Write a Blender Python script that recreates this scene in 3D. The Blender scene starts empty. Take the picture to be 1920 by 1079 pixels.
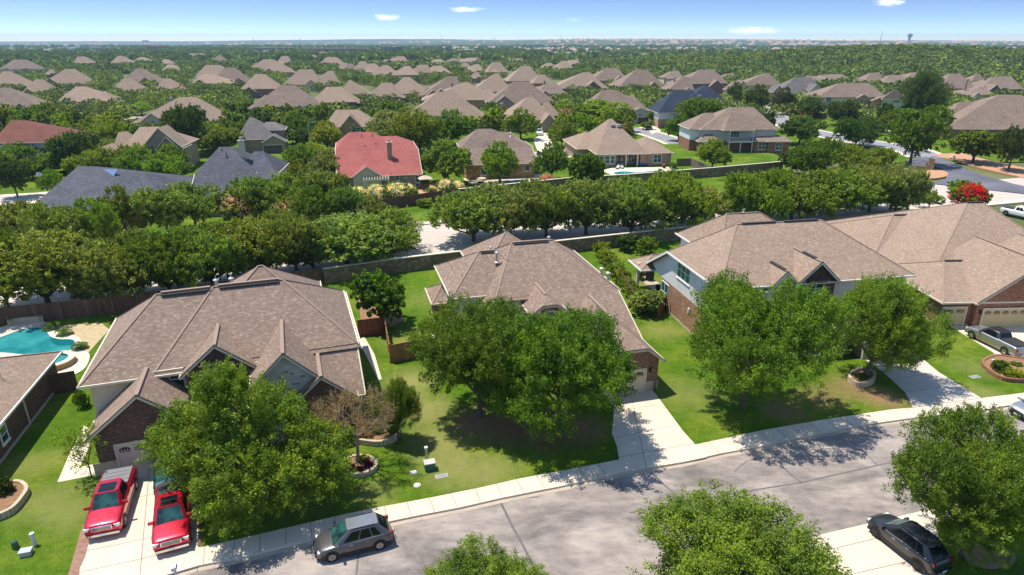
import bpy, math, random
import numpy as np
from mathutils import Vector, Matrix
random.seed(7)
SC = bpy.context.scene
COL = SC.collection
R_ = math.radians

# ---------------------------------------------------------------- camera, sky, sun, exposure
F = 1220.0; HY = 76.0; CH = 29.0            # focal length in 1920-px pixels, horizon row, camera height
PIT = math.atan((539.5 - HY) / F); SP, CP = math.sin(PIT), math.cos(PIT)
cam = bpy.data.cameras.new('camera'); camo = bpy.data.objects.new('camera', cam); COL.objects.link(camo)
camo.location = (0, 0, CH); camo.rotation_euler = (math.pi / 2 - PIT, 0, 0)
cam.sensor_width = 36; cam.lens = 36 * F / 1920; cam.clip_start = 0.5; cam.clip_end = 60000
SC.camera = camo
SUN = Vector((-0.35, 0.17, 1)).normalized()
sl = bpy.data.lights.new('sun', 'SUN'); sl.energy = 5.0; sl.angle = R_(0.5); sl.color = (1, 0.91, 0.78)
so = bpy.data.objects.new('sun', sl); COL.objects.link(so)
so.rotation_euler = SUN.to_track_quat('Z', 'Y').to_euler()
w = bpy.data.worlds.new('World'); SC.world = w; w.use_nodes = True
nt = w.node_tree; nt.nodes.clear()
sky = nt.nodes.new('ShaderNodeTexSky'); sky.sky_type = 'NISHITA'; sky.sun_disc = False
sky.sun_elevation = math.asin(SUN.z); sky.sun_rotation = math.atan2(SUN.x, SUN.y)
sky.altitude = 300; sky.air_density = 1.0; sky.dust_density = 0.1; sky.ozone_density = 2.0
bg = nt.nodes.new('ShaderNodeBackground'); bg.inputs['Strength'].default_value = 0.15
wo = nt.nodes.new('ShaderNodeOutputWorld')
tc = nt.nodes.new('ShaderNodeTexCoord'); mpz = nt.nodes.new('ShaderNodeMapping'); mpz.inputs['Scale'].default_value = (1, 1, 7.0)
nrm = nt.nodes.new('ShaderNodeVectorMath'); nrm.operation = 'NORMALIZE'
nt.links.new(tc.outputs['Generated'], mpz.inputs[0]); cap = nt.nodes.new('ShaderNodeVectorMath'); cap.operation = 'MINIMUM'; cap.inputs[1].default_value = (9, 9, 0.38); nt.links.new(mpz.outputs[0], cap.inputs[0]); nt.links.new(cap.outputs[0], nrm.inputs[0]); nt.links.new(nrm.outputs[0], sky.inputs['Vector'])
hs = nt.nodes.new('ShaderNodeHueSaturation'); hs.inputs['Saturation'].default_value = 1.0; nt.links.new(sky.outputs[0], hs.inputs['Color'])
skyc = hs.outputs[0]
# four thin clouds low in the sky, by direction
sx = nt.nodes.new('ShaderNodeSeparateXYZ'); nt.links.new(tc.outputs['Generated'], sx.inputs[0])
def wm(op, a, b):
    n = nt.nodes.new('ShaderNodeMath'); n.operation = op
    for i, v in enumerate((a, b)):
        if isinstance(v, (int, float)): n.inputs[i].default_value = v
        else: nt.links.new(v, n.inputs[i])
    return n.outputs[0]
ca, cb = wm('DIVIDE', sx.outputs[0], sx.outputs[1]), wm('DIVIDE', sx.outputs[2], sx.outputs[1])
cv = nt.nodes.new('ShaderNodeCombineXYZ'); nt.links.new(ca, cv.inputs[0]); nt.links.new(cb, cv.inputs[1])
nz = nt.nodes.new('ShaderNodeTexNoise'); nz.inputs['Scale'].default_value = 60; nz.inputs['Detail'].default_value = 5
mz = nt.nodes.new('ShaderNodeMapping'); mz.inputs['Scale'].default_value = (1, 3.5, 1); nt.links.new(cv.outputs[0], mz.inputs[0]); nt.links.new(mz.outputs[0], nz.inputs['Vector'])
for x, y, rx, ry, am in ((725, 33, 26, 6, .75), (872, 18, 34, 5.5, .6), (1413, 59, 52, 8, .95), (1668, 4, 28, 8, .8), (1075, 37, 14, 4, .15)):
    b_ = (y - 539.5) / F; dy = CP - b_ * SP; a0, e0 = (x - 960) / F / dy, (-SP - b_ * CP) / dy
    da = wm('DIVIDE', wm('SUBTRACT', ca, a0), rx / F); de = wm('DIVIDE', wm('SUBTRACT', cb, e0), ry / F)
    r2 = wm('SQRT', wm('ADD', wm('MULTIPLY', da, da), wm('MULTIPLY', de, de)), 0)
    mk = wm('ADD', wm('SUBTRACT', 1.0, r2), wm('MULTIPLY', wm('SUBTRACT', nz.outputs['Fac'], 0.5), 1.6))
    mk = wm('MULTIPLY', mk, am * 1.5); cl = nt.nodes.new('ShaderNodeClamp'); nt.links.new(mk, cl.inputs[0]); cl.inputs['Max'].default_value = am
    mc = nt.nodes.new('ShaderNodeMix'); mc.data_type = 'RGBA'; nt.links.new(cl.outputs[0], mc.inputs[0]); nt.links.new(skyc, mc.inputs[6]); mc.inputs[7].default_value = (7.5, 7.6, 7.8, 1); skyc = mc.outputs[2]
nt.links.new(skyc, bg.inputs[0]); nt.links.new(bg.outputs[0], wo.inputs[0])
SC.view_settings.view_transform = 'Standard'; SC.view_settings.look = 'None'
SC.view_settings.exposure = 0.42; SC.view_settings.gamma = 1
SC.cycles.max_bounces = 8; SC.cycles.transparent_max_bounces = 8; SC.cycles.volume_bounces = 0

# ---------------------------------------------------------------- pixel of the photograph -> point of the place
def P(x, y, h=0.0):
    a = (x - 960) / F; b = (y - 539.5) / F
    fy = CP - b * SP; dz = -SP - b * CP
    t = (h - CH) / dz
    return Vector((a * t, fy * t, h))
def scale_at(p):                              # pixels per metre at a point
    return F / (p.y * CP - (p.z - CH) * SP)
def height_at(p, y):                          # height above p at which the row y is reached
    b = (y - 539.5) / F
    k = (-SP - b * CP) / (CP - b * SP)
    return CH + p.y * k
def px(p):
    z = p.z - CH; d = p.y * CP - z * SP
    return 960 + F * p.x / d, 539.5 + F * (-p.y * SP - z * CP) / d

# ---------------------------------------------------------------- materials
MATS = {}
def new_mat(name):
    m = bpy.data.materials.new(name); m.use_nodes = True
    b = m.node_tree.nodes['Principled BSDF']; MATS[name] = m
    return m, m.node_tree, b
def nd(t, typ, **kw):
    n = t.nodes.new(typ)
    for k, v in kw.items():
        if isinstance(k, str) and hasattr(n, k): setattr(n, k, v)
    return n
def ramp(t, fac, stops):
    r = nd(t, 'ShaderNodeValToRGB'); e = r.color_ramp.elements
    while len(e) < len(stops): e.new(0.5)
    for i, (p, c) in enumerate(stops):
        e[i].position = p; e[i].color = (*c, 1)
    t.links.new(fac, r.inputs[0]); return r.outputs[0]
def noise(t, scale, detail=4, rough=0.55, vec=None, obj=False, stretch=None, dist=0.0):
    n = nd(t, 'ShaderNodeTexNoise'); n.inputs['Scale'].default_value = scale
    n.inputs['Detail'].default_value = detail; n.inputs['Roughness'].default_value = rough
    n.inputs['Distortion'].default_value = dist
    if vec is None:
        if obj: vec = nd(t, 'ShaderNodeTexCoord').outputs['Object']
        else: vec = nd(t, 'ShaderNodeNewGeometry').outputs['Position']
    if stretch:
        mp = nd(t, 'ShaderNodeMapping'); mp.inputs['Scale'].default_value = stretch[:3]
        mp.inputs['Rotation'].default_value = (0, 0, stretch[3] if len(stretch) > 3 else 0)
        t.links.new(vec, mp.inputs[0]); vec = mp.outputs[0]
    t.links.new(vec, n.inputs['Vector']); return n.outputs['Fac']
def mix(t, fac, a, b, mode='MIX'):
    m = nd(t, 'ShaderNodeMix'); m.data_type = 'RGBA'; m.blend_type = mode
    for s, val in ((0, fac), (6, a), (7, b)):
        if isinstance(val, (int, float)): m.inputs[s].default_value = val
        elif isinstance(val, tuple): m.inputs[s].default_value = (*val, 1)
        else: t.links.new(val, m.inputs[s])
    return m.outputs[2]
def bump(t, b, h, strength=0.3, dist=0.02):
    n = nd(t, 'ShaderNodeBump'); n.inputs['Strength'].default_value = strength; n.inputs['Distance'].default_value = dist
    t.links.new(h, n.inputs['Height']); t.links.new(n.outputs[0], b.inputs['Normal'])
def plain(name, c, c2=None, scale=1.0, rough=0.8, metal=0.0, bp=0.0, obj=False, spec=0.4, coat=0.0, detail=4):
    m, t, b = new_mat(name)
    c2 = c2 or tuple(v * 0.8 for v in c)
    f = noise(t, scale, detail, obj=obj)
    col = ramp(t, f, [(0.32, c), (0.68, c2)])
    t.links.new(col, b.inputs['Base Color'])
    b.inputs['Roughness'].default_value = rough; b.inputs['Metallic'].default_value = metal
    b.inputs['Specular IOR Level'].default_value = spec; b.inputs['Coat Weight'].default_value = coat
    if bp: bump(t, b, noise(t, scale * 6, 3, obj=obj), bp)
    return m
def uvn(t): return nd(t, 'ShaderNodeTexCoord').outputs['UV']
def tiles(name, a, b_, mortar, bw, rh, ms=0.012, rough=0.9, blotch=0.35, contrast=0.5, bias=0.0, third=None):
    """courses of bricks or shingles laid along each face, with blotches and single odd ones"""
    m, t, b = new_mat(name)
    uv = uvn(t)
    br = nd(t, 'ShaderNodeTexBrick'); br.offset = 0.5
    br.inputs['Color1'].default_value = (*a, 1); br.inputs['Color2'].default_value = (*b_, 1)
    br.inputs['Mortar'].default_value = (*mortar, 1); br.inputs['Scale'].default_value = 1
    br.inputs['Mortar Size'].default_value = ms; br.inputs['Mortar Smooth'].default_value = 0.3
    br.inputs['Bias'].default_value = bias
    br.inputs['Brick Width'].default_value = bw; br.inputs['Row Height'].default_value = rh
    t.links.new(uv, br.inputs['Vector'])
    n1 = noise(t, 0.35, 5); n2 = noise(t, 3.2, 4, vec=uv, stretch=(.5, 3.0, 1))
    c = mix(t, 1.0, br.outputs['Color'], ramp(t, n1, [(0.3, (1 - blotch,) * 3), (0.7, (1 + 0.0,) * 3)]), 'MULTIPLY')
    c = mix(t, 1.0, c, ramp(t, n2, [(0.35, (1 - contrast * 0.55,) * 3), (0.65, (1.0, 1.0, 1.0))]), 'MULTIPLY')
    if third:
        wn = nd(t, 'ShaderNodeTexWhiteNoise'); wn.noise_dimensions = '2D'
        mp = nd(t, 'ShaderNodeVectorMath', operation='DIVIDE'); mp.inputs[1].default_value = (bw * 0.8, rh, 1)
        fl = nd(t, 'ShaderNodeVectorMath', operation='FLOOR')
        t.links.new(uv, mp.inputs[0]); t.links.new(mp.outputs[0], fl.inputs[0]); t.links.new(fl.outputs[0], wn.inputs['Vector'])
        f = ramp(t, wn.outputs['Value'], [(0.80, (0, 0, 0)), (0.98, (.5, .5, .5))])
        c = mix(t, f, c, third)
    t.links.new(c, b.inputs['Base Color']); b.inputs['Roughness'].default_value = rough
    b.inputs['Specular IOR Level'].default_value = 0.25
    bump(t, b, br.outputs['Fac'], -0.35, 0.02)
    return m
def siding(name, c, line, step=0.2):
    m, t, b = new_mat(name)
    sx = nd(t, 'ShaderNodeSeparateXYZ'); t.links.new(uvn(t), sx.inputs[0])
    d = nd(t, 'ShaderNodeMath', operation='DIVIDE'); d.inputs[1].default_value = step
    fr = nd(t, 'ShaderNodeMath', operation='FRACT')
    t.links.new(sx.outputs['Y'], d.inputs[0]); t.links.new(d.outputs[0], fr.inputs[0])
    col = ramp(t, fr.outputs[0], [(0.0, line), (0.14, c)])
    col = mix(t, 1.0, col, ramp(t, noise(t, 0.8, 4), [(0.3, (0.86,) * 3), (0.7, (1, 1, 1))]), 'MULTIPLY')
    t.links.new(col, b.inputs['Base Color']); b.inputs['Roughness'].default_value = 0.7
    bump(t, b, fr.outputs[0], 0.25, 0.03)
    return m
def leafmat(name, trans=0.3, hue=0.12, light=1.0):
    m, t, b = new_mat(name)
    oi = nd(t, 'ShaderNodeObjectInfo')
    n = noise(t, 0.55, 3); n2 = noise(t, 5.0, 2)
    c = mix(t, 1.0, oi.outputs['Color'], ramp(t, n, [(0.3, (0.62, 0.7, 0.6)), (0.7, (1.45 * light, 1.22 * light, 0.95))]), 'MULTIPLY')
    c = mix(t, 1.0, c, ramp(t, n2, [(0.34, (0.62, 0.68, 0.66)), (0.64, (1.42, 1.32, 1.1))]), 'MULTIPLY')  # random leaf tone, strengthened to put highlights into the colour
    t.links.new(c, b.inputs['Base Color']); b.inputs['Roughness'].default_value = 0.5
    b.inputs['Specular IOR Level'].default_value = 0.2
    tr = nd(t, 'ShaderNodeBsdfTranslucent'); t.links.new(mix(t, 1.0, c, (1.25, 1.35, 0.5), 'MULTIPLY'), tr.inputs[0])
    ms = nd(t, 'ShaderNodeMixShader'); ms.inputs[0].default_value = trans
    o = t.nodes['Material Output']
    t.links.new(b.outputs[0], ms.inputs[1]); t.links.new(tr.outputs[0], ms.inputs[2]); t.links.new(ms.outputs[0], o.inputs[0])
    return m
def paint(name, c, rough=0.25, metal=0.5):
    m, t, b = new_mat(name)
    b.inputs['Base Color'].default_value = (*c, 1); b.inputs['Metallic'].default_value = metal
    b.inputs['Roughness'].default_value = rough; b.inputs['Coat Weight'].default_value = 0.8; b.inputs['Coat Roughness'].default_value = 0.05
    f = noise(t, 3, 3, obj=True); r = nd(t, 'ShaderNodeMapRange'); r.inputs[3].default_value = rough; r.inputs[4].default_value = rough + 0.12
    t.links.new(f, r.inputs[0]); t.links.new(r.outputs[0], b.inputs['Roughness'])
    return m

# shingles
tiles('shingle_brown', (0.315, 0.232, 0.180), (0.225, 0.160, 0.123), (0.16, 0.115, 0.09), 0.30, 0.15, 0.014, third=(0.36, 0.30, 0.24), blotch=0.12, contrast=.18)
tiles('shingle_tan', (0.350, 0.260, 0.195), (0.275, 0.200, 0.148), (0.20, 0.145, 0.11), 0.30, 0.15, 0.012, third=(0.40, 0.32, 0.25), blotch=0.12, contrast=.15)
tiles('shingle_taupe', (0.30, 0.225, 0.18), (0.225, 0.165, 0.132), (0.15, 0.11, 0.09), 0.5, 0.2, 0.012, third=(0.32, 0.26, 0.2), blotch=0.2)
tiles('shingle_red', (0.42, 0.135, 0.115), (0.34, 0.10, 0.09), (0.26, 0.075, 0.068), 0.5, 0.2, 0.01, blotch=0.18, contrast=0.3)
tiles('shingle_maroon', (0.24, 0.09, 0.065), (0.17, 0.07, 0.05), (0.12, 0.05, 0.04), 0.5, 0.2, 0.01, blotch=0.25)
tiles('shingle_slate', (0.115, 0.125, 0.155), (0.085, 0.09, 0.115), (0.05, 0.055, 0.07), 0.5, 0.2, 0.012, third=(0.14, 0.14, 0.17), blotch=0.3)
tiles('shingle_navy', (0.045, 0.065, 0.105), (0.035, 0.05, 0.085), (0.02, 0.03, 0.05), 0.5, 0.2, 0.012, blotch=0.3)
tiles('shingle_grey', (0.21, 0.195, 0.19), (0.16, 0.15, 0.15), (0.1, 0.095, 0.095), 0.5, 0.2, 0.012, third=(0.25, 0.23, 0.22), blotch=0.3)
# walls
tiles('brick_rust', (0.42, 0.17, 0.085), (0.25, 0.10, 0.055), (0.34, 0.27, 0.20), 0.24, 0.09, 0.008, third=(0.50, 0.32, 0.2), blotch=0.25)
tiles('brick_brown', (0.205, 0.115, 0.08), (0.13, 0.075, 0.055), (0.16, 0.125, 0.10), 0.24, 0.09, 0.006, third=(0.25, 0.17, 0.13), blotch=0.25)
tiles('brick_orange', (0.46, 0.23, 0.125), (0.33, 0.15, 0.08), (0.40, 0.30, 0.22), 0.24, 0.09, 0.008, third=(0.60, 0.48, 0.38), blotch=0.2)
tiles('brick_rose', (0.34, 0.185, 0.13), (0.25, 0.13, 0.095), (0.32, 0.25, 0.2), 0.24, 0.09, 0.008, third=(0.42, 0.29, 0.22), blotch=0.25)
tiles('brick_tan', (0.50, 0.36, 0.24), (0.37, 0.25, 0.165), (0.42, 0.33, 0.24), 0.24, 0.09, 0.008, third=(0.55, 0.43, 0.32), blotch=0.25)
tiles('stone_gold', (0.55, 0.38, 0.17), (0.42, 0.27, 0.10), (0.36, 0.27, 0.17), 0.6, 0.3, 0.02, third=(0.62, 0.50, 0.33), blotch=0.3)
tiles('stone_white', (0.66, 0.63, 0.58), (0.55, 0.53, 0.50), (0.5, 0.47, 0.43), 0.62, 0.32, 0.014, blotch=0.2, contrast=0.25)
tiles('stone_wall', (0.34, 0.25, 0.14), (0.22, 0.165, 0.10), (0.15, 0.11, 0.07), 0.55, 0.28, 0.03, third=(0.40, 0.31, 0.2), blotch=0.4)
siding('siding_white', (0.74, 0.74, 0.73), (0.45, 0.45, 0.46))
siding('siding_grey', (0.50, 0.48, 0.45), (0.32, 0.31, 0.3))
plain('stucco', (0.60, 0.50, 0.36), (0.54, 0.44, 0.32), 1.2, 0.9, bp=0.15)
plain('trim_cream', (0.68, 0.61, 0.48), (0.60, 0.54, 0.42), 2, 0.6)
plain('trim_white', (0.80, 0.79, 0.76), (0.70, 0.69, 0.66), 2, 0.5)
plain('vent_dark', (0.06, 0.05, 0.045), (0.04, 0.035, 0.03), 3, 0.7)
plain('ridge_cap', (0.30, 0.222, 0.17), (0.24, 0.175, 0.135), 6, 0.9)
plain('galvanized', (0.62, 0.63, 0.65), (0.5, 0.5, 0.52), 4, 0.35, metal=0.7)
plain('garage_cream', (0.66, 0.55, 0.42), (0.60, 0.50, 0.38), 0.8, 0.55)
plain('garage_yellow', (0.55, 0.43, 0.22), (0.50, 0.39, 0.20), 0.8, 0.55)
plain('garage_brown', (0.13, 0.10, 0.085), (0.11, 0.085, 0.07), 0.8, 0.55)
plain('base_concrete', (0.50, 0.44, 0.36), (0.42, 0.37, 0.30), 2.5, 0.9)
m, t, b = new_mat('glass'); b.inputs['Base Color'].default_value = (0.02, 0.10, 0.085, 1); b.inputs['Roughness'].default_value = 0.06
b.inputs['Specular IOR Level'].default_value = 0.8
t.links.new(ramp(t, noise(t, 0.9, 2), [(0.35, (0.02, 0.13, 0.11)), (0.65, (0.015, 0.04, 0.045))]), b.inputs['Base Color'])
m, t, b = new_mat('auto_glass'); b.inputs['Roughness'].default_value = 0.03; b.inputs['Specular IOR Level'].default_value = 0.9
t.links.new(ramp(t, noise(t, 1.6, 3, obj=True), [(0.35, (0.008, 0.012, 0.014)), (0.75, (0.03, 0.14, 0.12))]), b.inputs['Base Color'])
m, t, b = new_mat('tint_glass'); b.inputs['Base Color'].default_value = (0.006, 0.008, 0.01, 1); b.inputs['Roughness'].default_value = 0.06; b.inputs['Specular IOR Level'].default_value = 0.4
# fences and woodwork
def boards(name, c, c2, step=0.15):
    m, t, b = new_mat(name)
    sx = nd(t, 'ShaderNodeSeparateXYZ'); t.links.new(uvn(t), sx.inputs[0])
    d = nd(t, 'ShaderNodeMath', operation='DIVIDE'); d.inputs[1].default_value = step
    fr = nd(t, 'ShaderNodeMath', operation='FRACT'); fl = nd(t, 'ShaderNodeMath', operation='FLOOR')
    t.links.new(sx.outputs['X'], d.inputs[0]); t.links.new(d.outputs[0], fr.inputs[0]); t.links.new(d.outputs[0], fl.inputs[0])
    wn = nd(t, 'ShaderNodeTexWhiteNoise'); wn.noise_dimensions = '1D'; t.links.new(fl.outputs[0], wn.inputs['W'])
    col = mix(t, wn.outputs['Value'], c, c2)
    col = mix(t, 1.0, col, ramp(t, fr.outputs[0], [(0.0, (0.3,) * 3), (0.12, (1, 1, 1))]), 'MULTIPLY')
    col = mix(t, 1.0, col, ramp(t, noise(t, 1.5, 4), [(0.3, (0.7,) * 3), (0.7, (1.1,) * 3)]), 'MULTIPLY')
    t.links.new(col, b.inputs['Base Color']); b.inputs['Roughness'].default_value = 0.85
    return m
boards('fence_brown', (0.16, 0.085, 0.05), (0.11, 0.055, 0.035))
boards('fence_cedar', (0.40, 0.20, 0.085), (0.30, 0.145, 0.06))
boards('fence_red', (0.30, 0.09, 0.045), (0.22, 0.065, 0.035))
boards('fence_grey', (0.22, 0.17, 0.13), (0.16, 0.12, 0.095))
# ground surfaces
def fade(t, v, am):
    r = nd(t, 'ShaderNodeMapRange'); r.inputs[1].default_value = 2.1; r.inputs[2].default_value = 1.0; r.inputs[3].default_value = 0; r.inputs[4].default_value = am
    t.links.new(v, r.inputs[0]); return r.outputs[0]
def grass(name, a, b_, c, s=1.0, dry=()):
    m, t, b = new_mat(name)
    n1 = noise(t, 0.16 * s, 5, 0.6); n2 = noise(t, 1.3 * s, 5, 0.7); n3 = noise(t, 9, 3, 0.8)
    col = ramp(t, n1, [(0.32, a), (0.5, b_), (0.70, c)])
    col = mix(t, 0.8, col, ramp(t, n2, [(0.33, (0.55, 0.66, 0.5)), (0.67, (1.3, 1.16, 1.1))]), 'MULTIPLY')
    col = mix(t, 0.8, col, ramp(t, n3, [(0.34, (0.5, 0.55, 0.5)), (0.66, (1.4, 1.3, 1.25))]), 'MULTIPLY')
    for (x, y, r, am, *mu) in dry:                             # worn, yellowed turf at its places
        p = P(x, y); g = nd(t, 'ShaderNodeVectorMath', operation='DISTANCE'); g.inputs[1].default_value = p
        t.links.new(nd(t, 'ShaderNodeNewGeometry').outputs['Position'], g.inputs[0])
        q = nd(t, 'ShaderNodeMath', operation='DIVIDE'); q.inputs[1].default_value = r; t.links.new(g.outputs['Value'], q.inputs[0])
        a = nd(t, 'ShaderNodeMath', operation='ADD'); t.links.new(q.outputs[0], a.inputs[0])
        n_ = nd(t, 'ShaderNodeMath', operation='MULTIPLY'); n_.inputs[1].default_value = 1.6; t.links.new(noise(t, .9, 6, .75), n_.inputs[0]); t.links.new(n_.outputs[0], a.inputs[1])
        col = mix(t, fade(t, a.outputs[0], am), col, mix(t, n3, (0.15, 0.18, 0.045), (0.34, 0.29, 0.12)) if not mu else mix(t, noise(t, 3, 5, .7), (0.14, 0.085, 0.045), (0.36, 0.22, 0.125)))
    t.links.new(col, b.inputs['Base Color']); b.inputs['Roughness'].default_value = 0.95; b.inputs['Specular IOR Level'].default_value = 0.1
    bump(t, b, noise(t, 14, 4, 0.8), 0.9, 0.06)
    return m
grass('lawn', (0.048, 0.120, 0.006), (0.085, 0.165, 0.010), (0.165, 0.215, 0.028), dry=[(770, 715, 2.6, .8), (800, 770, 2.6, .8), (815, 830, 2.8, .75), (850, 880, 2.6, .7), (920, 885, 2.4, .6), (760, 750, 2.0, .6), (1245, 620, 2.6, .45), (1290, 740, 3.2, .4), (95, 940, 2.5, .5), (140, 965, 2.0, .45), (1830, 690, 2.5, .4), (560, 940, 2.5, .4), (700, 925, 1.8, .45), (1400, 640, 2.5, .5), (1260, 560, 2, .5), (60, 870, 2, .4), (1850, 740, 2, .5), (800, 560, 3, .3), (760, 640, 3, .35), (1200, 530, 3, .4), (895, 790, 2.3, .95, 1), (950, 800, 2.6, .95, 1), (1020, 810, 2.6, .95, 1), (1090, 805, 2.2, .95, 1), (1540, 745, 2.4, .6, 1), (1600, 725, 2.4, .7, 1), (1655, 745, 2.2, .95, 1), (1470, 770, 2, .7, 1), (470, 905, 2.2, .6, 1)])
grass('lawn_dry', (0.115, 0.19, 0.025), (0.19, 0.235, 0.05), (0.29, 0.27, 0.10), 2.0)
grass('scrub', (0.075, 0.10, 0.022), (0.12, 0.14, 0.035), (0.19, 0.17, 0.07), 0.5)
plain('mulch', (0.30, 0.17, 0.09), (0.17, 0.10, 0.055), 3, 0.95, bp=0.6, detail=6)
plain('pink_gravel', (0.50, 0.28, 0.17), (0.36, 0.20, 0.12), 2, 0.95, bp=0.4, detail=6)
plain('sand_gravel', (0.48, 0.39, 0.24), (0.34, 0.27, 0.14), 2.5, 0.95, bp=0.5, detail=7)
def concrete(name, a, b_):
    m, t, b = new_mat(name)
    col = ramp(t, noise(t, 0.5, 6, 0.65), [(0.3, a), (0.7, b_)])
    col = mix(t, 0.6, col, ramp(t, noise(t, 12, 4, 0.7), [(0.3, (0.82,) * 3), (0.7, (1.08,) * 3)]), 'MULTIPLY')
    t.links.new(col, b.inputs['Base Color']); b.inputs['Roughness'].default_value = 0.9; b.inputs['Specular IOR Level'].default_value = 0.2
    bump(t, b, noise(t, 25, 3), 0.15)
    return m
concrete('concrete', (0.70, 0.60, 0.48), (0.58, 0.49, 0.39))
concrete('concrete_stained', (0.47, 0.40, 0.32), (0.36, 0.30, 0.24))
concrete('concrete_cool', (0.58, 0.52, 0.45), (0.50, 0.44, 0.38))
plain('joint', (0.20, 0.17, 0.13), None, 3, 0.95)
plain('tar', (0.10, 0.09, 0.10), (0.15, 0.135, 0.14), 5, 0.8)
m, t, b = new_mat('asphalt_pale')
col = ramp(t, noise(t, 0.22, 7, 0.62, stretch=(0.7, 1.2, 1, R_(-16)), dist=0.5), [(0.36, (0.135, 0.122, 0.115)), (0.47, (0.235, 0.208, 0.19)), (0.60, (0.34, 0.30, 0.27))])
col = mix(t, 0.8, col, ramp(t, noise(t, 1.1, 6, 0.7, stretch=(0.6, 1.4, 1, R_(-20))), [(0.34, (0.66, 0.65, 0.68)), (0.62, (1.12, 1.1, 1.08))]), 'MULTIPLY')
col = mix(t, 0.6, col, ramp(t, noise(t, 18, 3, 0.8), [(0.3, (0.75,) * 3), (0.7, (1.15,) * 3)]), 'MULTIPLY')
t.links.new(col, b.inputs['Base Color']); b.inputs['Roughness'].default_value = 0.9; bump(t, b, noise(t, 30, 3), 0.3, 0.01)
m, t, b = new_mat('road_concrete')
col = ramp(t, noise(t, 0.3, 6, 0.6, stretch=(0.25, 2.6, 1, R_(-17))), [(0.3, (0.40, 0.35, 0.31)), (0.7, (0.52, 0.46, 0.41))])
t.links.new(col, b.inputs['Base Color']); b.inputs['Roughness'].default_value = 0.9
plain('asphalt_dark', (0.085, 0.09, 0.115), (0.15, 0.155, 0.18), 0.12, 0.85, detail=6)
plain('asphalt_mid', (0.26, 0.26, 0.28), (0.20, 0.20, 0.22), 0.15, 0.85, detail=6)
tiles('paver_brick', (0.42, 0.24, 0.17), (0.34, 0.19, 0.14), (0.25, 0.18, 0.14), 0.22, 0.11, 0.01)
m, t, b = new_mat('pool_water')
col = ramp(t, noise(t, 0.35, 3), [(0.35, (0.012, 0.17, 0.19)), (0.65, (0.045, 0.30, 0.31))])
t.links.new(col, b.inputs['Base Color']); b.inputs['Roughness'].default_value = 0.08; b.inputs['Specular IOR Level'].default_value = 0.6; bump(t, b, noise(t, 3.5, 3), 0.12, 0.05)
m, t, b = new_mat('pool_dark'); b.inputs['Base Color'].default_value = (0.008, 0.13, 0.15, 1); b.inputs['Roughness'].default_value = 0.08; bump(t, b, noise(t, 3.5, 3), 0.1, 0.05)
plain('bark', (0.16, 0.12, 0.09), (0.09, 0.07, 0.055), 3, 0.95, bp=0.6, obj=True)
plain('bark_pale', (0.34, 0.27, 0.19), (0.23, 0.17, 0.12), 4, 0.9, bp=0.4, obj=True)
leafmat('leaf', 0.36, light=1.3); leafmat('leaf_far', 0.34, light=1.25); leafmat('blossom', 0.35)
plain('wicker', (0.03, 0.028, 0.03), None, 5, 0.7); plain('blue_cloth', (0.03, 0.12, 0.45), None, 3, 0.8)
plain('red_cloth', (0.45, 0.01, 0.02), None, 3, 0.8); plain('canvas_beige', (0.55, 0.45, 0.33), None, 3, 0.9)
plain('stone_block', (0.52, 0.44, 0.31), (0.40, 0.33, 0.23), 3, 0.9, bp=0.3)
plain('white_box', (0.72, 0.72, 0.7), None, 3, 0.6); plain('green_box', (0.05, 0.13, 0.08), None, 3, 0.5)
plain('tyre', (0.015, 0.015, 0.016), None, 3, 0.85); plain('black_trim', (0.018, 0.018, 0.02), None, 3, 0.5)
plain('chrome', (0.62, 0.63, 0.65), (0.55, 0.55, 0.56), 3, 0.18, metal=1.0); plain('rim_metal', (0.35, 0.35, 0.36), None, 3, 0.35, metal=0.9)
plain('rim_black', (0.05, 0.05, 0.052), None, 3, 0.4, metal=0.6)
plain('lamp_clear', (0.75, 0.77, 0.78), None, 3, 0.1, spec=0.8); plain('lamp_red', (0.35, 0.01, 0.012), None, 3, 0.15, spec=0.7)
plain('tonneau', (0.02, 0.02, 0.022), (0.03, 0.03, 0.032), 2, 0.7); plain('tonneau_grey', (0.20, 0.20, 0.215), (0.16, 0.16, 0.175), 2, 0.45)
plain('plate', (0.75, 0.75, 0.72), None, 3, 0.5)
paint('paint_red', (0.50, 0.006, 0.028), 0.22, 0.55); paint('paint_silver', (0.42, 0.43, 0.45), 0.28, 0.75)
paint('paint_gunmetal', (0.10, 0.098, 0.105), 0.28, 0.6); paint('paint_roof_reflection', (0.26, 0.27, 0.29), 0.3, 0.7); paint('paint_dark', (0.045, 0.048, 0.055), 0.25, 0.6)  # paler roof paint stands for a reflection on the gunmetal
paint('paint_white', (0.78, 0.79, 0.80), 0.3, 0.0); paint('paint_tan', (0.42, 0.33, 0.22), 0.3, 0.5)
paint('paint_blue', (0.10, 0.22, 0.42), 0.3, 0.3); paint('paint_teal', (0.01, 0.07, 0.08), 0.25, 0.5)
plain('far_roof', (0.44, 0.31, 0.25), (0.34, 0.24, 0.20), 0.02, 0.9); plain('far_wall', (0.50, 0.42, 0.34), (0.6, 0.55, 0.48), 0.02, 0.9)
plain('far_blue', (0.02, 0.16, 0.55), None, 1, 0.6); plain('far_white', (0.75, 0.77, 0.8), None, 0.05, 0.7)
plain('far_rust', (0.30, 0.09, 0.07), None, 0.1, 0.8); plain('far_slate', (0.14, 0.14, 0.17), (0.2, 0.19, 0.2), 0.05, 0.8)
plain('bare_earth', (0.72, 0.60, 0.48), (0.5, 0.42, 0.35), 0.01, 0.95)
plain('solar', (0.03, 0.10, 0.22), (0.05, 0.13, 0.27), 2, 0.2, spec=0.8)
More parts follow.
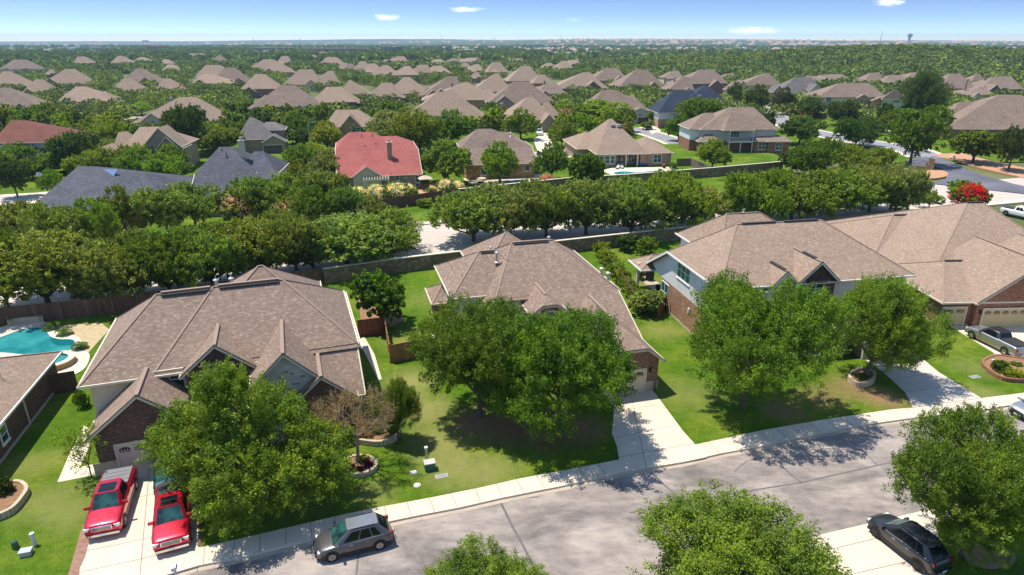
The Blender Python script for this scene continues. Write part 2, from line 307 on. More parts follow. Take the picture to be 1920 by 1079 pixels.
plain('purple_leaf', (0.09, 0.02, 0.10), (0.05, 0.012, 0.05), 6, 0.8)
plain('bin_blue', (0.02, 0.16, 0.5), None, 2, 0.5)
m, t, b = new_mat('hill_woods')
col = ramp(t, noise(t, 0.012, 8, 0.75), [(0.35, (0.035, 0.07, 0.03)), (0.6, (0.07, 0.11, 0.045)), (0.72, (0.18, 0.16, 0.11))])
t.links.new(col, b.inputs['Base Color']); b.inputs['Roughness'].default_value = 1
m, t, b = new_mat('ground')
col = ramp(t, noise(t, 0.03, 8, 0.7), [(0.3, (0.06, 0.085, 0.02)), (0.55, (0.10, 0.12, 0.032)), (0.75, (0.20, 0.17, 0.09))])
t.links.new(col, b.inputs['Base Color']); b.inputs['Roughness'].default_value = 1; bump(t, b, noise(t, 3, 5), 0.5, 0.1)

# ---------------------------------------------------------------- mesh builder
class MB:
    def __init__(s): s.v = []; s.f = []; s.T = None
    def pts(s, L):
        i = len(s.v)
        for p in L:
            p = Vector(p)
            if s.T: p = Vector(s.T(p))
            s.v.append(p)
        return list(range(i, i + len(L)))
    def poly(s, L): s.f.append(s.pts(L)); return s
    def polyup(s, L):                                    # same, turned to face up
        n = Vector((0, 0, 0)); L = [Vector(p) for p in L]
        for i in range(len(L)): n += L[i].cross(L[(i + 1) % len(L)])
        return s.poly(L if n.z >= 0 else L[::-1])
    def prism(s, P2, z0, z1, bottom=False):
        a = sum(P2[i][0] * P2[(i + 1) % len(P2)][1] - P2[(i + 1) % len(P2)][0] * P2[i][1] for i in range(len(P2)))
        if a < 0: P2 = P2[::-1]
        zz = lambda z, p: z(p) if callable(z) else z
        lo = s.pts([(p[0], p[1], zz(z0, p)) for p in P2]); hi = s.pts([(p[0], p[1], zz(z1, p)) for p in P2])
        n = len(P2)
        s.f.append(hi)
        if bottom: s.f.append(lo[::-1])
        for i in range(n): s.f.append([lo[i], lo[(i + 1) % n], hi[(i + 1) % n], hi[i]])
        return s
    def box(s, c, d, rz=0.0, axes=None):
        if axes is None:
            ca, sa = math.cos(rz), math.sin(rz); axes = (Vector((ca, sa, 0)), Vector((-sa, ca, 0)), Vector((0, 0, 1)))
        c = Vector(c); x, y, z = [a * (q / 2) for a, q in zip(axes, d)]
        i = s.pts([c - x - y - z, c + x - y - z, c + x + y - z, c - x + y - z, c - x - y + z, c + x - y + z, c + x + y + z, c - x + y + z])
        for q in ((0, 3, 2, 1), (4, 5, 6, 7), (0, 1, 5, 4), (1, 2, 6, 5), (2, 3, 7, 6), (3, 0, 4, 7)): s.f.append([i[k] for k in q])
        return s
    def beam(s, a, b, wd, ht, up=Vector((0, 0, 1))):
        a, b = Vector(a), Vector(b); x = (b - a); L = x.length
        if L < 1e-5: return s
        x.normalize(); y = up.cross(x)
        if y.length < 1e-4: y = Vector((0, 1, 0))
        y.normalize(); z = x.cross(y)
        return s.box((a + b) / 2, (L, wd, ht), axes=(x, y, z))
    def tube(s, a, b, r0, r1, n=6, cap=True):
        a, b = Vector(a), Vector(b); x = b - a
        if x.length < 1e-6: return s
        x.normalize(); u = x.orthogonal().normalized(); v = x.cross(u)
        A = s.pts([a + (u * math.cos(2 * math.pi * k / n) + v * math.sin(2 * math.pi * k / n)) * r0 for k in range(n)])
        B = s.pts([b + (u * math.cos(2 * math.pi * k / n) + v * math.sin(2 * math.pi * k / n)) * r1 for k in range(n)])
        for k in range(n): s.f.append([A[k], A[(k + 1) % n], B[(k + 1) % n], B[k]])
        if cap: s.f.append(A[::-1]); s.f.append(B)
        return s
    def build(s, name, mat, parent=None, smooth=False, uv=True):
        if not s.f: return None
        me = bpy.data.meshes.new(name)
        me.from_pydata([tuple(v) for v in s.v], [], s.f); me.materials.append(MATS[mat])
        me.update()
        if uv:
            ul = me.uv_layers.new(name='uv')
            for p in me.polygons:
                n = p.normal; h = math.hypot(n.x, n.y)
                if h > 1e-3: t = Vector((-n.y, n.x, 0)) / h
                else: t = Vector((1, 0, 0))
                b = n.cross(t)
                for li in p.loop_indices:
                    c = me.vertices[me.loops[li].vertex_index].co
                    ul.data[li].uv = (c.dot(t), c.dot(b))
        if smooth: me.polygons.foreach_set('use_smooth', [True] * len(me.polygons))
        o = bpy.data.objects.new(name, me); COL.objects.link(o)
        if parent: o.parent = parent
        return o
def thing(name, label, cat, loc=(0, 0, 0), rz=0.0, group=None):
    o = bpy.data.objects.new(name, None); COL.objects.link(o); o.empty_display_size = 0.5
    o.location = loc; o.rotation_euler = (0, 0, rz); o['label'] = label; o['category'] = cat
    if group: o['group'] = group
    return o
def tag(o, label, cat, group=None):
    o['label'] = label; o['category'] = cat
    if group: o['group'] = group
    return o
def struct(name, mb, mat, label=None):
    o = mb.build(name, mat); o['kind'] = 'structure'
    if label: o['label'] = label
    return o
LAND = []                                             # named landmarks (pixel, phrase) used by later labels

# ---------------------------------------------------------------- the ground and its surfaces
def gauss(X, Y, cx, cy, rx, ry, h): return h * math.exp(-((X - cx) / rx) ** 2 - ((Y - cy) / ry) ** 2)
def elev(X, Y): return gauss(X, Y, 430, 760, 230, 150, 19) if Y > 420 else 0.0
g = MB(); g.poly([(-14000, -200, -0.3), (14000, -200, -0.3), (14000, 24000, -0.3), (-14000, 24000, -0.3)])
struct('ground', g, 'ground')
def gridmesh(x0, x1, y0, y1, n, k, fz):
    g = MB()
    vs = g.pts([(x0 + (x1 - x0) * i / n, y0 + (y1 - y0) * j / k, fz(x0 + (x1 - x0) * i / n, y0 + (y1 - y0) * j / k)) for j in range(k + 1) for i in range(n + 1)])
    for j in range(k):
        for i in range(n): g.f.append([j * (n + 1) + i, j * (n + 1) + i + 1, (j + 1) * (n + 1) + i + 1, (j + 1) * (n + 1) + i])
    return g
o = gridmesh(-100, 960, 420, 1120, 50, 34, lambda X, Y: gauss(X, Y, 430, 760, 230, 150, 19) - 1.2).build('wooded_hill', 'scrub'); o['kind'] = 'structure'
def ridge(name, y0, y1, amp, seed, prof):
    rr = random.Random(seed); ph = [rr.uniform(0, 6.28) for _ in range(6)]
    def fz(X, Y):
        s = math.sin(math.pi * max(0, min(1, (Y - y0) / (y1 - y0)))) ** 0.8
        q = sum(math.sin(X / L + p) * a for L, p, a in zip((900, 520, 310, 170, 90, 60), ph, (1, .6, .4, .2, .12, .08)))
        return -3 + s * (prof(X / ((y0 + y1) / 2)) + amp * q)
    o = gridmesh(-8000, 8000, y0, y1, 200, 8, fz).build(name, 'hill_woods'); o['kind'] = 'structure'; return fz
pr = lambda pts: (lambda s: np.interp(s, [p[0] for p in pts], [p[1] for p in pts]))
HILLF = ridge('hills', 3000, 4600, 2.2, 3, pr([(-.9, 16), (-.5, 14), (-.2, 15), (-.02, 24), (.1, 34), (.25, 33), (.5, 26), (.8, 25), (1.2, 24)]))
ridge('hills', 6500, 9500, 5, 5, pr([(-.9, 20), (-.5, 22), (-.2, 38), (0, 46), (.2, 50), (.5, 26), (1, 28)]))

def strip(p2, z, th=0.3): return MB().prism([(p[0], p[1]) for p in p2], z - th, z)
GP = lambda L, z=0.0: [P(x, y, z) for x, y in L]
KERB = [(-60, 1190), (120, 1125), (307, 1079), (370, 1061), (462, 1043), (555, 1019), (640, 1000), (730, 978), (788, 966), (862, 952), (936, 935), (1010, 920), (1047, 913), (1158, 888), (1280, 867), (1354, 850), (1428, 837), (1502, 820), (1613, 798), (1724, 782), (1835, 769), (1894, 760), (2050, 735)]
INNER = [(-60, 1150), (120, 1090), (373, 1027), (444, 1012), (640, 966), (718, 950), (810, 933), (899, 915), (973, 898), (1065, 881), (1161, 862), (1304, 834), (1428, 807.5), (1539, 788), (1613, 777), (1672, 768), (1712, 765), (1840, 747), (1920, 737), (2050, 716)]
SKERB = [(-60, 1500), (700, 1252), (1200, 1096), (1371, 1047), (1550, 999), (1701, 964), (1800, 944), (1920, 918), (2080, 885)]
kp, ip, sk = GP(KERB), GP(INNER), GP(SKERB)
o = struct('road', strip(kp + sk[::-1], -0.13), 'asphalt_pale', 'pale worn asphalt street in the foreground')
# tar seams and patches on the street
sm = MB()
def ribbon(mb, pts, wd, z):
    pts = [Vector((p[0], p[1], 0)) for p in pts]
    for i in range(len(pts) - 1):
        a, b = pts[i], pts[i + 1]; d = (b - a).normalized(); n = Vector((-d.y, d.x, 0)) * wd / 2
        mb.polyup([(*(a - n).xy, z), (*(b - n).xy, z), (*(b + n).xy, z), (*(a + n).xy, z)])
for L, wd in (([(937, 939), (945, 955), (962, 990), (980, 1022), (1000, 1060)], .16), ([(1216, 880), (1240, 905), (1278, 937)], .14),
              ([(1434, 838), (1455, 862), (1480, 888), (1502, 905)], .13), ([(1590, 822), (1620, 848), (1645, 872)], .10),
              ([(1180, 962), (1300, 938), (1440, 915), (1500, 906), (1640, 874), (1700, 862)], .14), ([(672, 1040), (668, 1079)], .12),
              ([(800, 960), (860, 950), (940, 938), (1010, 932)], .09), ([(1377, 885), (1400, 865), (1440, 858), (1460, 868)], .08), ([(1520, 852), (1545, 842), (1570, 840)], .07)):
    ribbon(sm, GP(L, -.13), wd, -.126)
c_ = sm.build('tar_seam', 'tar', o)
# sidewalk with its kerb face and joints
o = struct('sidewalk', strip(kp + ip[::-1], 0.012), 'concrete', 'pale concrete sidewalk along the near street')
jm = MB(); d = 0.0
def along(pl, s):
    for a, b in zip(pl, pl[1:]):
        L = (b - a).length
        if s <= L: return a + (b - a) * (s / L)
        s -= L
    return pl[-1]
for k in range(70):
    a = along(kp, 2.0 + k * 1.55); dd = [(q - a).length for q in ip]
    best = min((along(ip, s * .25) for s in range(0, 460)), key=lambda q: (q - a).length)
    ribbon(jm, [a, best], .035, .016)
jm.build('joint', 'joint', o)
gk = MB()
for a, b in zip(kp, kp[1:]):                       # gutter pan along the kerb
    d = (b - a).normalized(); n = Vector((d.y, -d.x, 0)) * .35
    gk.polyup([(*a.xy, -.122), (*b.xy, -.122), (*(b + n).xy, -.122), (*(a + n).xy, -.122)])
struct('gutter', gk, 'concrete_stained', 'gutter edge below the near kerb')
# lawns
WALLS = [(-75, 60.5), (-60, 63.8), (-47.5, 67.2), (-30, 75), (-15.6, 82), (-8.1, 84.9), (10, 91.5), (45, 104.5), (60, 110)]
lw = [Vector((p[0], p[1], 0)) for p in WALLS]
yard = ip + [Vector((75, 80, 0)), Vector((70, 112, 0))] + lw[::-1]
struct('lawn', strip(yard, 0.0), 'lawn', 'green lawn around the near houses')
south = sk + [Vector((60, 10, 0)), Vector((0, 5, 0)), Vector((-30, 5, 0))]
struct('lawn', strip(south, -0.01), 'lawn', 'shaded lawn on the near side of the street')
def sheet(name, pxl, mat, z, label=None, th=0.05, smooth=0):
    pts = GP(pxl)
    if smooth: pts = catmull(pts)
    o = struct(name, strip(pts, z, th), mat, label); return o
def catmull(p, n=5):
    out = []; N = len(p)
    for i in range(N):
        a, b, c, d = p[i - 1], p[i], p[(i + 1) % N], p[(i + 2) % N]
        for k in range(n):
            t = k / n
            out.append(0.5 * ((2 * b) + (c - a) * t + (2 * a - 5 * b + 4 * c - d) * t * t + (3 * b - a - 3 * c + d) * t ** 3))
    return out
# yellowed strips of turf
# driveways, paths
DR = lambda n, L, m, z, lab: sheet(n, L, m, z, lab)
o = sheet('driveway', [(146, 1132), (150, 1066), (160, 1045), (172, 1000), (222, 868), (338, 846), (352, 900), (369, 960), (373, 1027), (372, 1061), (307, 1080)], 'concrete', 0.020, 'cream concrete driveway under the two red pickups')
jm = MB(); z_ = .024
for L in ([(162, 1034), (373, 990)], [(150, 1074), (340, 1032)], [(196, 945), (352, 915)], [(262, 1085), (282, 860)]): ribbon(jm, GP(L), .04, z_)
jm.build('joint', 'joint', o)
sheet('paver_strip', [(124, 1140), (128, 1079), (150, 1000), (176, 940), (186, 900), (196, 892), (222, 866), (172, 1000), (160, 1045), (150, 1066), (146, 1132)], 'paver_brick', 0.016, 'brick paver border beside the left driveway')
sheet('paver_strip', [(352, 905), (362, 900), (379, 1026), (373, 1027), (368, 960)], 'paver_brick', 0.03, 'brick paver border right of the second red pickup')
o = sheet('driveway', [(1158, 888), (1161, 863), (1157, 838), (1147, 812), (1150, 790), (1152, 760), (1100, 735), (1207, 712), (1226, 735), (1280, 808), (1325, 858), (1280, 867)], 'concrete', 0.022, 'cream concrete driveway of the centre house')
jm = MB()
for L in ([(1160, 858), (1304, 832)], [(1150, 822), (1268, 798)], [(1150, 775), (1240, 757)], [(1212, 880), (1180, 725)]): ribbon(jm, GP(L), .04, .026)
jm.build('joint', 'joint', o)
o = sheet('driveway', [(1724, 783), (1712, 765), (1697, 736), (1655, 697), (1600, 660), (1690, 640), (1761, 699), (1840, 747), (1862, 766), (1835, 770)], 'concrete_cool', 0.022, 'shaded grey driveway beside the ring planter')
jm = MB()
for L in ([(1712, 765), (1840, 747)], [(1697, 736), (1792, 722)], [(1672, 712), (1750, 700)]): ribbon(jm, GP(L), .04, .026)
jm.build('joint', 'joint', o)
o = sheet('driveway', [(1763, 597), (1775, 608), (1860, 660), (1925, 712), (2050, 780), (2080, 640), (1920, 584)], 'concrete', 0.02, 'driveway under the silver pickup')
jm = MB()
for L in ([(1790, 618), (1980, 600)], [(1870, 668), (2000, 645)]): ribbon(jm, GP(L), .04, .026)
jm.build('joint', 'joint', o)
o = sheet('driveway', [(1485, 1018), (1550, 1000), (1701, 965), (1735, 957), (1760, 1000), (1775, 1100), (1650, 1130), (1560, 1079)], 'concrete', 0.012, 'pale driveway apron under the dark crossover')
jm = MB()
for L in ([(1520, 1040), (1745, 985)], [(1590, 1079), (1760, 1040)]): ribbon(jm, GP(L), .04, .018)
jm.build('joint', 'joint', o)
sheet('sidewalk', [(1701, 965), (1800, 944), (1920, 918), (2050, 890), (2070, 915), (1920, 945), (1800, 972), (1720, 988)], 'concrete', 0.010, 'sidewalk under the right foreground oak')
o = sheet('path', [(108, 904), (118, 880), (136, 840), (150, 812), (157, 799), (168, 804), (172, 818), (163, 848), (150, 876), (190, 868), (198, 878), (192, 888), (112, 904)], 'concrete', 0.014, 'pale flagstone path beside the left garage')
sheet('path', [(683, 632), (702, 665), (716, 712), (709, 714), (698, 690), (672, 640)], 'concrete', 0.05, 'narrow concrete strip along the left house side', th=.2)
sheet('mulch', [(672, 560), (720, 560), (760, 600), (735, 612), (680, 632)], 'mulch', 0.004, 'mulch below the round dark tree')
sheet('sand_gravel', [(96, 612), (190, 606), (205, 618), (160, 668), (150, 660), (145, 640), (100, 632)], 'sand_gravel', 0.006, 'gravel bed between pool and left house', smooth=0)
# swimming pool of the left yard
POOL = [(-14, 640), (10, 630), (32, 622), (60, 616), (82, 617), (95, 632), (112, 637), (136, 638), (140, 648), (128, 660), (122, 668), (100, 674), (60, 668), (0, 662), (-40, 668)]
sheet('pool_deck', [(-30, 622), (0, 615), (22, 609), (60, 604), (96, 607), (108, 625), (140, 630), (152, 640), (148, 655), (168, 665), (160, 690), (134, 705), (100, 708), (60, 700), (0, 690), (-40, 690)], 'concrete', 0.05, 'cream deck around the left pool', th=.3, smooth=1)
o = struct('pool_water', strip(catmull(GP(POOL)), 0.058, .02), 'pool_water', 'turquoise kidney shaped pool water at left'); LAND.append((70, 645, 'the turquoise pool'))
sheet('pool_water', [(94, 634), (112, 637), (136, 638), (139, 646), (126, 649), (104, 648)], 'pool_dark', 0.064, 'darker end of the left pool', th=.01, smooth=1)  # flat sheet in a darker water colour
wl = MB()
top = catmull(GP([(22, 612), (36, 607), (60, 604), (78, 604)]))[:16]
for a, b in zip(top, top[1:]): wl.beam((*a.xy, .35), (*b.xy, .35), .5, .6)
tag(wl.build('pool_wall', 'stone_block'), 'raised pale stone ledge behind the turquoise pool', 'pool ledge')
sp = MB(); spc = P(103, 684); n = 20
def ring(mb, c, r0, r1, z0, z1, n=24, sx=1):
    for k in range(n):
        a, b = 2 * math.pi * k / n, 2 * math.pi * (k + 1) / n
        f = lambda r, t, z: (c.x + r * sx * math.cos(t), c.y + r * math.sin(t), z)
        mb.poly([f(r1, a, z0), f(r1, b, z0), f(r1, b, z1), f(r1, a, z1)]); mb.poly([f(r0, a, z1), f(r1, a, z1), f(r1, b, z1), f(r0, b, z1)])
        mb.poly([f(r0, b, z0), f(r0, a, z0), f(r0, a, z1), f(r0, b, z1)])
t_ = thing('spa', 'small round stone spa beside the turquoise pool', 'spa', (spc.x, spc.y, 0))
ring(sp, Vector((0, 0, 0)), 1.25, 1.75, 0.0, .55); sp.build('rim', 'stone_gold', t_)
s2 = MB(); ring(s2, Vector((0, 0, 0)), 1.2, 1.8, .55, .62); s2.build('coping', 'concrete', t_)
s3 = MB().prism([(1.26 * math.cos(k * .3142), 1.26 * math.sin(k * .3142)) for k in range(20)], .06, .42); s3.build('water', 'pool_water', t_)

# collector road, its kerbs and verges
NK = [(-160, 62), (-110, 78), (-60, 92.5), (-20, 104.7), (42, 124), (72, 133.3)]
SKb = [(-160, 40), (-110, 55), (-75, 66), (-55, 72.5), (-36, 80), (-16.6, 87.2), (-6, 90.6), (10, 96), (42, 107), (90, 122), (170, 146)]
FARK = [(72, 133.3), (91, 139.2), (170, 164)]
V2 = lambda L: [Vector((a, b, 0)) for a, b in L]
struct('road', strip(V2(SKb) + V2(NK[:-1] + FARK)[::-1], -0.13), 'road_concrete', 'pale grooved boulevard behind the near houses')
o = struct('sidewalk', strip([Vector((a, b + .2, 0)) for a, b in NK] + [Vector((a, b + 2.0, 0)) for a, b in NK][::-1], 0.01), 'concrete', 'sidewalk on the far side of the boulevard')
struct('sidewalk', strip([Vector((a, b - 1.9, 0)) for a, b in SKb] + [Vector((a, b, 0)) for a, b in SKb][::-1], 0.01), 'concrete', 'sidewalk between stone wall and boulevard')
struct('verge', strip(lw + [Vector((60, 113, 0))] + [Vector((a, b - 1.9, 0)) for a, b in SKb[2:9]][::-1], -0.005), 'scrub', 'dry verge between wall and boulevard')
NW = [(-160, 66), (-60, 97), (-31.4, 110), (-21, 113.9), (-10, 120.1), (10.9, 131), (23.9, 134.7), (44.8, 143.3), (62.5, 150.9)]
struct('verge', strip([Vector((a, b + 2.0, 0)) for a, b in NK] + V2(NW)[::-1][1:], 0.0), 'lawn', 'mown verge below the far stone wall')
struct('lawn', strip(V2(NW) + V2([(66, 152), (74, 190), (60, 260), (-140, 260), (-200, 120)]), -0.004), 'lawn', 'gardens around the second row of houses')
struct('lawn', strip(V2([(96, 164), (170, 170), (260, 300), (60, 320), (60, 262), (76, 192)]), -0.008), 'lawn', 'gardens around the corner houses at right')
# streets of the far neighbourhood
def street(cl, wd, mat, label, z=0.02, px_=True):
    pts = GP(cl) if px_ else V2(cl); L = []; Rr = []
    for i, p in enumerate(pts):
        d = ((pts[min(i + 1, len(pts) - 1)] - pts[max(i - 1, 0)])).normalized(); n = Vector((-d.y, d.x, 0)) * wd / 2
        L.append(p + n); Rr.append(p - n)
    struct('road', strip(L + Rr[::-1], z, .3), mat, label)
    k = [p + (p - q).normalized() * 1.4 for p, q in zip(L, Rr)]; k2 = [p + (p - q).normalized() * 1.4 for p, q in zip(Rr, L)]
    for a, b in ((L, k), (Rr, k2)): struct('sidewalk', strip(a + b[::-1], z + .01, .3), 'concrete', 'sidewalk edging ' + label)
street([(1405, 196), (1440, 212), (1475, 232), (1500, 243), (1545, 252), (1590, 262), (1650, 271), (1700, 278), (1745, 296)], 9, 'asphalt_mid', 'the grey lane past the corner houses')
sheet('road', [(1728, 300), (1750, 293), (1775, 300), (1830, 325), (1900, 345), (2000, 365), (2000, 372), (1760, 346), (1738, 343), (1772, 338), (1776, 328), (1768, 318), (1742, 308)], 'asphalt_dark', 0.03, 'dark asphalt entry road at the right junction', th=.3)
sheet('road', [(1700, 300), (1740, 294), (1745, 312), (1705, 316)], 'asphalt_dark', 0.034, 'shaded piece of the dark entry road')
sheet('gravel_bed', [(1748, 290), (1800, 287), (1850, 300), (1920, 315), (2000, 325), (2000, 350), (1920, 334), (1840, 316), (1790, 302)], 'pink_gravel', 0.05, 'pinkish gravel bed right of the entry road', th=.3)
sheet('gravel_bed', [(1735, 322), (1760, 319), (1776, 324), (1775, 331), (1755, 335), (1738, 335)], 'pink_gravel', 0.09, 'gravel island by the entrance sign', th=.3, smooth=1)
sheet('driveway', [(1640, 226), (1672, 225), (1680, 240), (1668, 250), (1640, 248)], 'concrete', 0.05, 'pale driveway before the brown garage door', th=.3)
sheet('driveway', [(1000, 262), (1018, 250), (1030, 250), (1042, 290), (1010, 290)], 'concrete', 0.05, 'pale driveway beside the white pickup', th=.3)
street([(990, 290), (1040, 292), (1090, 283)], 7, 'asphalt_mid', 'the lane behind the gold stone house')
street([(1180, 240), (1225, 252), (1255, 262), (1275, 270)], 7, 'asphalt_mid', 'the lane by the blue car')
sheet('driveway', [(1210, 236), (1228, 236), (1240, 246), (1222, 252)], 'concrete', 0.06, 'pale driveway by the blue car', th=.3)
street([(-40, 378), (60, 372), (170, 360), (300, 346), (365, 340)], 8, 'road_concrete', 'the pale lane behind the grey roofs')
street([(100, 238), (160, 232), (250, 219)], 8, 'road_concrete', 'the pale lane among the far left trees')
street([(550, 320), (585, 314), (625, 306)], 4, 'road_concrete', 'the pale lane right of the grey roof')
sheet('driveway', [(1365, 199), (1385, 190), (1395, 195), (1375, 202)], 'concrete', 0.06, 'white driveway below the navy roof', th=.3)
sheet('driveway', [(1412, 200), (1440, 195), (1450, 200), (1425, 206)], 'concrete', 0.06, 'white driveway below the two storey tan house', th=.3)
# patios and pools of the second row
sheet('patio', [(880, 345), (868, 335), (905, 335), (1015, 327), (1010, 343), (950, 350)], 'concrete', 0.05, 'pale patio behind the gold stone house', th=.3)
sheet('pool_water', [(920, 344), (940, 340), (975, 338), (990, 336), (985, 341), (960, 345), (930, 348)], 'pool_water', 0.06, 'narrow pool behind the gold stone house', th=.02, smooth=1); LAND.append((955, 342, 'the narrow pool'))
sheet('patio', [(1128, 320), (1150, 315), (1262, 314), (1270, 322), (1200, 330), (1150, 330)], 'concrete', 0.05, 'pale patio behind the big hipped house', th=.3)
sheet('pool_water', [(1150, 325), (1170, 322), (1195, 324), (1235, 320), (1240, 323), (1200, 328), (1165, 329)], 'pool_water', 0.06, 'curved pool behind the big hipped house', th=.02, smooth=1)
sheet('patio', [(770, 350), (790, 345), (850, 345), (850, 360), (790, 366)], 'pink_gravel', 0.03, 'paved patio right of the red roofed house', th=.3)
# far bare ground and roads
struct('quarry', strip([P(8, 96), P(95, 94), P(175, 97), P(180, 101), P(95, 102), P(40, 100)], 0.4, .5), 'bare_earth', 'white bare quarry ground near the left horizon')
struct('road', strip([P(1145, 106), P(1180, 107), P(1218, 111), P(1228, 117), P(1205, 114), P(1165, 110)], 0.3, .5), 'bare_earth', 'bright far highway curve')
struct('quarry', strip([P(1445, 99), P(1475, 103), P(1510, 110), P(1500, 113), P(1455, 106)], 0.4, .5), 'bare_earth', 'bright bare lots beyond the woods')

# ---------------------------------------------------------------- fences and walls
def wallrun(name, pts, h, mat, label, cat, th=.25, cap=None, post=None, closed=False):
    c = pts[0]; o = thing(name, label, cat, (c[0], c[1], 0))
    b = MB(); cp = MB()
    for a, q in zip(pts, pts[1:]):
        A = Vector((a[0] - c[0], a[1] - c[1], 0)); B = Vector((q[0] - c[0], q[1] - c[1], 0))
        b.beam(A + Vector((0, 0, h / 2 - .15)), B + Vector((0, 0, h / 2 - .15)), th, h + .3)
        if cap: cp.beam(A + Vector((0, 0, h + .05)), B + Vector((0, 0, h + .05)), th + .14, .1)
    b.build('wall' if cap else 'board_panel', mat, o)
    if cap: cp.build('coping', cap, o)
    if post:
        tot = 0
        for a, q in zip(pts, pts[1:]):
            A = Vector((a[0] - c[0], a[1] - c[1], 0)); B = Vector((q[0] - c[0], q[1] - c[1], 0)); L = (B - A).length; k = max(1, round(L / post[0]))
            for i in range(k):
                p = A + (B - A) * (i / k); MB().box((p.x, p.y, h / 2 + .06), (th + post[1], th + post[1], h + .15)).build('post', post[2], o)
    return o
pg = lambda L: [P(x, y) for x, y in L]
wallrun('stone_wall', [(-24, 78), (-15.6, 82), (-8.1, 84.9), (10, 91.5), (34, 100.4)], 1.9, 'stone_wall', 'mottled stone wall behind the centre house lawn', 'wall', .35, 'trim_cream')
wallrun('wooden_fence', [(-75, 60.5), (-60, 63.8), (-47.5, 67.2), (-36, 72), (-24.2, 78)], 2.0, 'fence_brown', 'long brown board fence behind the turquoise pool', 'fence', .06, None, (2.4, .05, 'fence_grey'))
wallrun('wooden_fence', pg([(620, 402), (700, 399), (742, 391), (858, 374)]), 2.1, 'fence_brown', 'dark brown fence below the red roofed house', 'fence', .06)
wallrun('stone_wall', pg([(860, 374), (1010, 358), (1062, 352), (1175, 345), (1340, 331), (1466, 319)]), 2.0, 'stone_wall', 'long stone retaining wall behind the boulevard', 'wall', .35, 'trim_cream')
wallrun('wooden_fence', pg([(719, 608), (733, 681), (796, 668)]), 1.9, 'fence_cedar', 'orange cedar fence corner left of the twin oaks', 'fence', .06, None, (2.4, .06, 'fence_cedar'))
wallrun('wooden_fence', pg([(672, 632), (721, 626)]), 1.9, 'fence_red', 'dark gate panel under the round tree', 'fence', .06)
wallrun('wooden_fence', pg([(1232, 600), (1256, 571)]), 1.8, 'fence_brown', 'short brown gate beside the white sided house', 'fence', .06)
wallrun('wooden_fence', pg([(1120, 470), (1150, 512), (1190, 575), (1200, 592)]), 1.7, 'fence_brown', 'brown fence behind the centre house hedge', 'fence', .06)
wallrun('wooden_fence', pg([(87, 742), (148, 731)]), 1.9, 'fence_brown', 'dark fence closing the gap by the spa', 'fence', .06)
wallrun('wooden_fence', pg([(1294, 311), (1330, 326)]), 1.8, 'fence_grey', 'grey weathered fence between two far lawns', 'fence', .06, None, (2.4, .08, 'fence_grey'))
wallrun('wooden_fence', pg([(1268, 312), (1294, 311)]), 1.8, 'fence_grey', 'short grey fence beside the big hipped house', 'fence', .06)
wallrun('wooden_fence', pg([(1455, 208), (1490, 215), (1540, 222), (1550, 219)]), 1.8, 'fence_red', 'rust red fence on the corner lawn', 'fence', .08)
wallrun('wooden_fence', pg([(218, 243), (262, 237)]), 1.8, 'fence_brown', 'brown fence beside the far left lane', 'fence', .08)
wallrun('stone_wall', pg([(78, 318), (112, 314)]), 1.6, 'siding_grey', 'pale low wall beside the grey lean roof', 'wall', .2)
# retaining planters
def planter(pxl, h, mat, label, fill='mulch'):
    pts = catmull(GP(pxl)); c = sum(pts, Vector()) / len(pts); o = thing('planter', label, 'planter', (c.x, c.y, 0))
    q = [p - c for p in pts]; b = MB()
    for a, d in zip(q, q[1:] + q[:1]): b.beam(a + Vector((0, 0, h / 2)), d + Vector((0, 0, h / 2)), .24, h)
    b.build('rim', mat, o); MB().prism([(p.x * .97, p.y * .97) for p in q], 0, h * .8).build('soil', fill, o); return o
planter([(642, 826), (672, 832), (712, 836), (742, 826), (748, 812), (738, 798), (700, 795), (650, 800)], .45, 'stone_block', 'curved stone flower bed under the bare tree')
planter([(646, 880), (655, 893), (680, 894), (700, 885), (706, 873), (692, 862), (660, 862)], .35, 'stone_block', 'round stone planter of purple plants at the bare trunk')
planter([(440, 940), (455, 955), (480, 956), (497, 940), (500, 922), (480, 912), (450, 918)], .35, 'stone_block', 'round stone ring at the foot of the left oak')
planter([(1592, 708), (1596, 720), (1614, 727), (1634, 720), (1637, 706), (1616, 698)], .5, 'stone_block', 'pale ring planter at the foot of the right oak')
planter([(1842, 682), (1850, 696), (1880, 714), (1920, 718), (1990, 722), (1990, 690), (1900, 676), (1866, 672)], .4, 'brick_rust', 'brick edged bed of round shrubs right')
planter([(-20, 930), (-20, 975), (20, 966), (45, 940), (52, 922), (30, 912)], .5, 'stone_block', 'stone edged bed at the left edge')
planter([(1812, 1030), (1815, 1052), (1850, 1064), (1893, 1058), (1895, 1040), (1860, 1022)], .12, 'paver_brick', 'low ring at the foot of the right foreground oak')

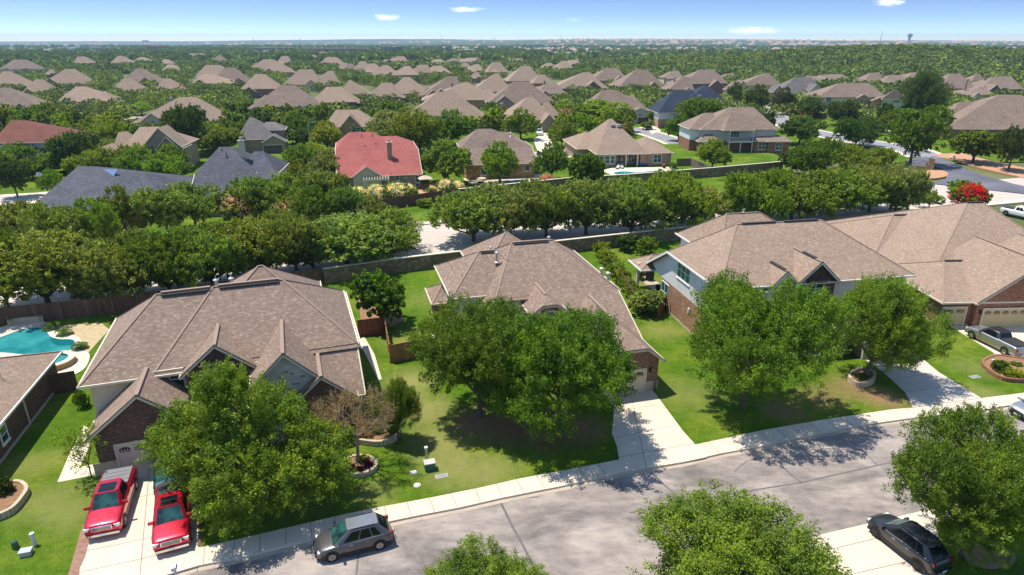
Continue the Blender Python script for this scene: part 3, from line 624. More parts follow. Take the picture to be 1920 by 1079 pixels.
# ---------------------------------------------------------------- houses
class House:
    """a house in its own frame: u to the right along the front, v away from the street, z up"""
    def __init__(s, label, o, th, roof, wall, cat='house', group=None, name='house', trim='trim_cream', detail=2):
        s.e = thing(name, label, cat, (o[0], o[1], 0), R_(th), group)
        s.o = Vector((o[0], o[1], 0)); s.th = R_(th); s.roofm = roof; s.wallm = wall; s.trimm = trim
        s.mb = {}; s.T = None; s.n = 0; s.detail = detail; s.extra = []
    def g(s, key):
        if key not in s.mb: s.mb[key] = MB()
        m = s.mb[key]; m.T = s.T; return m
    def hip(s, u0, u1, v0, v1, ze, zr, rc=None, ra=None, rb=None, axis='u', wall=None, upper=None, split=3.0, zb=-.3, walls=True, inset=.5, zf=None, fg=None):
        """hip or gable block; ridge ra..rb along axis at cross position rc; ra on an eave makes a gable"""
        s.n += 1; j = .004 * s.n; ze += j; zr += j
        if axis == 'v':
            T0 = s.T; base = T0 or (lambda p: p)
            s.T = lambda p: base(Vector((p[1], p[0], p[2])))
            a0, a1, b0, b1 = v0, v1, u0, u1
        else: a0, a1, b0, b1 = u0, u1, v0, v1
        if rc is None: rc = (b0 + b1) / 2
        sl = (zr - ze) / max(.1, rc - b0)
        if ra is None: ra = a0 + (rc - b0)
        if rb is None: rb = a1 - (b1 - rc)
        if rb < ra: ra = rb = (ra + rb) / 2
        A, B, C, D = (a0, b0, ze), (a1, b0, ze), (a1, b1, ze), (a0, b1, ze); R0, R1 = (ra, rc, zr), (rb, rc, zr)
        r = s.g('roof'); flip = axis == 'v'
        def pl(mb, L): mb.poly(L[::-1] if flip else L)
        pl(r, [A, B, R1, R0] if rb - ra > .01 else [A, B, R0]); pl(r, [C, D, R0, R1] if rb - ra > .01 else [C, D, R0])
        gl = ra <= a0 + .01; gr = rb >= a1 - .01
        if not gl: pl(r, [D, A, R0])
        if not gr: pl(r, [B, C, R1])
        so = s.g('soffit'); z2 = ze - .16
        pl(so, [(a0 + .02, b0 + .02, z2), (a0 + .02, b1 - .02, z2), (a1 - .02, b1 - .02, z2), (a1 - .02, b0 + .02, z2)])
        tr = s.g('gutter')
        if s.detail > 0:
            zc = ze - .07
            (tr.beam((a0 - .05, b0 - .05, zc), (a1 + .05, b0 - .05, zc), .11, .17) if fg is None else (fg and tr.beam((fg[0], b0 - .05, zc), (fg[1], b0 - .05, zc), .11, .17))); tr.beam((a0 - .05, b1 + .05, zc), (a1 + .05, b1 + .05, zc), .11, .17)
            for a, gg in ((a0 - .05, gl), (a1 + .05, gr)):
                if gg:
                    tr.beam((a, b0 - .05, ze - .05), (a, rc, zr - .05), .12, .22); tr.beam((a, b1 + .05, ze - .05), (a, rc, zr - .05), .12, .22)
                else: tr.beam((a, b0 - .12, zc), (a, b1 + .12, zc), .11, .17)
            if s.detail > 1:
                cp = s.g('ridge_cap'); e = Vector((0, 0, .03))
                for a, b, ok in ((A, R0, not gl), (D, R0, not gl), (B, R1, not gr), (C, R1, not gr), (R0, R1, rb - ra > .3)):
                    if ok: cp.beam(Vector(a) + e, Vector(b) + e, .18, .025)
        if walls:
            i = inset; zt = ze - .02
            wl = wall or s.wallm
            def wbox(m, z0, z1, d=0):
                q = s.g(m); q.prism([(a0 + i - d, b0 + i - d), (a1 - i + d, b0 + i - d), (a1 - i + d, b1 - i + d), (a0 + i - d, b1 - i + d)], z0, z1)
                if flip:
                    for f in q.f[-5:]: f.reverse()
            if upper and ze > split: wbox(wl, zb, split, .03); wbox(upper, split - .02, zt)
            else: wbox(wl, zb, zt)
            if s.detail > 1: wbox('base_concrete', zb, .22, .05)
            for a, gg, sg in ((a0 + i, gl, 1), (a1 - i, gr, -1)):
                if gg:
                    f = lambda b: ze + (zr - ze) * (1 - abs(b - rc) / ((rc - b0) if b < rc else (b1 - rc))) - .06
                    L = [(a, b0 + i, ze - .3), (a, b1 - i, ze - .3), (a, b1 - i, f(b1 - i)), (a, rc, f(rc)), (a, b0 + i, f(b0 + i))]
                    q = s.g(upper or wl); pl(q, L if sg < 0 else L[::-1])
        if axis == 'v': s.T = T0
    def gable(s, uc, hw, vf, vb, zf, zr, zc=None, ap=0.0, wall=None, zb=-.3, hwl=None, inset=.4, sides=True, zfl=None):
        """a gable facing the street; zc clips its peak (ap = depth of the clipped hip)"""
        s.n += 1; j = .004 * s.n; zf += j; zr += j; hwl = hwl or hw; zl = zfl if zfl is not None else zf
        r = s.g('roof'); wm = s.g(wall or s.wallm); tr = s.g('gutter')
        L0, L1, R0, R1 = (uc - hwl, vf, zl), (uc - hwl, vb, zl), (uc + hw, vf, zf), (uc + hw, vb, zf); TB = (uc, vb, zr)
        if zc:
            kl = (zr - zc) / (zr - zl) * hwl; kr = (zr - zc) / (zr - zf) * hw
            CL, CR, AP = (uc - kl, vf, zc), (uc + kr, vf, zc), (uc, vf + ap, zr)
            r.poly([L0, CL, AP, TB, L1]); r.poly([R0, R1, TB, AP, CR]); r.poly([CL, CR, AP]); top = [CR, CL]
            rk = [(L0, CL), (CL, CR), (CR, R0)]
        else:
            AP = (uc, vf, zr); r.poly([L0, AP, TB, L1]); r.poly([R0, R1, TB, AP]); top = [AP]; rk = [(L0, AP), (AP, R0)]
        de = s.part('drip_edge', 'vent_dark') if s.detail > 1 else None
        for a, b in rk:
            a = Vector(a) + Vector((0, -.04, -.09)); b = Vector(b) + Vector((0, -.04, -.09)); tr.beam(a, b, .12, .2)
            if s.detail > 1: de.beam(a + Vector((0, -.02, .125)), b + Vector((0, -.02, .125)), .16, .045)
        for q in (L0, R0): tr.beam((q[0], vf, q[2] - .07), (q[0], vb, q[2] - .07), .1, .16)
        if s.detail > 1: s.g('ridge_cap').beam((AP[0], AP[1], AP[2] + .03), (TB[0], TB[1], TB[2] + .03), .26, .05)
        so = s.g('soffit')
        for q, sg in ((L0, 1), (R0, -1)):
            so.poly([(q[0], vf, q[2] - .03), (q[0], vb, q[2] - .03), (uc, vb, zr - .05), (uc, vf + (ap if zc else 0), zr - .05)] if sg > 0 else [(uc, vf + (ap if zc else 0), zr - .05), (uc, vb, zr - .05), (q[0], vb, q[2] - .03), (q[0], vf, q[2] - .03)])
        i = inset; vw = vf + i
        kzl = (zr - zl) / hwl; kzr = (zr - zf) / hw
        wl, wr = uc - hwl + i, uc + hw - i
        pts = [(wl, vw, zb), (wr, vw, zb), (wr, vw, zr - kzr * (wr - uc) - .05)]
        if zc:
            zq = zc + (zr - zc) * (i / ap if ap else 0) - .05
            pts += [(uc + (zr - zq) / kzr, vw, zq), (uc - (zr - zq) / kzl, vw, zq)]
        else: pts += [(uc, vw, zr - .05)]
        pts += [(wl, vw, zr - kzl * (uc - wl) - .05)]
        wm.poly(pts)
        if sides:
            zL = zr - kzl * (uc - wl) - .05; zR = zr - kzr * (wr - uc) - .05
            wm.poly([(wl, vb, zb), (wl, vw, zb), (wl, vw, zL), (wl, vb, zL)]); wm.poly([(wr, vw, zb), (wr, vb, zb), (wr, vb, zR), (wr, vw, zR)])
    def cat(s, u0, u1, v0, z0, v1, z1, wall=None, eaves=(1, 1)):
        """a slope falling from (v1, z1) to the eave (v0, z0)"""
        s.n += 1; j = .004 * s.n; r = s.g('roof'); r.poly([(u0, v0, z0 + j), (u1, v0, z0 + j), (u1, v1, z1 + j), (u0, v1, z1 + j)])
        tr = s.g('gutter'); tr.beam((u0, v0 - .05, z0 - .07), (u1, v0 - .05, z0 - .07), .11, .17)
        for u, k in ((u0 - .03, eaves[0]), (u1 + .03, eaves[1])):
            if k: tr.beam((u, v0, z0 - .07), (u, v1, z1 - .07), .1, .2)
        q = s.g(wall or s.wallm); a, b = u0 + .45, u1 - .45; c = v0 + .45; zc = z0 + (z1 - z0) * .45 / (v1 - v0) - .05
        q.poly([(a, c, -.3), (b, c, -.3), (b, c, zc), (a, c, zc)]); q.poly([(b, c, -.3), (b, v1, -.3), (b, v1, z1 - .05), (b, c, zc)]); q.poly([(a, v1, -.3), (a, c, -.3), (a, c, zc), (a, v1, z1 - .05)])
    def _orient(s, face):
        return {'f': 0, 'l': -math.pi / 2, 'r': math.pi / 2, 'b': math.pi}[face]
    def window(s, u, v, z, w, h, face='f', cols=1, rows=2, frame='trim_white', arch=False, shutters=False):
        rz = s._orient(face)
        f = MB(); d = .07
        for x in [-w / 2 + w * k / cols for k in range(cols + 1)]: f.box((x, -d / 2, 0), (.08, d, h + .08))
        for k in range(rows + 1):
            f.box((0, -d / 2 + .003, -h / 2 + h * k / rows), (w + .1, d, .06 if 0 < k < rows else .1))
        f.box((0, -.06, -h / 2 - .08), (w + .24, .12, .07))
        o = f.build('window', frame, s.e); o.location = (u, v, z); o.rotation_euler = (0, 0, rz)
        g = MB().box((0, -.02, 0), (w - .02, .02, h - .02)).build('pane', 'glass', o)
        if shutters:
            for sg in (-1, 1):
                q = MB().box((sg * (w / 2 + .3), -.03, 0), (.4, .05, h + .1)).build('shutter', 'black_trim', o)
        return o
    def garage(s, u, v, w, h=2.15, face='f', mat='garage_cream', lights=4, z=0.0):
        rz = s._orient(face); f = MB()
        f.box((0, -.02, h / 2), (w, .05, h))
        for k in range(1, 4): f.box((0, -.052, h * k / 4), (w, .012, .03))
        o = f.build('garage_door', mat, s.e); o.location = (u, v, z + .02); o.rotation_euler = (0, 0, rz)
        tr = MB(); tr.box((-w / 2 - .07, -.03, h / 2), (.14, .1, h + .1)); tr.box((w / 2 + .07, -.03, h / 2), (.14, .1, h + .1)); tr.box((0, -.03, h + .07), (w + .28, .1, .14)); tr.build('frame', s.trimm, o)
        pw = w / lights
        for k in range(lights):
            q = MB(); cx = -w / 2 + pw * (k + .5); ww = pw * .72; hh = .32; n = 8
            P2 = [(cx - ww / 2, h - .60), (cx + ww / 2, h - .60)] + [(cx + ww / 2 * math.cos(t), h - .38 + .20 * math.sin(t)) for t in [math.pi * i / n for i in range(n + 1)]]
            i0 = q.pts([(a, -.055, b) for a, b in P2]); q.f.append(i0)
            q.build('pane', 'tint_glass', o)
            mu = MB()
            for d in (-.25, 0, .25): mu.box((cx + ww * d, -.062, h - .42), (.035, .012, .38))
            mu.box((cx, -.062, h - .44), (ww, .012, .03)); mu.build('muntin', mat, o)
        return o
    def pipe(s, u, v, z, h=.6, r=.07, mat='vent_dark', cap=False):
        m = MB(); m.tube((u, v, z - .2), (u, v, z + h), r, r, 8)
        if cap: m.tube((u, v, z + h), (u, v, z + h + .08), r * 2.0, r * 2.0, 10); m.tube((u, v, z + h + .08), (u, v, z + h + .2), r * 1.6, r * .4, 10)
        m.tube((u, v, z - .06), (u, v, z + .03), r * 2.6, r * 1.6, 8)
        m.build('vent_pipe', mat, s.e, smooth=False)
    def ridgevent(s, a, b, wd=.3, mat='vent_dark'):
        m = MB(); m.beam(Vector(a) + Vector((0, 0, .06)), Vector(b) + Vector((0, 0, .06)), wd, .10); m.build('ridge_vent', mat, s.e)
    def chimney(s, u, v, z0, z1, w=1.0, mat='brick_tan'):
        m = MB().box((u, v, (z0 + z1) / 2), (w, w * .8, z1 - z0)); o = m.build('chimney', mat, s.e)
        c = MB().box((u, v, z1 + .06), (w + .2, w * .8 + .2, .14)); c.build('coping', 'base_concrete', o)
        c = MB().tube((u, v, z1 + .13), (u, v, z1 + .6), .2, .2, 10); c.tube((u, v, z1 + .6), (u, v, z1 + .7), .3, .3, 10); c.build('flue_cap', 'galvanized', o)
    def part(s, name, mat): m = MB(); s.extra.append((name, mat, m)); return m
    def done(s):
        names = {'roof': 'roof', 'soffit': 'soffit', 'gutter': 'gutter', 'ridge_cap': 'ridge_cap', 'drip_edge': 'drip_edge', 'base_concrete': 'foundation'}
        mats = {'roof': s.roofm, 'soffit': 'trim_cream', 'gutter': s.trimm, 'ridge_cap': 'ridge_cap' if 'brown' in s.roofm or 'tan' in s.roofm or 'taupe' in s.roofm else s.roofm, 'drip_edge': 'vent_dark'}
        for k, m in s.mb.items():
            nm = names.get(k)
            if nm is None: nm = {'bri': 'brick_wall', 'sto': 'stone_wall_face', 'sid': 'siding_wall', 'stu': 'stucco_wall', 'far': 'wall'}.get(k[:3], 'wall')
            if k == 'stucco': nm = 'stucco_wall'
            elif k[:5] == 'stone': nm = 'stone_face'
            m.T = None
            m.build(nm, mats.get(k, k), s.e)
        for n, mt, m in s.extra: m.build(n, mt, s.e)
        return s.e

# --- house on the left (two storeys, garage gable, three front gables)
A = House('brown shingled two storey house nearest at left, with stone, brick and garage gables', (-28.1, 39.1), 19, 'shingle_brown', 'brick_brown')
A.hip(-2.3, 17.8, 3.2, 16.4, 5.6, 9.7, 9.8, 2.5, 12.4, upper='stucco', fg=(-2.35, 13.4))
A.hip(2.7, 17.6, 3.5, 16.2, 5.85, 9.83, 9.8, 6.8, 12.3, walls=False, fg=(2.65, 4.6))
A.hip(5.2, 15.6, 10.2, 20.4, 5.6, 9.6, 15.0, 10.2, 10.6, upper='stucco')
A.cat(13.6, 17.5, -.1, 3.1, 3.7, 5.75)
A.gable(7.1, 2.7, 2.5, 7.4, 5.5, 7.75, wall='brick_brown')
A.gable(11.9, 2.6, -.3, 6.2, 5.05, 7.6, wall='stone_white')
A.gable(14.35, 2.6, -.85, 3.2, 3.3, 5.55, wall='brick_brown')
A.gable(2.1, 3.6, -.45, 3.9, 3.1, 6.05, wall='brick_brown', hwl=3.7)
A.hip(4.4, 12.6, .6, 6, 2.9, 4.9, 4.4, walls=True)
A.garage(2.5, -.07, 4.9, lights=5)
st_ = A.part('stone_plinth', 'stone_block'); st_.box((-.85, -.08, .42), (1.5, .1, 1.2)); st_.box((5.1, -.08, .42), (.25, .1, 1.2))
A.window(4.0, 3.67, 4.9, .95, 1.5); A.window(7.1, 2.88, 5.0, 1.8, 1.3, cols=2)
sh = A.part('shed_awning', 'shingle_brown'); sh.beam((5.9, 2.5, 6.15), (8.3, 2.5, 6.15), .9, .1, up=Vector((0, .5, .87)))
for k, (a, z, ww) in enumerate([(0, 0, .5), (.5, -.25, .25), (-.35, -.4, .3), (.7, -1.1, .55), (1.2, -.55, .4), (.2, -1.5, .5), (-.6, -.9, .3)]): A.part('flagstone_inset', 'brick_tan').box((11.85 + a, .09, 5.9 + z), (ww, .02, .16))
A.pipe(7.0, 10.6, 9.55, .55, .12, 'galvanized', True); A.pipe(8.2, 10.6, 9.55, .55, .12, 'galvanized', True); A.pipe(-.4, 6.6, 6.9, .35, .05)
A.ridgevent((2.9, 9.8, 9.8), (6.6, 9.8, 9.83), mat='ridge_cap'); A.ridgevent((7.2, 9.8, 9.9), (12.0, 9.8, 9.9), mat='ridge_cap')
A.ridgevent((2.9, 9.5, 9.62), (6.6, 9.5, 9.65), .18); A.ridgevent((7.3, 9.5, 9.72), (12.0, 9.5, 9.72), .18)
dn = A.part('downspout', 'trim_white'); dn.beam((4.9, 3.55, 5.5), (4.9, 3.55, 3.2), .1, .1, up=Vector((0, 1, 0)))
A.done(); LAND.append((400, 620, 'the near left house'))

# --- centre house
B = House('brown shingled house in the centre behind the twin oaks, with clipped gables', (9.0, 49.9), 15, 'shingle_brown', 'brick_rose')
B.hip(-8.4, 4.5, 9.9, 23.6, 5.7, 9.3, 16.8, -4.9, -.4, upper='siding_white', fg=())
B.cat(-3.0, 4.3, 3.0, 2.55, 9.95, 5.72)
B.hip(-12.2, -3.4, 12.0, 22.3, 5.65, 8.5, 17.2, -8.3, -6.4, upper='siding_white')
B.hip(-8.4, .2, 16.6, 27.2, 5.6, 9.0, 22, -4.2, -4.0, upper='siding_white')
B.gable(-5.9, 4.3, 10.4, 16.5, 4.3, 8.2, zc=5.85, ap=4.2, wall='brick_rose')
B.gable(-3.8, 1.85, 6.9, 12.2, 5.2, 6.6, zc=6.1, ap=1.5, wall='stucco')
B.gable(.85, 3.5, -.45, 9.2, 2.95, 5.8, zc=4.35, ap=4.1, wall='brick_rose')
B.hip(-14.3, -7.6, 6.2, 13.6, 2.9, 5.0, 10.2)
B.hip(-13.3, -10.2, 17.8, 22.8, 2.9, 4.2, 20.3)
B.hip(-9, -2.2, 4.4, 11, 2.85, 4.9, 8)
B.garage(.25, -.07, 4.9, lights=4); pl_ = B.part('stone_plinth', 'stone_block'); pl_.box((3.15, -.09, .35), (.75, .12, 1.2)); pl_.box((3.98, 1.2, .35), (.1, 2.6, 1.2))
B.window(-6.4, 10.78, 4.6, 1.5, 1.3); B.window(-3.7, 7.28, 4.6, 1.1, 1.5); B.window(-11.72, 17, 4.6, 1.5, 1.3, 'l', cols=2); B.window(-11.72, 14, 4.6, 1.0, 1.2, 'l')
lp = B.part('wall_lamp', 'black_trim'); lp.box((3.15, -.15, 2.1), (.16, .2, .4)); lp.box((-2.55, -.15, 2.1), (.16, .2, .4))
ar = B.part('brick_arch', 'brick_rust'); [ar.box((-3.7 + .7 * math.cos(t), 7.26, 5.42 + .28 * math.sin(t)), (.24, .06, .24)) for t in [math.pi * k / 9 for k in range(10)]]
for a, b in (((-4.7, 16.8, 9.32), (-.9, 16.8, 9.32)), ((-8.1, 17.2, 8.52), (-6.7, 17.2, 8.52))): B.ridgevent(a, b, mat='ridge_cap'); B.ridgevent((a[0], a[1] - .28, a[2] - .16), (b[0], b[1] - .28, b[2] - .16), .16)
for a in ((-6.8, 15.4, 7.9, .9, .11, 'galvanized', True), (-6.9, 17.6, 8.2, .55, .1, 'galvanized', True), (-.6, 17.4, 9.0, .4, .1, 'galvanized', True), (4.4, 14.5, 5.5, .9, .14, 'galvanized', True), (4.5, 13.0, 5.5, .9, .14, 'galvanized', True), (-10.6, 14.6, 6.9, .3, .05, 'galvanized'), (-11, 18.5, 6.6, .3, .05, 'galvanized')): B.pipe(*a)
vb = B.part('soffit_vent', 'vent_dark')
for u in (-8.0, -6.7, -5.4, -4.3): vb.box((u, 10.72, 5.72), (.45, .12, .16))
for u in (-.4, .9, 2.1): vb.box((u, -.12, 4.2), (.45, .12, .16))
B.done(); LAND.append((1010, 500, 'the centre house'))

# --- white sided house right of the centre
C = House('tan shingled house with white siding over brick, right of the centre house', (19, 62.3), 11, 'shingle_tan', 'brick_orange', trim='trim_white')
C.hip(-.5, 20.6, -5.2, 6.8, 7.1, 11.1, 2.4, 4.9, 14.7, upper='siding_white', split=3.4)
C.hip(3.6, 16.5, 2.5, 13.6, 7.1, 10.9, 7.4, 6.4, 10.5, upper='siding_white', split=3.4)
q = C.g('roof'); q.poly([(-.5, 12.4, 3.9), (-.5, 6.75, 7.12), (3.7, 6.75, 7.12), (3.7, 12.4, 3.9)][::-1])
q = C.g('gutter'); q.beam((-.55, 6.7, 7.05), (-.55, 12.4, 3.85), .12, .24); q.beam((-.55, 12.45, 3.85), (3.7, 12.45, 3.85), .11, .17)
q = C.g('siding_white'); q.poly([(0, 11.6, 4.15), (0, 9.6, 3.38), (0, 6.3, 3.38), (0, 6.3, 7.0), (0, 6.75, 7.0)])
C.g('brick_orange').prism([(.03, 6.2), (3.6, 6.2), (3.6, 8.8), (.03, 8.8)], -.3, 3.4)
C.hip(-1.5, 4.5, 11.2, 15.4, 3.4, 4.6, walls=False)
C.gable(9.6, 2.5, -5.6, 1.5, 7.0, 9.3, wall='brick_brown')
C.gable(6.2, 1.9, -5.45, .5, 6.6, 8.5, wall='siding_white')
C.hip(4.5, 13.5, -7.4, -3, 3.2, 5.2, -5.0)
C.gable(16.2, 2.9, -8.6, -3.2, 3.4, 5.9, wall='brick_tan')
C.garage(16.2, -8.27, 4.8, mat='garage_yellow')
C.window(0, 3.3, 5.85, 3.0, 1.9, 'l', cols=3, rows=2); C.window(0.02, 7.6, 1.9, 1.9, 2.3, 'l', cols=2, rows=2); C.window(9.6, -5.22, 6.5, 1.7, 1.1, cols=2)
C.ridgevent((5.5, 2.4, 11.12), (9.3, 2.4, 11.12)); C.ridgevent((10.3, 2.4, 11.12), (14.2, 2.4, 11.12)); C.ridgevent((9.6, -4.6, 9.35), (9.6, -2.6, 9.35), .3); C.ridgevent((6.2, -5.1, 8.55), (6.2, -2.6, 8.55), .3)
ps = C.part('porch_post', 'trim_cream'); ps.box((-1.2, 12.9, 1.9), (.3, .3, 3.8))
aw = C.part('awning', 'shingle_taupe'); aw.beam((8.6, -5.5, 7.25), (10.6, -5.5, 7.25), .8, .1, up=Vector((0, .5, .87)))
bl = C.part('wall_lamp', 'trim_white'); bl.box((-.1, 1.2, 2.3), (.14, .2, .5))
for uu in (-6.4, -8.2): pass
C.done(); LAND.append((1480, 450, 'the white sided house'))

# --- brick house at the right edge
D = House('low red brick house with yellow garage doors at the right edge', (46.2, 64.4), 3, 'shingle_tan', 'brick_rust', trim='trim_cream')
D.hip(-.5, 22, 2.8, 31, 3.0, 9.4, 17.4, 13.6, 15.6)
D.hip(-.5, 12.5, 13, 29.5, 3.05, 6.9, 21, 6.4, 9.8)
D.hip(-.45, 9, -.4, 12, 2.95, 5.2, 6.6, 3.9, 6.4)
D.gable(9.0, 6.1, -.9, 9, 2.95, 7.4, wall='brick_rust')
D.gable(14.3, 3.2, 2.3, 9, 5.9, 7.6, wall='stucco')
D.garage(1.35, .03, 2.5, lights=2, mat='garage_yellow'); D.garage(6.6, -.57, 4.9, lights=5, mat='garage_yellow')
D.window(8.9, -.53, 4.6, .8, 1.2, cols=2, rows=3)
lp = D.part('wall_lamp', 'black_trim'); lp.box((.06, -.1, 1.9), (.16, .2, .4)); lp.box((3.75, -.66, 1.9), (.16, .2, .4))
D.ridgevent((4.0, 6.6, 5.22), (6.2, 6.6, 5.22)); D.ridgevent((13.4, 17.4, 9.42), (15.6, 17.4, 9.42)); D.ridgevent((6.6, 21, 6.92), (9.6, 21, 6.92))
for k, (u, v, z) in enumerate([(4.4, 9.2, 4.3), (5.9, 8.6, 4.5), (7.6, 8.9, 4.7), (6.4, 10.2, 4.6), (7.2, 14, 5.6), (8.3, 15, 6.0), (5.8, 12.2, 4.8), (6.6, 13.0, 5.3)]): D.pipe(u, v, z, .25, .05, 'galvanized')
D.pipe(6.2, 9.3, 4.7, .8, .16, 'galvanized', True)
D.done(); LAND.append((1800, 470, 'the brick house at the right edge'))

# --- house cut by the left edge
E_ = House('dark red brick house cut off by the left edge beside the spa', (-39.5, 47.4), 15, 'shingle_tan', 'brick_brown', trim='trim_white')
E_.hip(-16, .5, -14.5, 5.0, 3.0, 7.2, -5, axis='u')
E_.window(0.02, -6.2, 1.6, 1.0, 1.3, 'r', frame='trim_white')
for v in (-2.5, -9.5, -13.2): E_.part('downspout', 'trim_cream').beam((.12, v, 2.8), (.12, v, .2), .1, .1, up=Vector((0, 1, 0)))
me_ = E_.part('meter_box', 'galvanized')
me_.box((.14, -8.6, 1.3), (.25, .5, .7)); me_.box((.12, -9.1, 1.1), (.2, .35, .5)); me_.tube((.14, -8.9, 2.1), (.14, -8.9, .3), .05, .05)
E_.pipe(-1.9, -4.6, 4.0, .35, .07); E_.pipe(-2.1, -6.0, 4.2, .3, .06); E_.pipe(-1.5, -7.2, 3.9, .3, .06)
E_.done(); LAND.append((30, 740, 'the house at the left edge'))

# --- houses further off, read from their outlines: eave line, ridge, storeys
def px_house(label, xl, xr, ye, he, ridge, yaw=12, roof='shingle_tan', wall='brick_tan', upper=None, depth=None, detail=1, group=None, gables=(), hips=(), wins=(), land=None, name='house', cat='house', zr=None, trim='trim_cream'):
    xc = (xl + xr) / 2; c = P(xc, ye, he); s = scale_at(c); W = (xr - xl) / s
    th = R_(yaw)
    W = W / (math.cos(th) + .25 * abs(math.sin(th)))
    u = Vector((math.cos(th), math.sin(th), 0)); v = Vector((-math.sin(th), math.cos(th), 0))
    o = Vector((c.x, c.y, 0)) - u * (W / 2)
    dep = depth or min(W * .85, 17)
    h = House(label, (o.x, o.y), yaw, roof, wall, detail=detail, group=group, name=name, cat=cat, trim=trim)
    def loc(x, y, vv):                                  # point of the plane v = vv seen at the pixel x, y
        a = Vector((0, 0, CH)); b = P(x, y if y > HY + 3 else HY + 3, 0); d = b - a
        if y <= HY + 3: d = Vector(((x - 960) / F, CP - (y - 539.5) / F * SP, -SP - (y - 539.5) / F * CP))
        t = (vv - (a - o).dot(v)) / d.dot(v); p = a + d * t
        return (p - o).dot(u), p.z
    def block(xl, xr, ye, he, r, vf=0.0, dep=dep, first=False, **kw):
        u0, z0 = loc(xl, ye, vf); u1, z1 = loc(xr, ye, vf)
        if first: u0, u1 = 0, W
        x0, x1, yp = r
        ra, za = loc(x0, yp, vf + dep / 2); rb, zb = loc(x1, yp, vf + dep / 2)
        z = max(he + dep * .14, min(he + dep * .50, (za + zb) / 2))
        h.hip(u0, u1, vf, vf + dep, he, z, vf + dep / 2, max(u0 + .6, min(ra, u1 - .8)), min(u1 - .6, max(rb, u0 + .8)), **kw)
        return z
    z = block(xl, xr, ye, he, ridge, first=True, upper=upper)
    for (a, b, y, e, r, vf, d, *kw) in hips: block(a, b, y, e, r, vf, d, **(kw[0] if kw else {}))
    for (xg, hwpx, yp, vf, vb, zf, *kw) in gables:
        uc, zz = loc(xg, yp, vf); hw = hwpx / s
        zz = max(zf + hw * .4, min(zz, zf + hw * 1.1))
        h.gable(uc, hw, vf, vb, zf, zz, inset=.3, **(kw[0] if kw else {}))
    for (x, y, wpx, hpx, vv, *kw) in wins:
        uu, zz = loc(x, y, vv); h.window(uu, vv, zz, wpx / s, hpx / s, **(kw[0] if kw else {}))
    h.loc = loc; h.W = W; h.dep = dep; h.s = s; h.zr = z
    if land: LAND.append(land)
    return h
# red roofed house
h = px_house('red roofed tan brick house with a slim tall chimney', 638, 794, 330, 3.1, (666, 700, 247), 13, 'shingle_red', 'brick_tan', depth=21, detail=1,
    hips=[(700, 782, 300, 3.1, (715, 745, 253), 6, 15)], gables=[(702, 26, 316, -.5, 7, 3.1, dict(zc=None, wall='stucco'))],
    wins=[(650, 343, 8, 13, .45), (745, 334, 8, 9, .45), (760, 331, 5, 5, .45), (783, 336, 8, 14, .45)])
h.mb = {}; h.n = 0; h.cat(-.7, 16.5, 0, 3.1, 7.6, 7.35, wall='brick_tan'); h.hip(-.8, 11, 7.5, 20, 7.3, 10.4, 12.5, 2.3, 7.3, upper='stucco', fg=()); h.hip(6.5, 16.4, 7.55, 19, 7.2, 9.4, 12.2, 9, 12.4, upper='stucco', fg=())
h.gable(5.3, 3.1, -.5, 5, 3.1, 5.2, wall='stucco', inset=.3)
u_, z_ = h.loc(731, 300, 6); h.chimney(u_, 5.0, 5, 9.0, 1.0)
for x, y, v in ((678, 252, 9), (698, 250, 9.5), (764, 281, 9), (770, 280, 9), (759, 295, 6), (734, 270, 9)): u_, z_ = h.loc(x, y, v); h.pipe(u_, v, z_ - .6, .7, .06)
pgm = h.part('pergola', 'trim_cream'); u0_, _ = h.loc(683, 345, -2); u1_, _ = h.loc(729, 345, -2)
for k in range(10): pgm.beam((u0_ + (u1_ - u0_) * k / 9, -3.2, 3.0), (u0_ + (u1_ - u0_) * k / 9, -.2, 3.05), .08, .16)
for v in (-3.0, -.6): pgm.beam((u0_ - .2, v, 2.84), (u1_ + .2, v, 2.84), .1, .2)
for u_ in (u0_ + .1, u1_ - .1): pgm.box((u_, -3.0, 1.4), (.25, .25, 2.8))
h.done(); LAND.append((710, 290, 'the red roofed house'))
# gold stone house
h = px_house('tan roofed house of gold stone behind the narrow pool', 868, 1010, 308, 3.3, (908, 932, 227), 10, 'shingle_taupe', 'stone_gold', depth=13, detail=1)
h.extra = h.extra; h.mb = {}; h.n = 0
h.hip(-.2, h.W + .2, 5.2, 15, 6.0, 9.8, 10, 4.2, 7.5, wall='stone_gold', upper='siding_grey')
h.hip(9, h.W - .3, 6, 16, 5.9, 8.8, 11, 11, 12.5, wall='stone_gold', upper='siding_grey')
h.cat(0, h.W, -.2, 3.3, 5.3, 6.05, wall='stone_gold')
h.window(4.3, .25, 1.8, 1.3, 1.8); h.window(14.2, .25, 2.2, 1.2, 1.2); h.window(9.5, .25, 1.6, 1.0, 2.6, rows=1, frame='garage_brown'); h.window(.28, 9, 4.6, 3, 1.2, 'l', cols=3)
h.pipe(12, 9.4, 8.1, .7, .1, 'galvanized', True)
h.done(); LAND.append((938, 265, 'the gold stone house'))
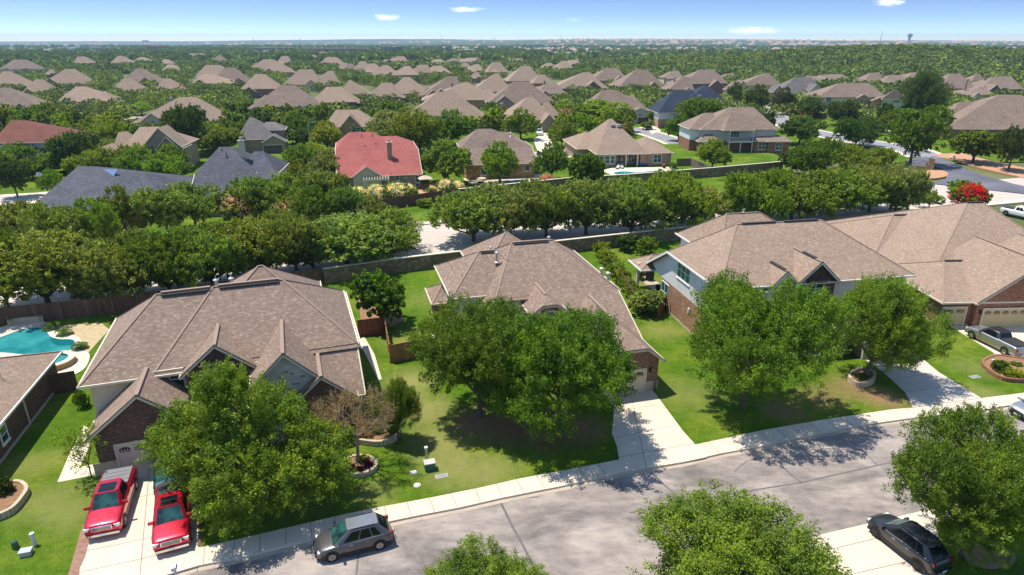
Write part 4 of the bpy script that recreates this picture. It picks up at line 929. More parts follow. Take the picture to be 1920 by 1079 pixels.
# big single storey hipped house with covered patio
h = px_house('large hipped tan roof over a covered patio and curved pool', 1118, 1268, 289, 3.2, (1157, 1162, 205), 7, 'shingle_tan', 'brick_tan', depth=22, detail=1, hips=[(1062, 1130, 256, 3.2, (1085, 1105, 235), 6.5, 14)])
W_ = h.W
h.mb = {}; h.n = 0
h.hip(-.3, W_ * .68, 0, 24, 3.2, 10.4, 10.5, 5.2, 5.9, walls=False); h.hip(W_ * .55, W_ + .2, .5, 15, 3.2, 6.4, 7); h.hip(-3.3, 8, 9, 27, 3.2, 6.5, 16)
q = h.g('brick_tan')
q.prism([(.3, .5), (4.6, .5), (4.6, 3.6), (12.8, 3.6), (12.8, .9), (W_ - .3, .9), (W_ - .3, 14), (12, 23), (.3, 23)], -.3, 3.15)
for uu in (1.0, 2.5): h.window(uu, .5, 1.8, 1.1, 1.9)
h.window(3.8, .5, 1.8, 1.1, 1.9); h.window(15.2, .9, 1.8, 2.0, 2.0, cols=2); h.window(9, 3.6, 1.5, 2.0, 2.0, cols=3); h.window(6.5, 3.6, 1.5, 1.6, 2.2, rows=1)
pp = h.part('patio_post', 'trim_cream')
for uu in (7.2, 10.1): pp.box((uu, .6, 1.5), (.28, .28, 3.1))
h.pipe(5.6, 8.4, 9.0, .25, .3, 'galvanized', True); h.pipe(7.2, 8.2, 8.9, .25, .3, 'galvanized', True)
h.done(); LAND.append((1165, 260, 'the big hipped house'))
# white and brick house with balcony
h = px_house('two storey house with white siding, balcony and brick below', 1312, 1462, 243, 6.0, (1369, 1412, 201), 3, 'shingle_taupe', 'brick_rust', upper='siding_grey', depth=15, detail=1,
    hips=[(1293, 1360, 237, 6.0, (1320, 1335, 212), 1.5, 11, dict(upper='siding_white')), (1357, 1416, 243, 6.05, (1370, 1395, 215), -2.2, 9, dict(walls=False)), (1412, 1465, 272, 3.1, (1425, 1445, 256), -2.6, 6, dict(wall='brick_rust')), (1438, 1484, 275, 3.1, (1452, 1470, 260), -3.4, 7, dict(wall='brick_rust')), (1310, 1350, 272, 3.0, (1325, 1335, 252), -2.2, 5, dict(wall='brick_rust'))])
u0_, _ = h.loc(1366, 265, -2); u1_, _ = h.loc(1411, 265, -2)
bq = h.part('balcony', 'trim_cream'); bq.box(((u0_ + u1_) / 2, -1.0, 2.9), (u1_ - u0_, 2.8, .35))
for uu in (u0_ + .1, (u0_ + u1_) / 2, u1_ - .1): bq.box((uu, -2.3, 1.4), (.22, .22, 2.9))
for uu in (u0_ + .1, u1_ - .1): bq.box((uu, -2.3, 4.5), (.2, .2, 3))
br_ = h.part('balcony_railing', 'black_trim')
br_.beam((u0_, -2.35, 4.0), (u1_, -2.35, 4.0), .06, .06)
for k in range(26): uu = u0_ + (u1_ - u0_) * k / 25; br_.box((uu, -2.35, 3.5), (.03, .03, 1.0))
h.window((u0_ + u1_) / 2 - .9, .5, 4.6, 2.6, 1.6, cols=3)
h.window(u1_ + 3.2, -2.1, 1.8, 2.9, 2.0, cols=3); h.window(u1_ + 7.2, -2.9, 1.7, 1.8, 2.0, cols=2)
h.window(-.0, 5, 1.6, .9, 1.5, 'l')
h.done(); LAND.append((1370, 240, 'the balcony house'))
# slate roof with chimney
h = px_house('slate grey roofed house with a cream chimney at left', 366, 520, 372, 3.1, (413, 438, 275), 8, 'shingle_slate', 'stucco', depth=24, detail=1,
    hips=[(480, 540, 315, 4.2, (460, 498, 281), 12, 12)])
h.mb = {}; h.n = 0; h.cat(-1, 13.5, 0, 3.1, 5.6, 6.4); h.hip(-1.1, 9.5, 5.5, 19, 6.35, 10.3, 12, 2.1, 4.4, fg=()); h.hip(5.5, 13.2, 6, 18, 6.0, 9.3, 12, 8.2, 9.9)
u_, z_ = h.loc(455, 288, 10); h.chimney(u_, 10, 7.5, 11.6, 1.0, 'stucco')
for x, y, v in ((416, 280, 11), (424, 287, 9.5), (480, 286, 15)): u_, z_ = h.loc(x, y, v); h.pipe(u_, v, z_ - .6, .8, .08)
h.done(); LAND.append((450, 310, 'the slate roofed house with chimney'))
h = px_house('long slate blue roof behind the left oaks, with a solar panel', 52, 250, 392, 3.1, (115, 180, 312), -2, 'shingle_slate', 'brick_tan', depth=26, detail=1,
    hips=[(205, 300, 345, 3.1, (225, 270, 322), 6, 14)])
u_, z_ = h.loc(213, 330, 14)
so_ = h.part('solar_panel', 'solar'); so_.beam((u_ - 1.0, 12, 6.75), (u_ + 1.9, 12, 6.75), 1.9, .12, up=Vector((.1, -.5, .87)))
for x, y, v in ((135, 317, 12), (206, 320, 13), (87, 350, 7)): u_, z_ = h.loc(x, y, v); h.pipe(u_, v, z_ - .7, .8, .08)
h.done(); LAND.append((160, 345, 'the slate blue roof'))
h = px_house('maroon roofed house with pale siding at the left edge', -14, 117, 268, 6.0, (20, 50, 226), 4, 'shingle_maroon', 'siding_grey', depth=16, wins=[(40, 272, 5, 7, .47), (62, 271, 5, 7, .47)])
h.done(); LAND.append((50, 250, 'the maroon roofed house'))
h = px_house('small grey lean roof in front of the maroon roofed house', -70, 68, 300, 3.0, (-30, 12, 270), -3, 'shingle_slate', 'brick_brown', depth=12); h.done()
h = px_house('tan gabled brick house with teal window and shutters', 232, 340, 276, 5.6, (262, 296, 238), 8, 'shingle_tan', 'brick_tan', depth=13, hips=[(205, 262, 268, 4.0, (220, 240, 248), 4, 9)],
    gables=[(296, 38, 240, -.5, 6, 5.2, dict(wall='brick_tan')), (310, 22, 256, -.8, 4, 5.0, dict(wall='brick_tan'))], wins=[(279, 280, 7, 10, -.2, dict(shutters=True)), (315, 280, 12, 13, -.5, dict(cols=2, shutters=True))])
h.gable(-3.2, 4.3, -4.5, 3, 3, 6.3, wall='brick_rust'); h.done(); LAND.append((285, 265, 'the tan gabled house'))
h = px_house('taupe roofed house with an arched brick garage gable', 442, 520, 262, 3.6, (468, 474, 220), 14, 'shingle_grey', 'brick_tan', depth=14,
    hips=[(490, 535, 246, 5.6, (497, 515, 229), 3, 8)], gables=[(512, 22, 254, -2, 6, 3.0, dict(zc=None))])
h.garage(h.loc(513, 285, -1.7)[0], -1.74, 5, mat='garage_brown'); h.done(); LAND.append((490, 245, 'the arched garage house'))
h = px_house('pale stone house with three gables behind the red roofed house', 606, 708, 238, 5.6, (630, 672, 206), 8, 'shingle_tan', 'stone_gold', depth=12,
    gables=[(656, 24, 214, -1, 5, 4.9, dict(wall='stone_gold')), (700, 14, 222, -.6, 5, 5.2, dict(wall='stone_gold')), (622, 12, 226, -.5, 5, 5.0, dict(wall='stone_gold'))],
    wins=[(671, 243, 10, 8, -.7, dict(shutters=True)), (703, 243, 8, 11, -.3, dict(shutters=True))])
h.done(); LAND.append((655, 228, 'the three gabled stone house'))
h = px_house('tan roofed house whose driveway holds the white pickup', 945, 1050, 228, 3.4, (988, 998, 182), 12, 'shingle_tan', 'brick_tan', depth=17,
    hips=[(1015, 1052, 208, 4.5, (1020, 1030, 193), 6, 8)], gables=[(1030, 14, 214, -3, 6, 3.2, {})])
h.garage(h.loc(1006, 238, .4)[0], .44, 4.6, mat='garage_brown'); u_, z_ = h.loc(941, 198, 8); h.chimney(u_, 8, 3, 8.5, 1.0); h.done(); LAND.append((1000, 205, 'the house with the white pickup'))
h = px_house('long tan roofed house with two white stone gables', 1098, 1218, 205, 5.0, (1130, 1156, 169), 6, 'shingle_taupe', 'stone_white', depth=14,
    hips=[(1150, 1222, 222, 3.4, (1160, 1188, 180), -2, 14)], gables=[(1172, 9, 194, -2.5, 5, 5.2, dict(wall='stone_white')), (1201, 19, 203, -3.6, 5, 4.2, dict(wall='stone_white'))], wins=[(1174, 208, 4, 8, -2.2, dict(shutters=True)), (1200, 216, 3, 6, -3.3)])
h.garage(h.loc(1207, 228, -3.3)[0], -3.34, 4.6, mat='garage_brown'); h.done(); LAND.append((1160, 190, 'the white gabled house'))
h = px_house('navy blue roofed brick house with a white side gable', 1232, 1325, 212, 5.2, (1262, 1300, 170), 4, 'shingle_navy', 'brick_tan', upper='siding_white', depth=14)
h.done(); LAND.append((1265, 195, 'the navy roofed house'))
h = px_house('steep navy blue pyramid roof over tan brick', 1288, 1366, 190, 4.2, (1322, 1325, 150), 10, 'shingle_navy', 'brick_tan', depth=13, gables=[(1314, 15, 178, -.8, 5, 3.4, dict(wall='stone_gold', zc=None))])
h.done(); LAND.append((1330, 175, 'the steep navy roof'))
h = px_house('tall tan house with arched front and two lit windows', 1385, 1466, 160, 6.2, (1437, 1442, 132), 6, 'shingle_taupe', 'stucco', depth=12,
    hips=[(1368, 1405, 170, 3.4, (1375, 1395, 152), 3, 10)], gables=[(1394, 10, 149, -.8, 6, 5.5, dict(wall='stucco'))], wins=[(1395, 163, 7, 8, -.5, dict(cols=2)), (1393, 179, 7, 9, -.5, dict(cols=2))])
h.done(); LAND.append((1425, 155, 'the tall tan house'))
h = px_house('taupe roofed house with stepped roofs near the rust red fence', 1450, 1553, 178, 3.4, (1492, 1520, 143), 6, 'shingle_grey', 'siding_grey', depth=16, gables=[(1462, 12, 158, -1.5, 5, 4.6, dict(wall='brick_tan')), (1532, 20, 158, -2, 6, 3.2, dict(wall='siding_grey'))])
h.done(); LAND.append((1500, 165, 'the stepped roof house'))
h = px_house('taupe roofed brick house with dark brown garage door', 1528, 1668, 182, 5.2, (1573, 1628, 156), 6, 'shingle_taupe', 'brick_tan', upper='stucco', depth=14,
    gables=[(1620, 14, 177, -1, 6, 4.6, dict(wall='brick_tan')), (1651, 18, 192, -2.5, 5, 3.6, dict(wall='stone_gold'))], wins=[(1554, 187, 9, 9, .47, dict(cols=2)), (1620, 192, 6, 9, -.7, dict(shutters=True))])
h.garage(h.loc(1648, 216, -2.2)[0], -2.24, 5, mat='garage_brown'); u_, z_ = h.loc(1598, 155, 8); h.chimney(u_, 8, 7, 10.4, 1.2, 'stucco'); h.done(); LAND.append((1600, 180, 'the brown garage house'))
h = px_house('very broad taupe roof at the right edge above the gravel bed', 1772, 2010, 243, 3.1, (1872, 1915, 178), -3, 'shingle_taupe', 'brick_rose', depth=24, hips=[(1772, 1860, 218, 3.2, (1800, 1835, 188), 7, 14)])
h.done(); LAND.append((1850, 215, 'the broad taupe roof'))
h = px_house('white gable end showing beside the big dark elm', 1672, 1722, 186, 5.0, (1672, 1722, 168), 60, 'shingle_taupe', 'siding_grey', depth=9); h.done()

# ---------------------------------------------------------------- trees
def quads_mesh(name, C, D, N, ln, wd, mat, jit=None):
    """leaves: centres C, long directions D, normals N, lengths ln, widths wd (numpy)"""
    n = len(C); S = np.cross(N, D); S /= np.linalg.norm(S, axis=1, keepdims=True) + 1e-9
    L = (D * ln[:, None] / 2); Wd = S * wd[:, None] / 2
    V = np.empty((n, 4, 3)); V[:, 0] = C - L; V[:, 1] = C + Wd - L * .1; V[:, 2] = C + L; V[:, 3] = C - Wd - L * .1
    me = bpy.data.meshes.new(name); me.vertices.add(n * 4); me.loops.add(n * 4); me.polygons.add(n)
    me.vertices.foreach_set('co', V.reshape(-1)); me.loops.foreach_set('vertex_index', np.arange(n * 4, dtype=np.int32))
    me.polygons.foreach_set('loop_start', np.arange(0, n * 4, 4, dtype=np.int32)); me.polygons.foreach_set('loop_total', np.full(n, 4, dtype=np.int32))
    me.materials.append(MATS[mat]); me.update(); return me
def unit(v): return v / (np.linalg.norm(v, axis=-1, keepdims=True) + 1e-9)
def crown_shape(rg, R, z0, z1, lobes, lr, flat=1.0):
    """lobe centres and radii making an uneven crown"""
    zc, rz = (z0 + z1) / 2, (z1 - z0) / 2; out = []
    for k in range(lobes):
        a = k * 2.399 + rg.uniform(-.4, .4); q = rg.uniform(0.15, 1) ** .6 if k else 0
        h = rg.uniform(-.75, .8) * math.sqrt(max(0, 1 - (q * .75) ** 2))
        r = lr * rg.uniform(.8, 1.25)
        out.append((np.array([R * (1 - lr * .75) * q * math.cos(a), R * (1 - lr * .75) * q * math.sin(a), zc + rz * .72 * h]), R * r, rz * r * 1.1))
    return out
def V4(me):
    a = np.empty(len(me.vertices) * 3); me.vertices.foreach_get('co', a); return a.reshape(-1, 3)
def make_tree(seed, R=5.0, H=8.5, z0=2.0, lobes=13, lr=.42, clumps=70, twig=.9, leaves=55, leaf=.17, wd=.5, trunk_r=.22, bark='bark', spray=.5, mat='leaf', limbs=2, droop=0.0):
    rg = np.random.RandomState(seed); tb = MB(); lob = crown_shape(rg, R, z0, H, lobes, lr) if isinstance(lobes, int) else [(np.array(l[:3]), l[3], l[3] * .8) for l in lobes]
    ctr = np.array([0, 0, (z0 + H) / 2 - .15 * (H - z0)]); fork = np.array([rg.uniform(-.2, .2), rg.uniform(-.2, .2), z0 * .95 + .2])
    if limbs: tb.tube((0, 0, -.3), tuple(fork), trunk_r * 1.25, trunk_r * .8, 8)
    C = []; D = []; TW = []
    for c, rr, rz in lob:
        d = unit(rg.normal(size=(clumps, 3)) + np.array([0, 0, .35]))
        rad = rg.uniform(.62, 1.08, size=(clumps, 1)) ** .7
        p = c + d * rad * np.array([rr, rr, rz])
        p[:, 2] = np.maximum(p[:, 2], z0 * .75)
        out = unit(p - ctr) * .7 + d * .5 + rg.normal(size=(clumps, 3)) * .35 + np.array([0, 0, spray - droop])
        out = unit(out); TW.append((p, out))
        if limbs:
            m = fork + (c - fork) * .55 + rg.normal(size=3) * .25; tb.tube(tuple(fork), tuple(m), trunk_r * .6, trunk_r * .35, 6, False); tb.tube(tuple(m), tuple(c), trunk_r * .35, trunk_r * .18, 5, False)
            if limbs > 1:
                for k in rg.choice(clumps, min(clumps, 9), replace=False): tb.tube(tuple(c), tuple(p[k]), trunk_r * .13, .012, 4, False)
    p = np.concatenate([a for a, b in TW]); o = np.concatenate([b for a, b in TW]); n = len(p)
    t = rg.uniform(0, 1, size=(n, leaves, 1)); L = twig * rg.uniform(.6, 1.3, size=(n, 1, 1))
    sp = (1 - .6 * t) * .24 * twig
    pos = p[:, None, :] + o[:, None, :] * t * L + rg.normal(size=(n, leaves, 3)) * sp
    pos = pos.reshape(-1, 3); dr = unit(np.repeat(o, leaves, axis=0) * .6 + rg.normal(size=pos.shape) * .8)
    nm = unit(rg.normal(size=pos.shape) + np.array([0, 0, .9])); k = len(pos)
    ln = leaf * rg.uniform(.7, 1.35, size=k)
    me = quads_mesh('crown', pos, dr, nm, ln, ln * wd * 1.5, mat)
    tm = None
    if tb.f:
        o_ = tb.build('trunk', bark, uv=False); tm = o_.data; bpy.data.objects.remove(o_)
    vv = V4(me); S = vv[rg.choice(len(vv), 1500)] / np.array([R, R, H])
    return dict(trunk=tm, crown=me, R=R, H=H, S=S)
LEAFC = dict(deep=(0.098, 0.178, 0.020), oak=(0.140, 0.215, 0.030), live=(0.150, 0.222, 0.055), lime=(0.22, 0.30, 0.030), dark=(0.066, 0.112, 0.028), grey=(0.195, 0.245, 0.10), olive=(0.170, 0.205, 0.038), fresh=(0.165, 0.255, 0.030), yellow=(0.42, 0.38, 0.02))
TREES = []
def place_tree(proto, label, loc, R, H, col, rz=None, group=None, name='tree', cat='tree', tint=None):
    o = thing(name, label, cat, loc, rz if rz is not None else random.uniform(0, 6.28), group)
    sx = R / proto['R']; sz = H / proto['H']
    c = col if isinstance(col, tuple) else LEAFC[col]; j = [random.uniform(.9, 1.12) if isinstance(col, str) else 1.0 for _ in range(3)]
    ex = random.uniform(.88, 1.12) if group and 'garden' in group else 1.0
    for k in ('trunk', 'crown'):
        if proto[k] is None: continue
        q = bpy.data.objects.new(k if name.endswith('tree') or k == 'trunk' else ('foliage'), proto[k]); COL.objects.link(q); q.parent = o; q.scale = (sx * ex, sx / ex, sz)
        q.color = (c[0] * j[0], c[1] * j[1], c[2] * j[2], 1)
    TREES.append(o); return o
near = [make_tree(11, 6.2, 9.3, 1.7, 16, .40, 100, .95, 84, .145, wd=.42), make_tree(12, 5.4, 8.6, 1.6, 15, .42, 105, .95, 84, .145, wd=.42), make_tree(13, 4.6, 8.8, 1.7, 12, .44, 100, 1.05, 84, .14, spray=.8, wd=.42)]
left_oak = make_tree(10, 6.2, 9.3, 1.9, [(-.5, .2, 6.4, 2.3), (-3.0, .3, 5.0, 2.1), (-4.4, .3, 4.0, 1.6), (1.9, .5, 4.6, 1.9), (4.3, .2, 3.5, 1.7), (0, -2.6, 4.0, 2.1), (2.6, -2.2, 3.1, 1.7), (-2.2, -1.7, 4.2, 1.7), (.6, 2.4, 4.6, 1.9), (-1.2, .2, 7.9, 1.3), (-4.8, 1.2, 3.8, 1.4), (4.9, -1.2, 2.7, 1.3), (.4, -4.0, 2.9, 1.5), (-2.2, 2.4, 4.9, 1.8)], .4, 100, .95, 84, .145, wd=.42)
nearf = make_tree(14, 4.2, 9.0, 2.0, 14, .38, 95, .85, 90, .105, spray=1.0, wd=.42)
mid = [make_tree(21, 4.2, 6.5, 1.4, 11, .43, 60, .8, 34, .26), make_tree(22, 4.2, 6.8, 1.5, 12, .40, 60, .8, 34, .26), make_tree(23, 3.8, 6.8, 1.2, 9, .5, 64, .7, 34, .25)]
rnd = make_tree(24, 3.0, 5.4, .7, 9, .5, 60, .5, 34, .26, wd=.8, spray=.1)
shr = make_tree(25, 1.2, 1.6, .05, 6, .6, 40, .25, 22, .14, limbs=0, wd=.7)
lace = make_tree(26, 2.2, 4.0, 1.0, 9, .4, 16, .6, 22, .13, trunk_r=.07, spray=.4)
thin = make_tree(27, 2.6, 5.0, 1.2, 8, .38, 16, .7, 12, .2, trunk_r=.13)
mid += [make_tree(41, 4.0, 7.6, 1.4, 7, .5, 46, .9, 24, .36, spray=.9), make_tree(42, 4.4, 5.6, 1.2, 14, .34, 34, .9, 26, .34)]
far = [make_tree(31, 4.4, 6.4, 1.0, 9, .46, 22, .6, 9, .85, limbs=1, mat='leaf_far', wd=.75), make_tree(32, 4.4, 6.0, .9, 10, .42, 22, .6, 9, .85, limbs=1, mat='leaf_far', wd=.75), make_tree(33, 4.0, 6.8, .9, 8, .5, 22, .6, 9, .8, limbs=1, mat='leaf_far', wd=.75)]
wide_ = make_tree(28, 5.2, 6.2, .7, 20, .37, 60, .8, 40, .23); wide2 = make_tree(29, 5.0, 6.2, .6, 19, .39, 60, .8, 40, .23)
def fit(proto, xc, yb, wpx, ytop, rz):
    """foot, radius and height so that the crown is as wide and reaches as high as measured"""
    p = P(xc, yb); s = scale_at(p + Vector((0, 0, 3))); R = wpx / 2 / s; H = max(.6, height_at(p, ytop) * .85)
    S = proto['S']; c, n_ = math.cos(rz), math.sin(rz)
    for _ in range(7):
        X = p.x + R * (S[:, 0] * c - S[:, 1] * n_); Y = p.y + R * (S[:, 0] * n_ + S[:, 1] * c); Z = H * S[:, 2] - CH
        d = Y * CP - Z * SP; sx_ = 960 + F * X / d; sy_ = 539.5 + F * (-Y * SP - Z * CP) / d
        x0, x1 = np.percentile(sx_, [.35, 99.65]); yt = np.percentile(sy_, .4)
        R *= (wpx / (x1 - x0)) ** .9; s = scale_at(p); H = max(.5, H + (yt - ytop) / s * .8)
        if wpx < 2000: p = Vector((p.x + (xc - (x0 + x1) / 2) / s, p.y, 0))
    return p, R, H
def tree_px(proto, label, xc, yb, wpx, ytop, col, group=None, name='tree', cat='tree', minH=0, rz=None):
    """a tree from its foot row, crown width in pixels and the row of its top"""
    rz = rz if rz is not None else random.uniform(0, 6.28)
    p, R, Hh = fit(proto, xc, yb, wpx, ytop, rz)
    return place_tree(proto, label, (p.x, p.y, 0), R, Hh, col, rz, group, name, cat)
# the oaks of the near street
tree_px(left_oak, 'broad mid green oak before the left house, right of the red pickups', 470, 934, 376, 688, (0.128, 0.210, 0.028), rz=0.0)
tree_px(near[1], 'left one of the twin deep green oaks before the centre house', 897, 780, 238, 562, 'deep', rz=2.1)
tree_px(near[1], 'right one of the twin deep green oaks, its crown over the driveway edge', 1052, 815, 250, 588, 'deep', rz=4.2)
tree_px(near[0], 'big green oak left of the ring planter before the white sided house', 1445, 765, 285, 515, (0.110, 0.205, 0.026), rz=1.2)
lean = tree_px(near[2], 'big green oak rising out of the pale ring planter', 1660, 712, 232, 524, 'oak', rz=3.3); q_ = P(1618, 710); lean.location = q_; lean.rotation_euler = (Matrix.Rotation(R_(13), 3, 'Y') @ Matrix.Rotation(3.3, 3, 'Z')).to_euler()
tree_px(nearf, 'light green treetop reaching in at the bottom edge', 905, 1195, 225, 1010, (0.125, 0.205, 0.030), rz=1.0)
tree_px(nearf, 'light green oak crown at the bottom right of centre', 1395, 1215, 405, 918, (0.125, 0.205, 0.030), rz=5.0)
tree_px(near[0], 'large oak at the right edge shading the dark crossover', 1866, 1040, 362, 772, (0.105, 0.180, 0.028), rz=2.6)
tree_px(near[2], 'small leafy tree right of the bare tree', 742, 826, 92, 712, 'deep', rz=.4)
tree_px(lace, 'lacy sapling over the flagstone path', 150, 895, 105, 795, 'fresh', rz=.2)
tree_px(rnd, 'round glossy dark green tree beside the left house', 707, 610, 100, 512, 'deep', rz=1.4)
# bare tree
bt = thing('bare_tree', 'leafless grey brown tree between left oak and flower bed', 'tree', tuple(P(672, 872)))
rb = random.Random(5); tb = MB()
def branch(a, d, L, r, k):
    b = a + d * L; tb.tube(a, b, r, r * .62, 7 if r > .05 else 4, False)
    if k == 0: return
    for i in range(3 if k > 1 else 4):
        q = (d + Vector((rb.gauss(0, .52), rb.gauss(0, .52), rb.gauss(.12, .3)))).normalized()
        branch(a + d * L * rb.uniform(.6, 1.0), q, L * rb.uniform(.6, .85), r * .55, k - 1)
branch(Vector((0, 0, -.2)), Vector((.04, .0, 1)).normalized(), 2.9, .15, 0)
for i in range(8):
    an = i * .8; branch(Vector((.1, .0, 2.5)), Vector((math.cos(an) * .9, math.sin(an) * .75 - .2, .7)).normalized(), 1.45, .065, 5)
q = tb.build('trunk', 'bark_pale', bt, uv=False); q['label'] = 'pale bare trunk and branches'
rg_ = np.random.RandomState(4); vv = np.array([tuple(v.co) for v in q.data.vertices]); vv = vv[vv[:, 2] > 3.4]; vv = vv[rg_.choice(len(vv), 5200)] + rg_.normal(size=(5200, 3)) * .09
me = quads_mesh('dry_leaf', vv, unit(rg_.normal(size=vv.shape)), unit(rg_.normal(size=vv.shape)), rg_.uniform(.06, .13, 5200), rg_.uniform(.03, .07, 5200), 'leaf'); q = bpy.data.objects.new('dry_foliage', me); COL.objects.link(q); q.parent = bt; q.color = (.26, .19, .10, 1)
for i_, (x_, y_) in enumerate([(250, 548), (330, 536), (420, 522), (500, 510), (585, 500), (668, 488)]):
    tree_px(rnd, ['dense bush behind the brown fence, left of the left roof corner', 'dense bush behind the left end of the left roof ridge', 'dense bush behind the paired roof vents', 'dense bush behind the right half of the left roof ridge', 'dense bush behind the right end of the left roof', 'dense bush left of the sparse sapling wall'][i_], x_, y_, 78, y_ - 58, ['live', 'olive', 'oak', 'live', 'deep', 'oak'][i_], name='shrub', cat='shrub')
# boulevard rows
row = [(62, 572, 200, 430, 'olive'), (212, 563, 170, 425, 'live'), (300, 552, 150, 432, 'live'), (385, 540, 150, 425, 'live'), (462, 525, 130, 420, 'live'), (545, 510, 130, 410, 'live'), (640, 497, 170, 395, 'live'), (700, 484, 120, 402, 'live'), (-10, 580, 120, 440, 'deep')]
for i, (x, y, wq, yt, c) in enumerate(row):
    lab = ['olive tree over the brown fence at far left', 'grey green oak left of the near left roof', 'grey green oak behind the corner of the left roof', 'oak crown rising over the left roof ridge', 'oak crown behind the paired roof vents', 'oak crown over the right end of the left roof', 'big grey green oak left of the sparse sapling', 'leafy oak beside the sparse sapling', 'dark tree cut by the left edge above the pool'][i]
    tree_px((wide_ if i % 2 else wide2), lab, x, y, wq * random.uniform(1.1, 1.4), yt + random.uniform(-14, 10), c if random.random() < .55 else random.choice(['oak', 'grey', 'fresh', 'olive', 'deep']), group='boulevard oaks on the near side')
tree_px(thin, 'sparse thin sapling standing in front of the pale boulevard', 753, 468, 85, 408, 'grey')
row = [(885, 452, 115, 352, 'live'), (955, 445, 125, 345, 'grey'), (1030, 440, 120, 350, 'live'), (1105, 438, 115, 345, 'live'), (1180, 440, 120, 338, 'live'), (1255, 430, 115, 335, 'grey'), (1310, 425, 90, 345, 'live'), (1420, 425, 110, 330, 'oak'), (1490, 415, 115, 325, 'oak'), (1565, 410, 125, 318, 'live'), (1640, 400, 125, 312, 'live'), (1695, 398, 80, 318, 'grey')]
for i, (x, y, wq, yt, c) in enumerate(row):
    lab = ['first oak right of the open stretch of boulevard', 'oak crown touching the left rear roof peak of the centre house', 'oak behind the centre house roof ridge', 'twisted oak behind the centre house, right of its ridge', 'oak over the back garden of the centre house', 'oak left of the white sided house', 'oak above the rear corner of the white sided house', 'oak behind the white sided house, left of its ridge', 'oak behind the middle of the white sided house', 'bright oak behind the right end of the white sided roof', 'oak left of the junction', 'last oak of the row beside the junction'][i]
    tree_px(wide_ if i % 3 else wide2, lab, x + random.uniform(-8, 8), y + 3 - random.uniform(0, 8), wq * random.uniform(1.15, 1.45), yt + random.uniform(-10, 10), c if random.random() < .6 else random.choice(['oak', 'grey', 'fresh', 'live']), group='boulevard oaks behind the centre houses')
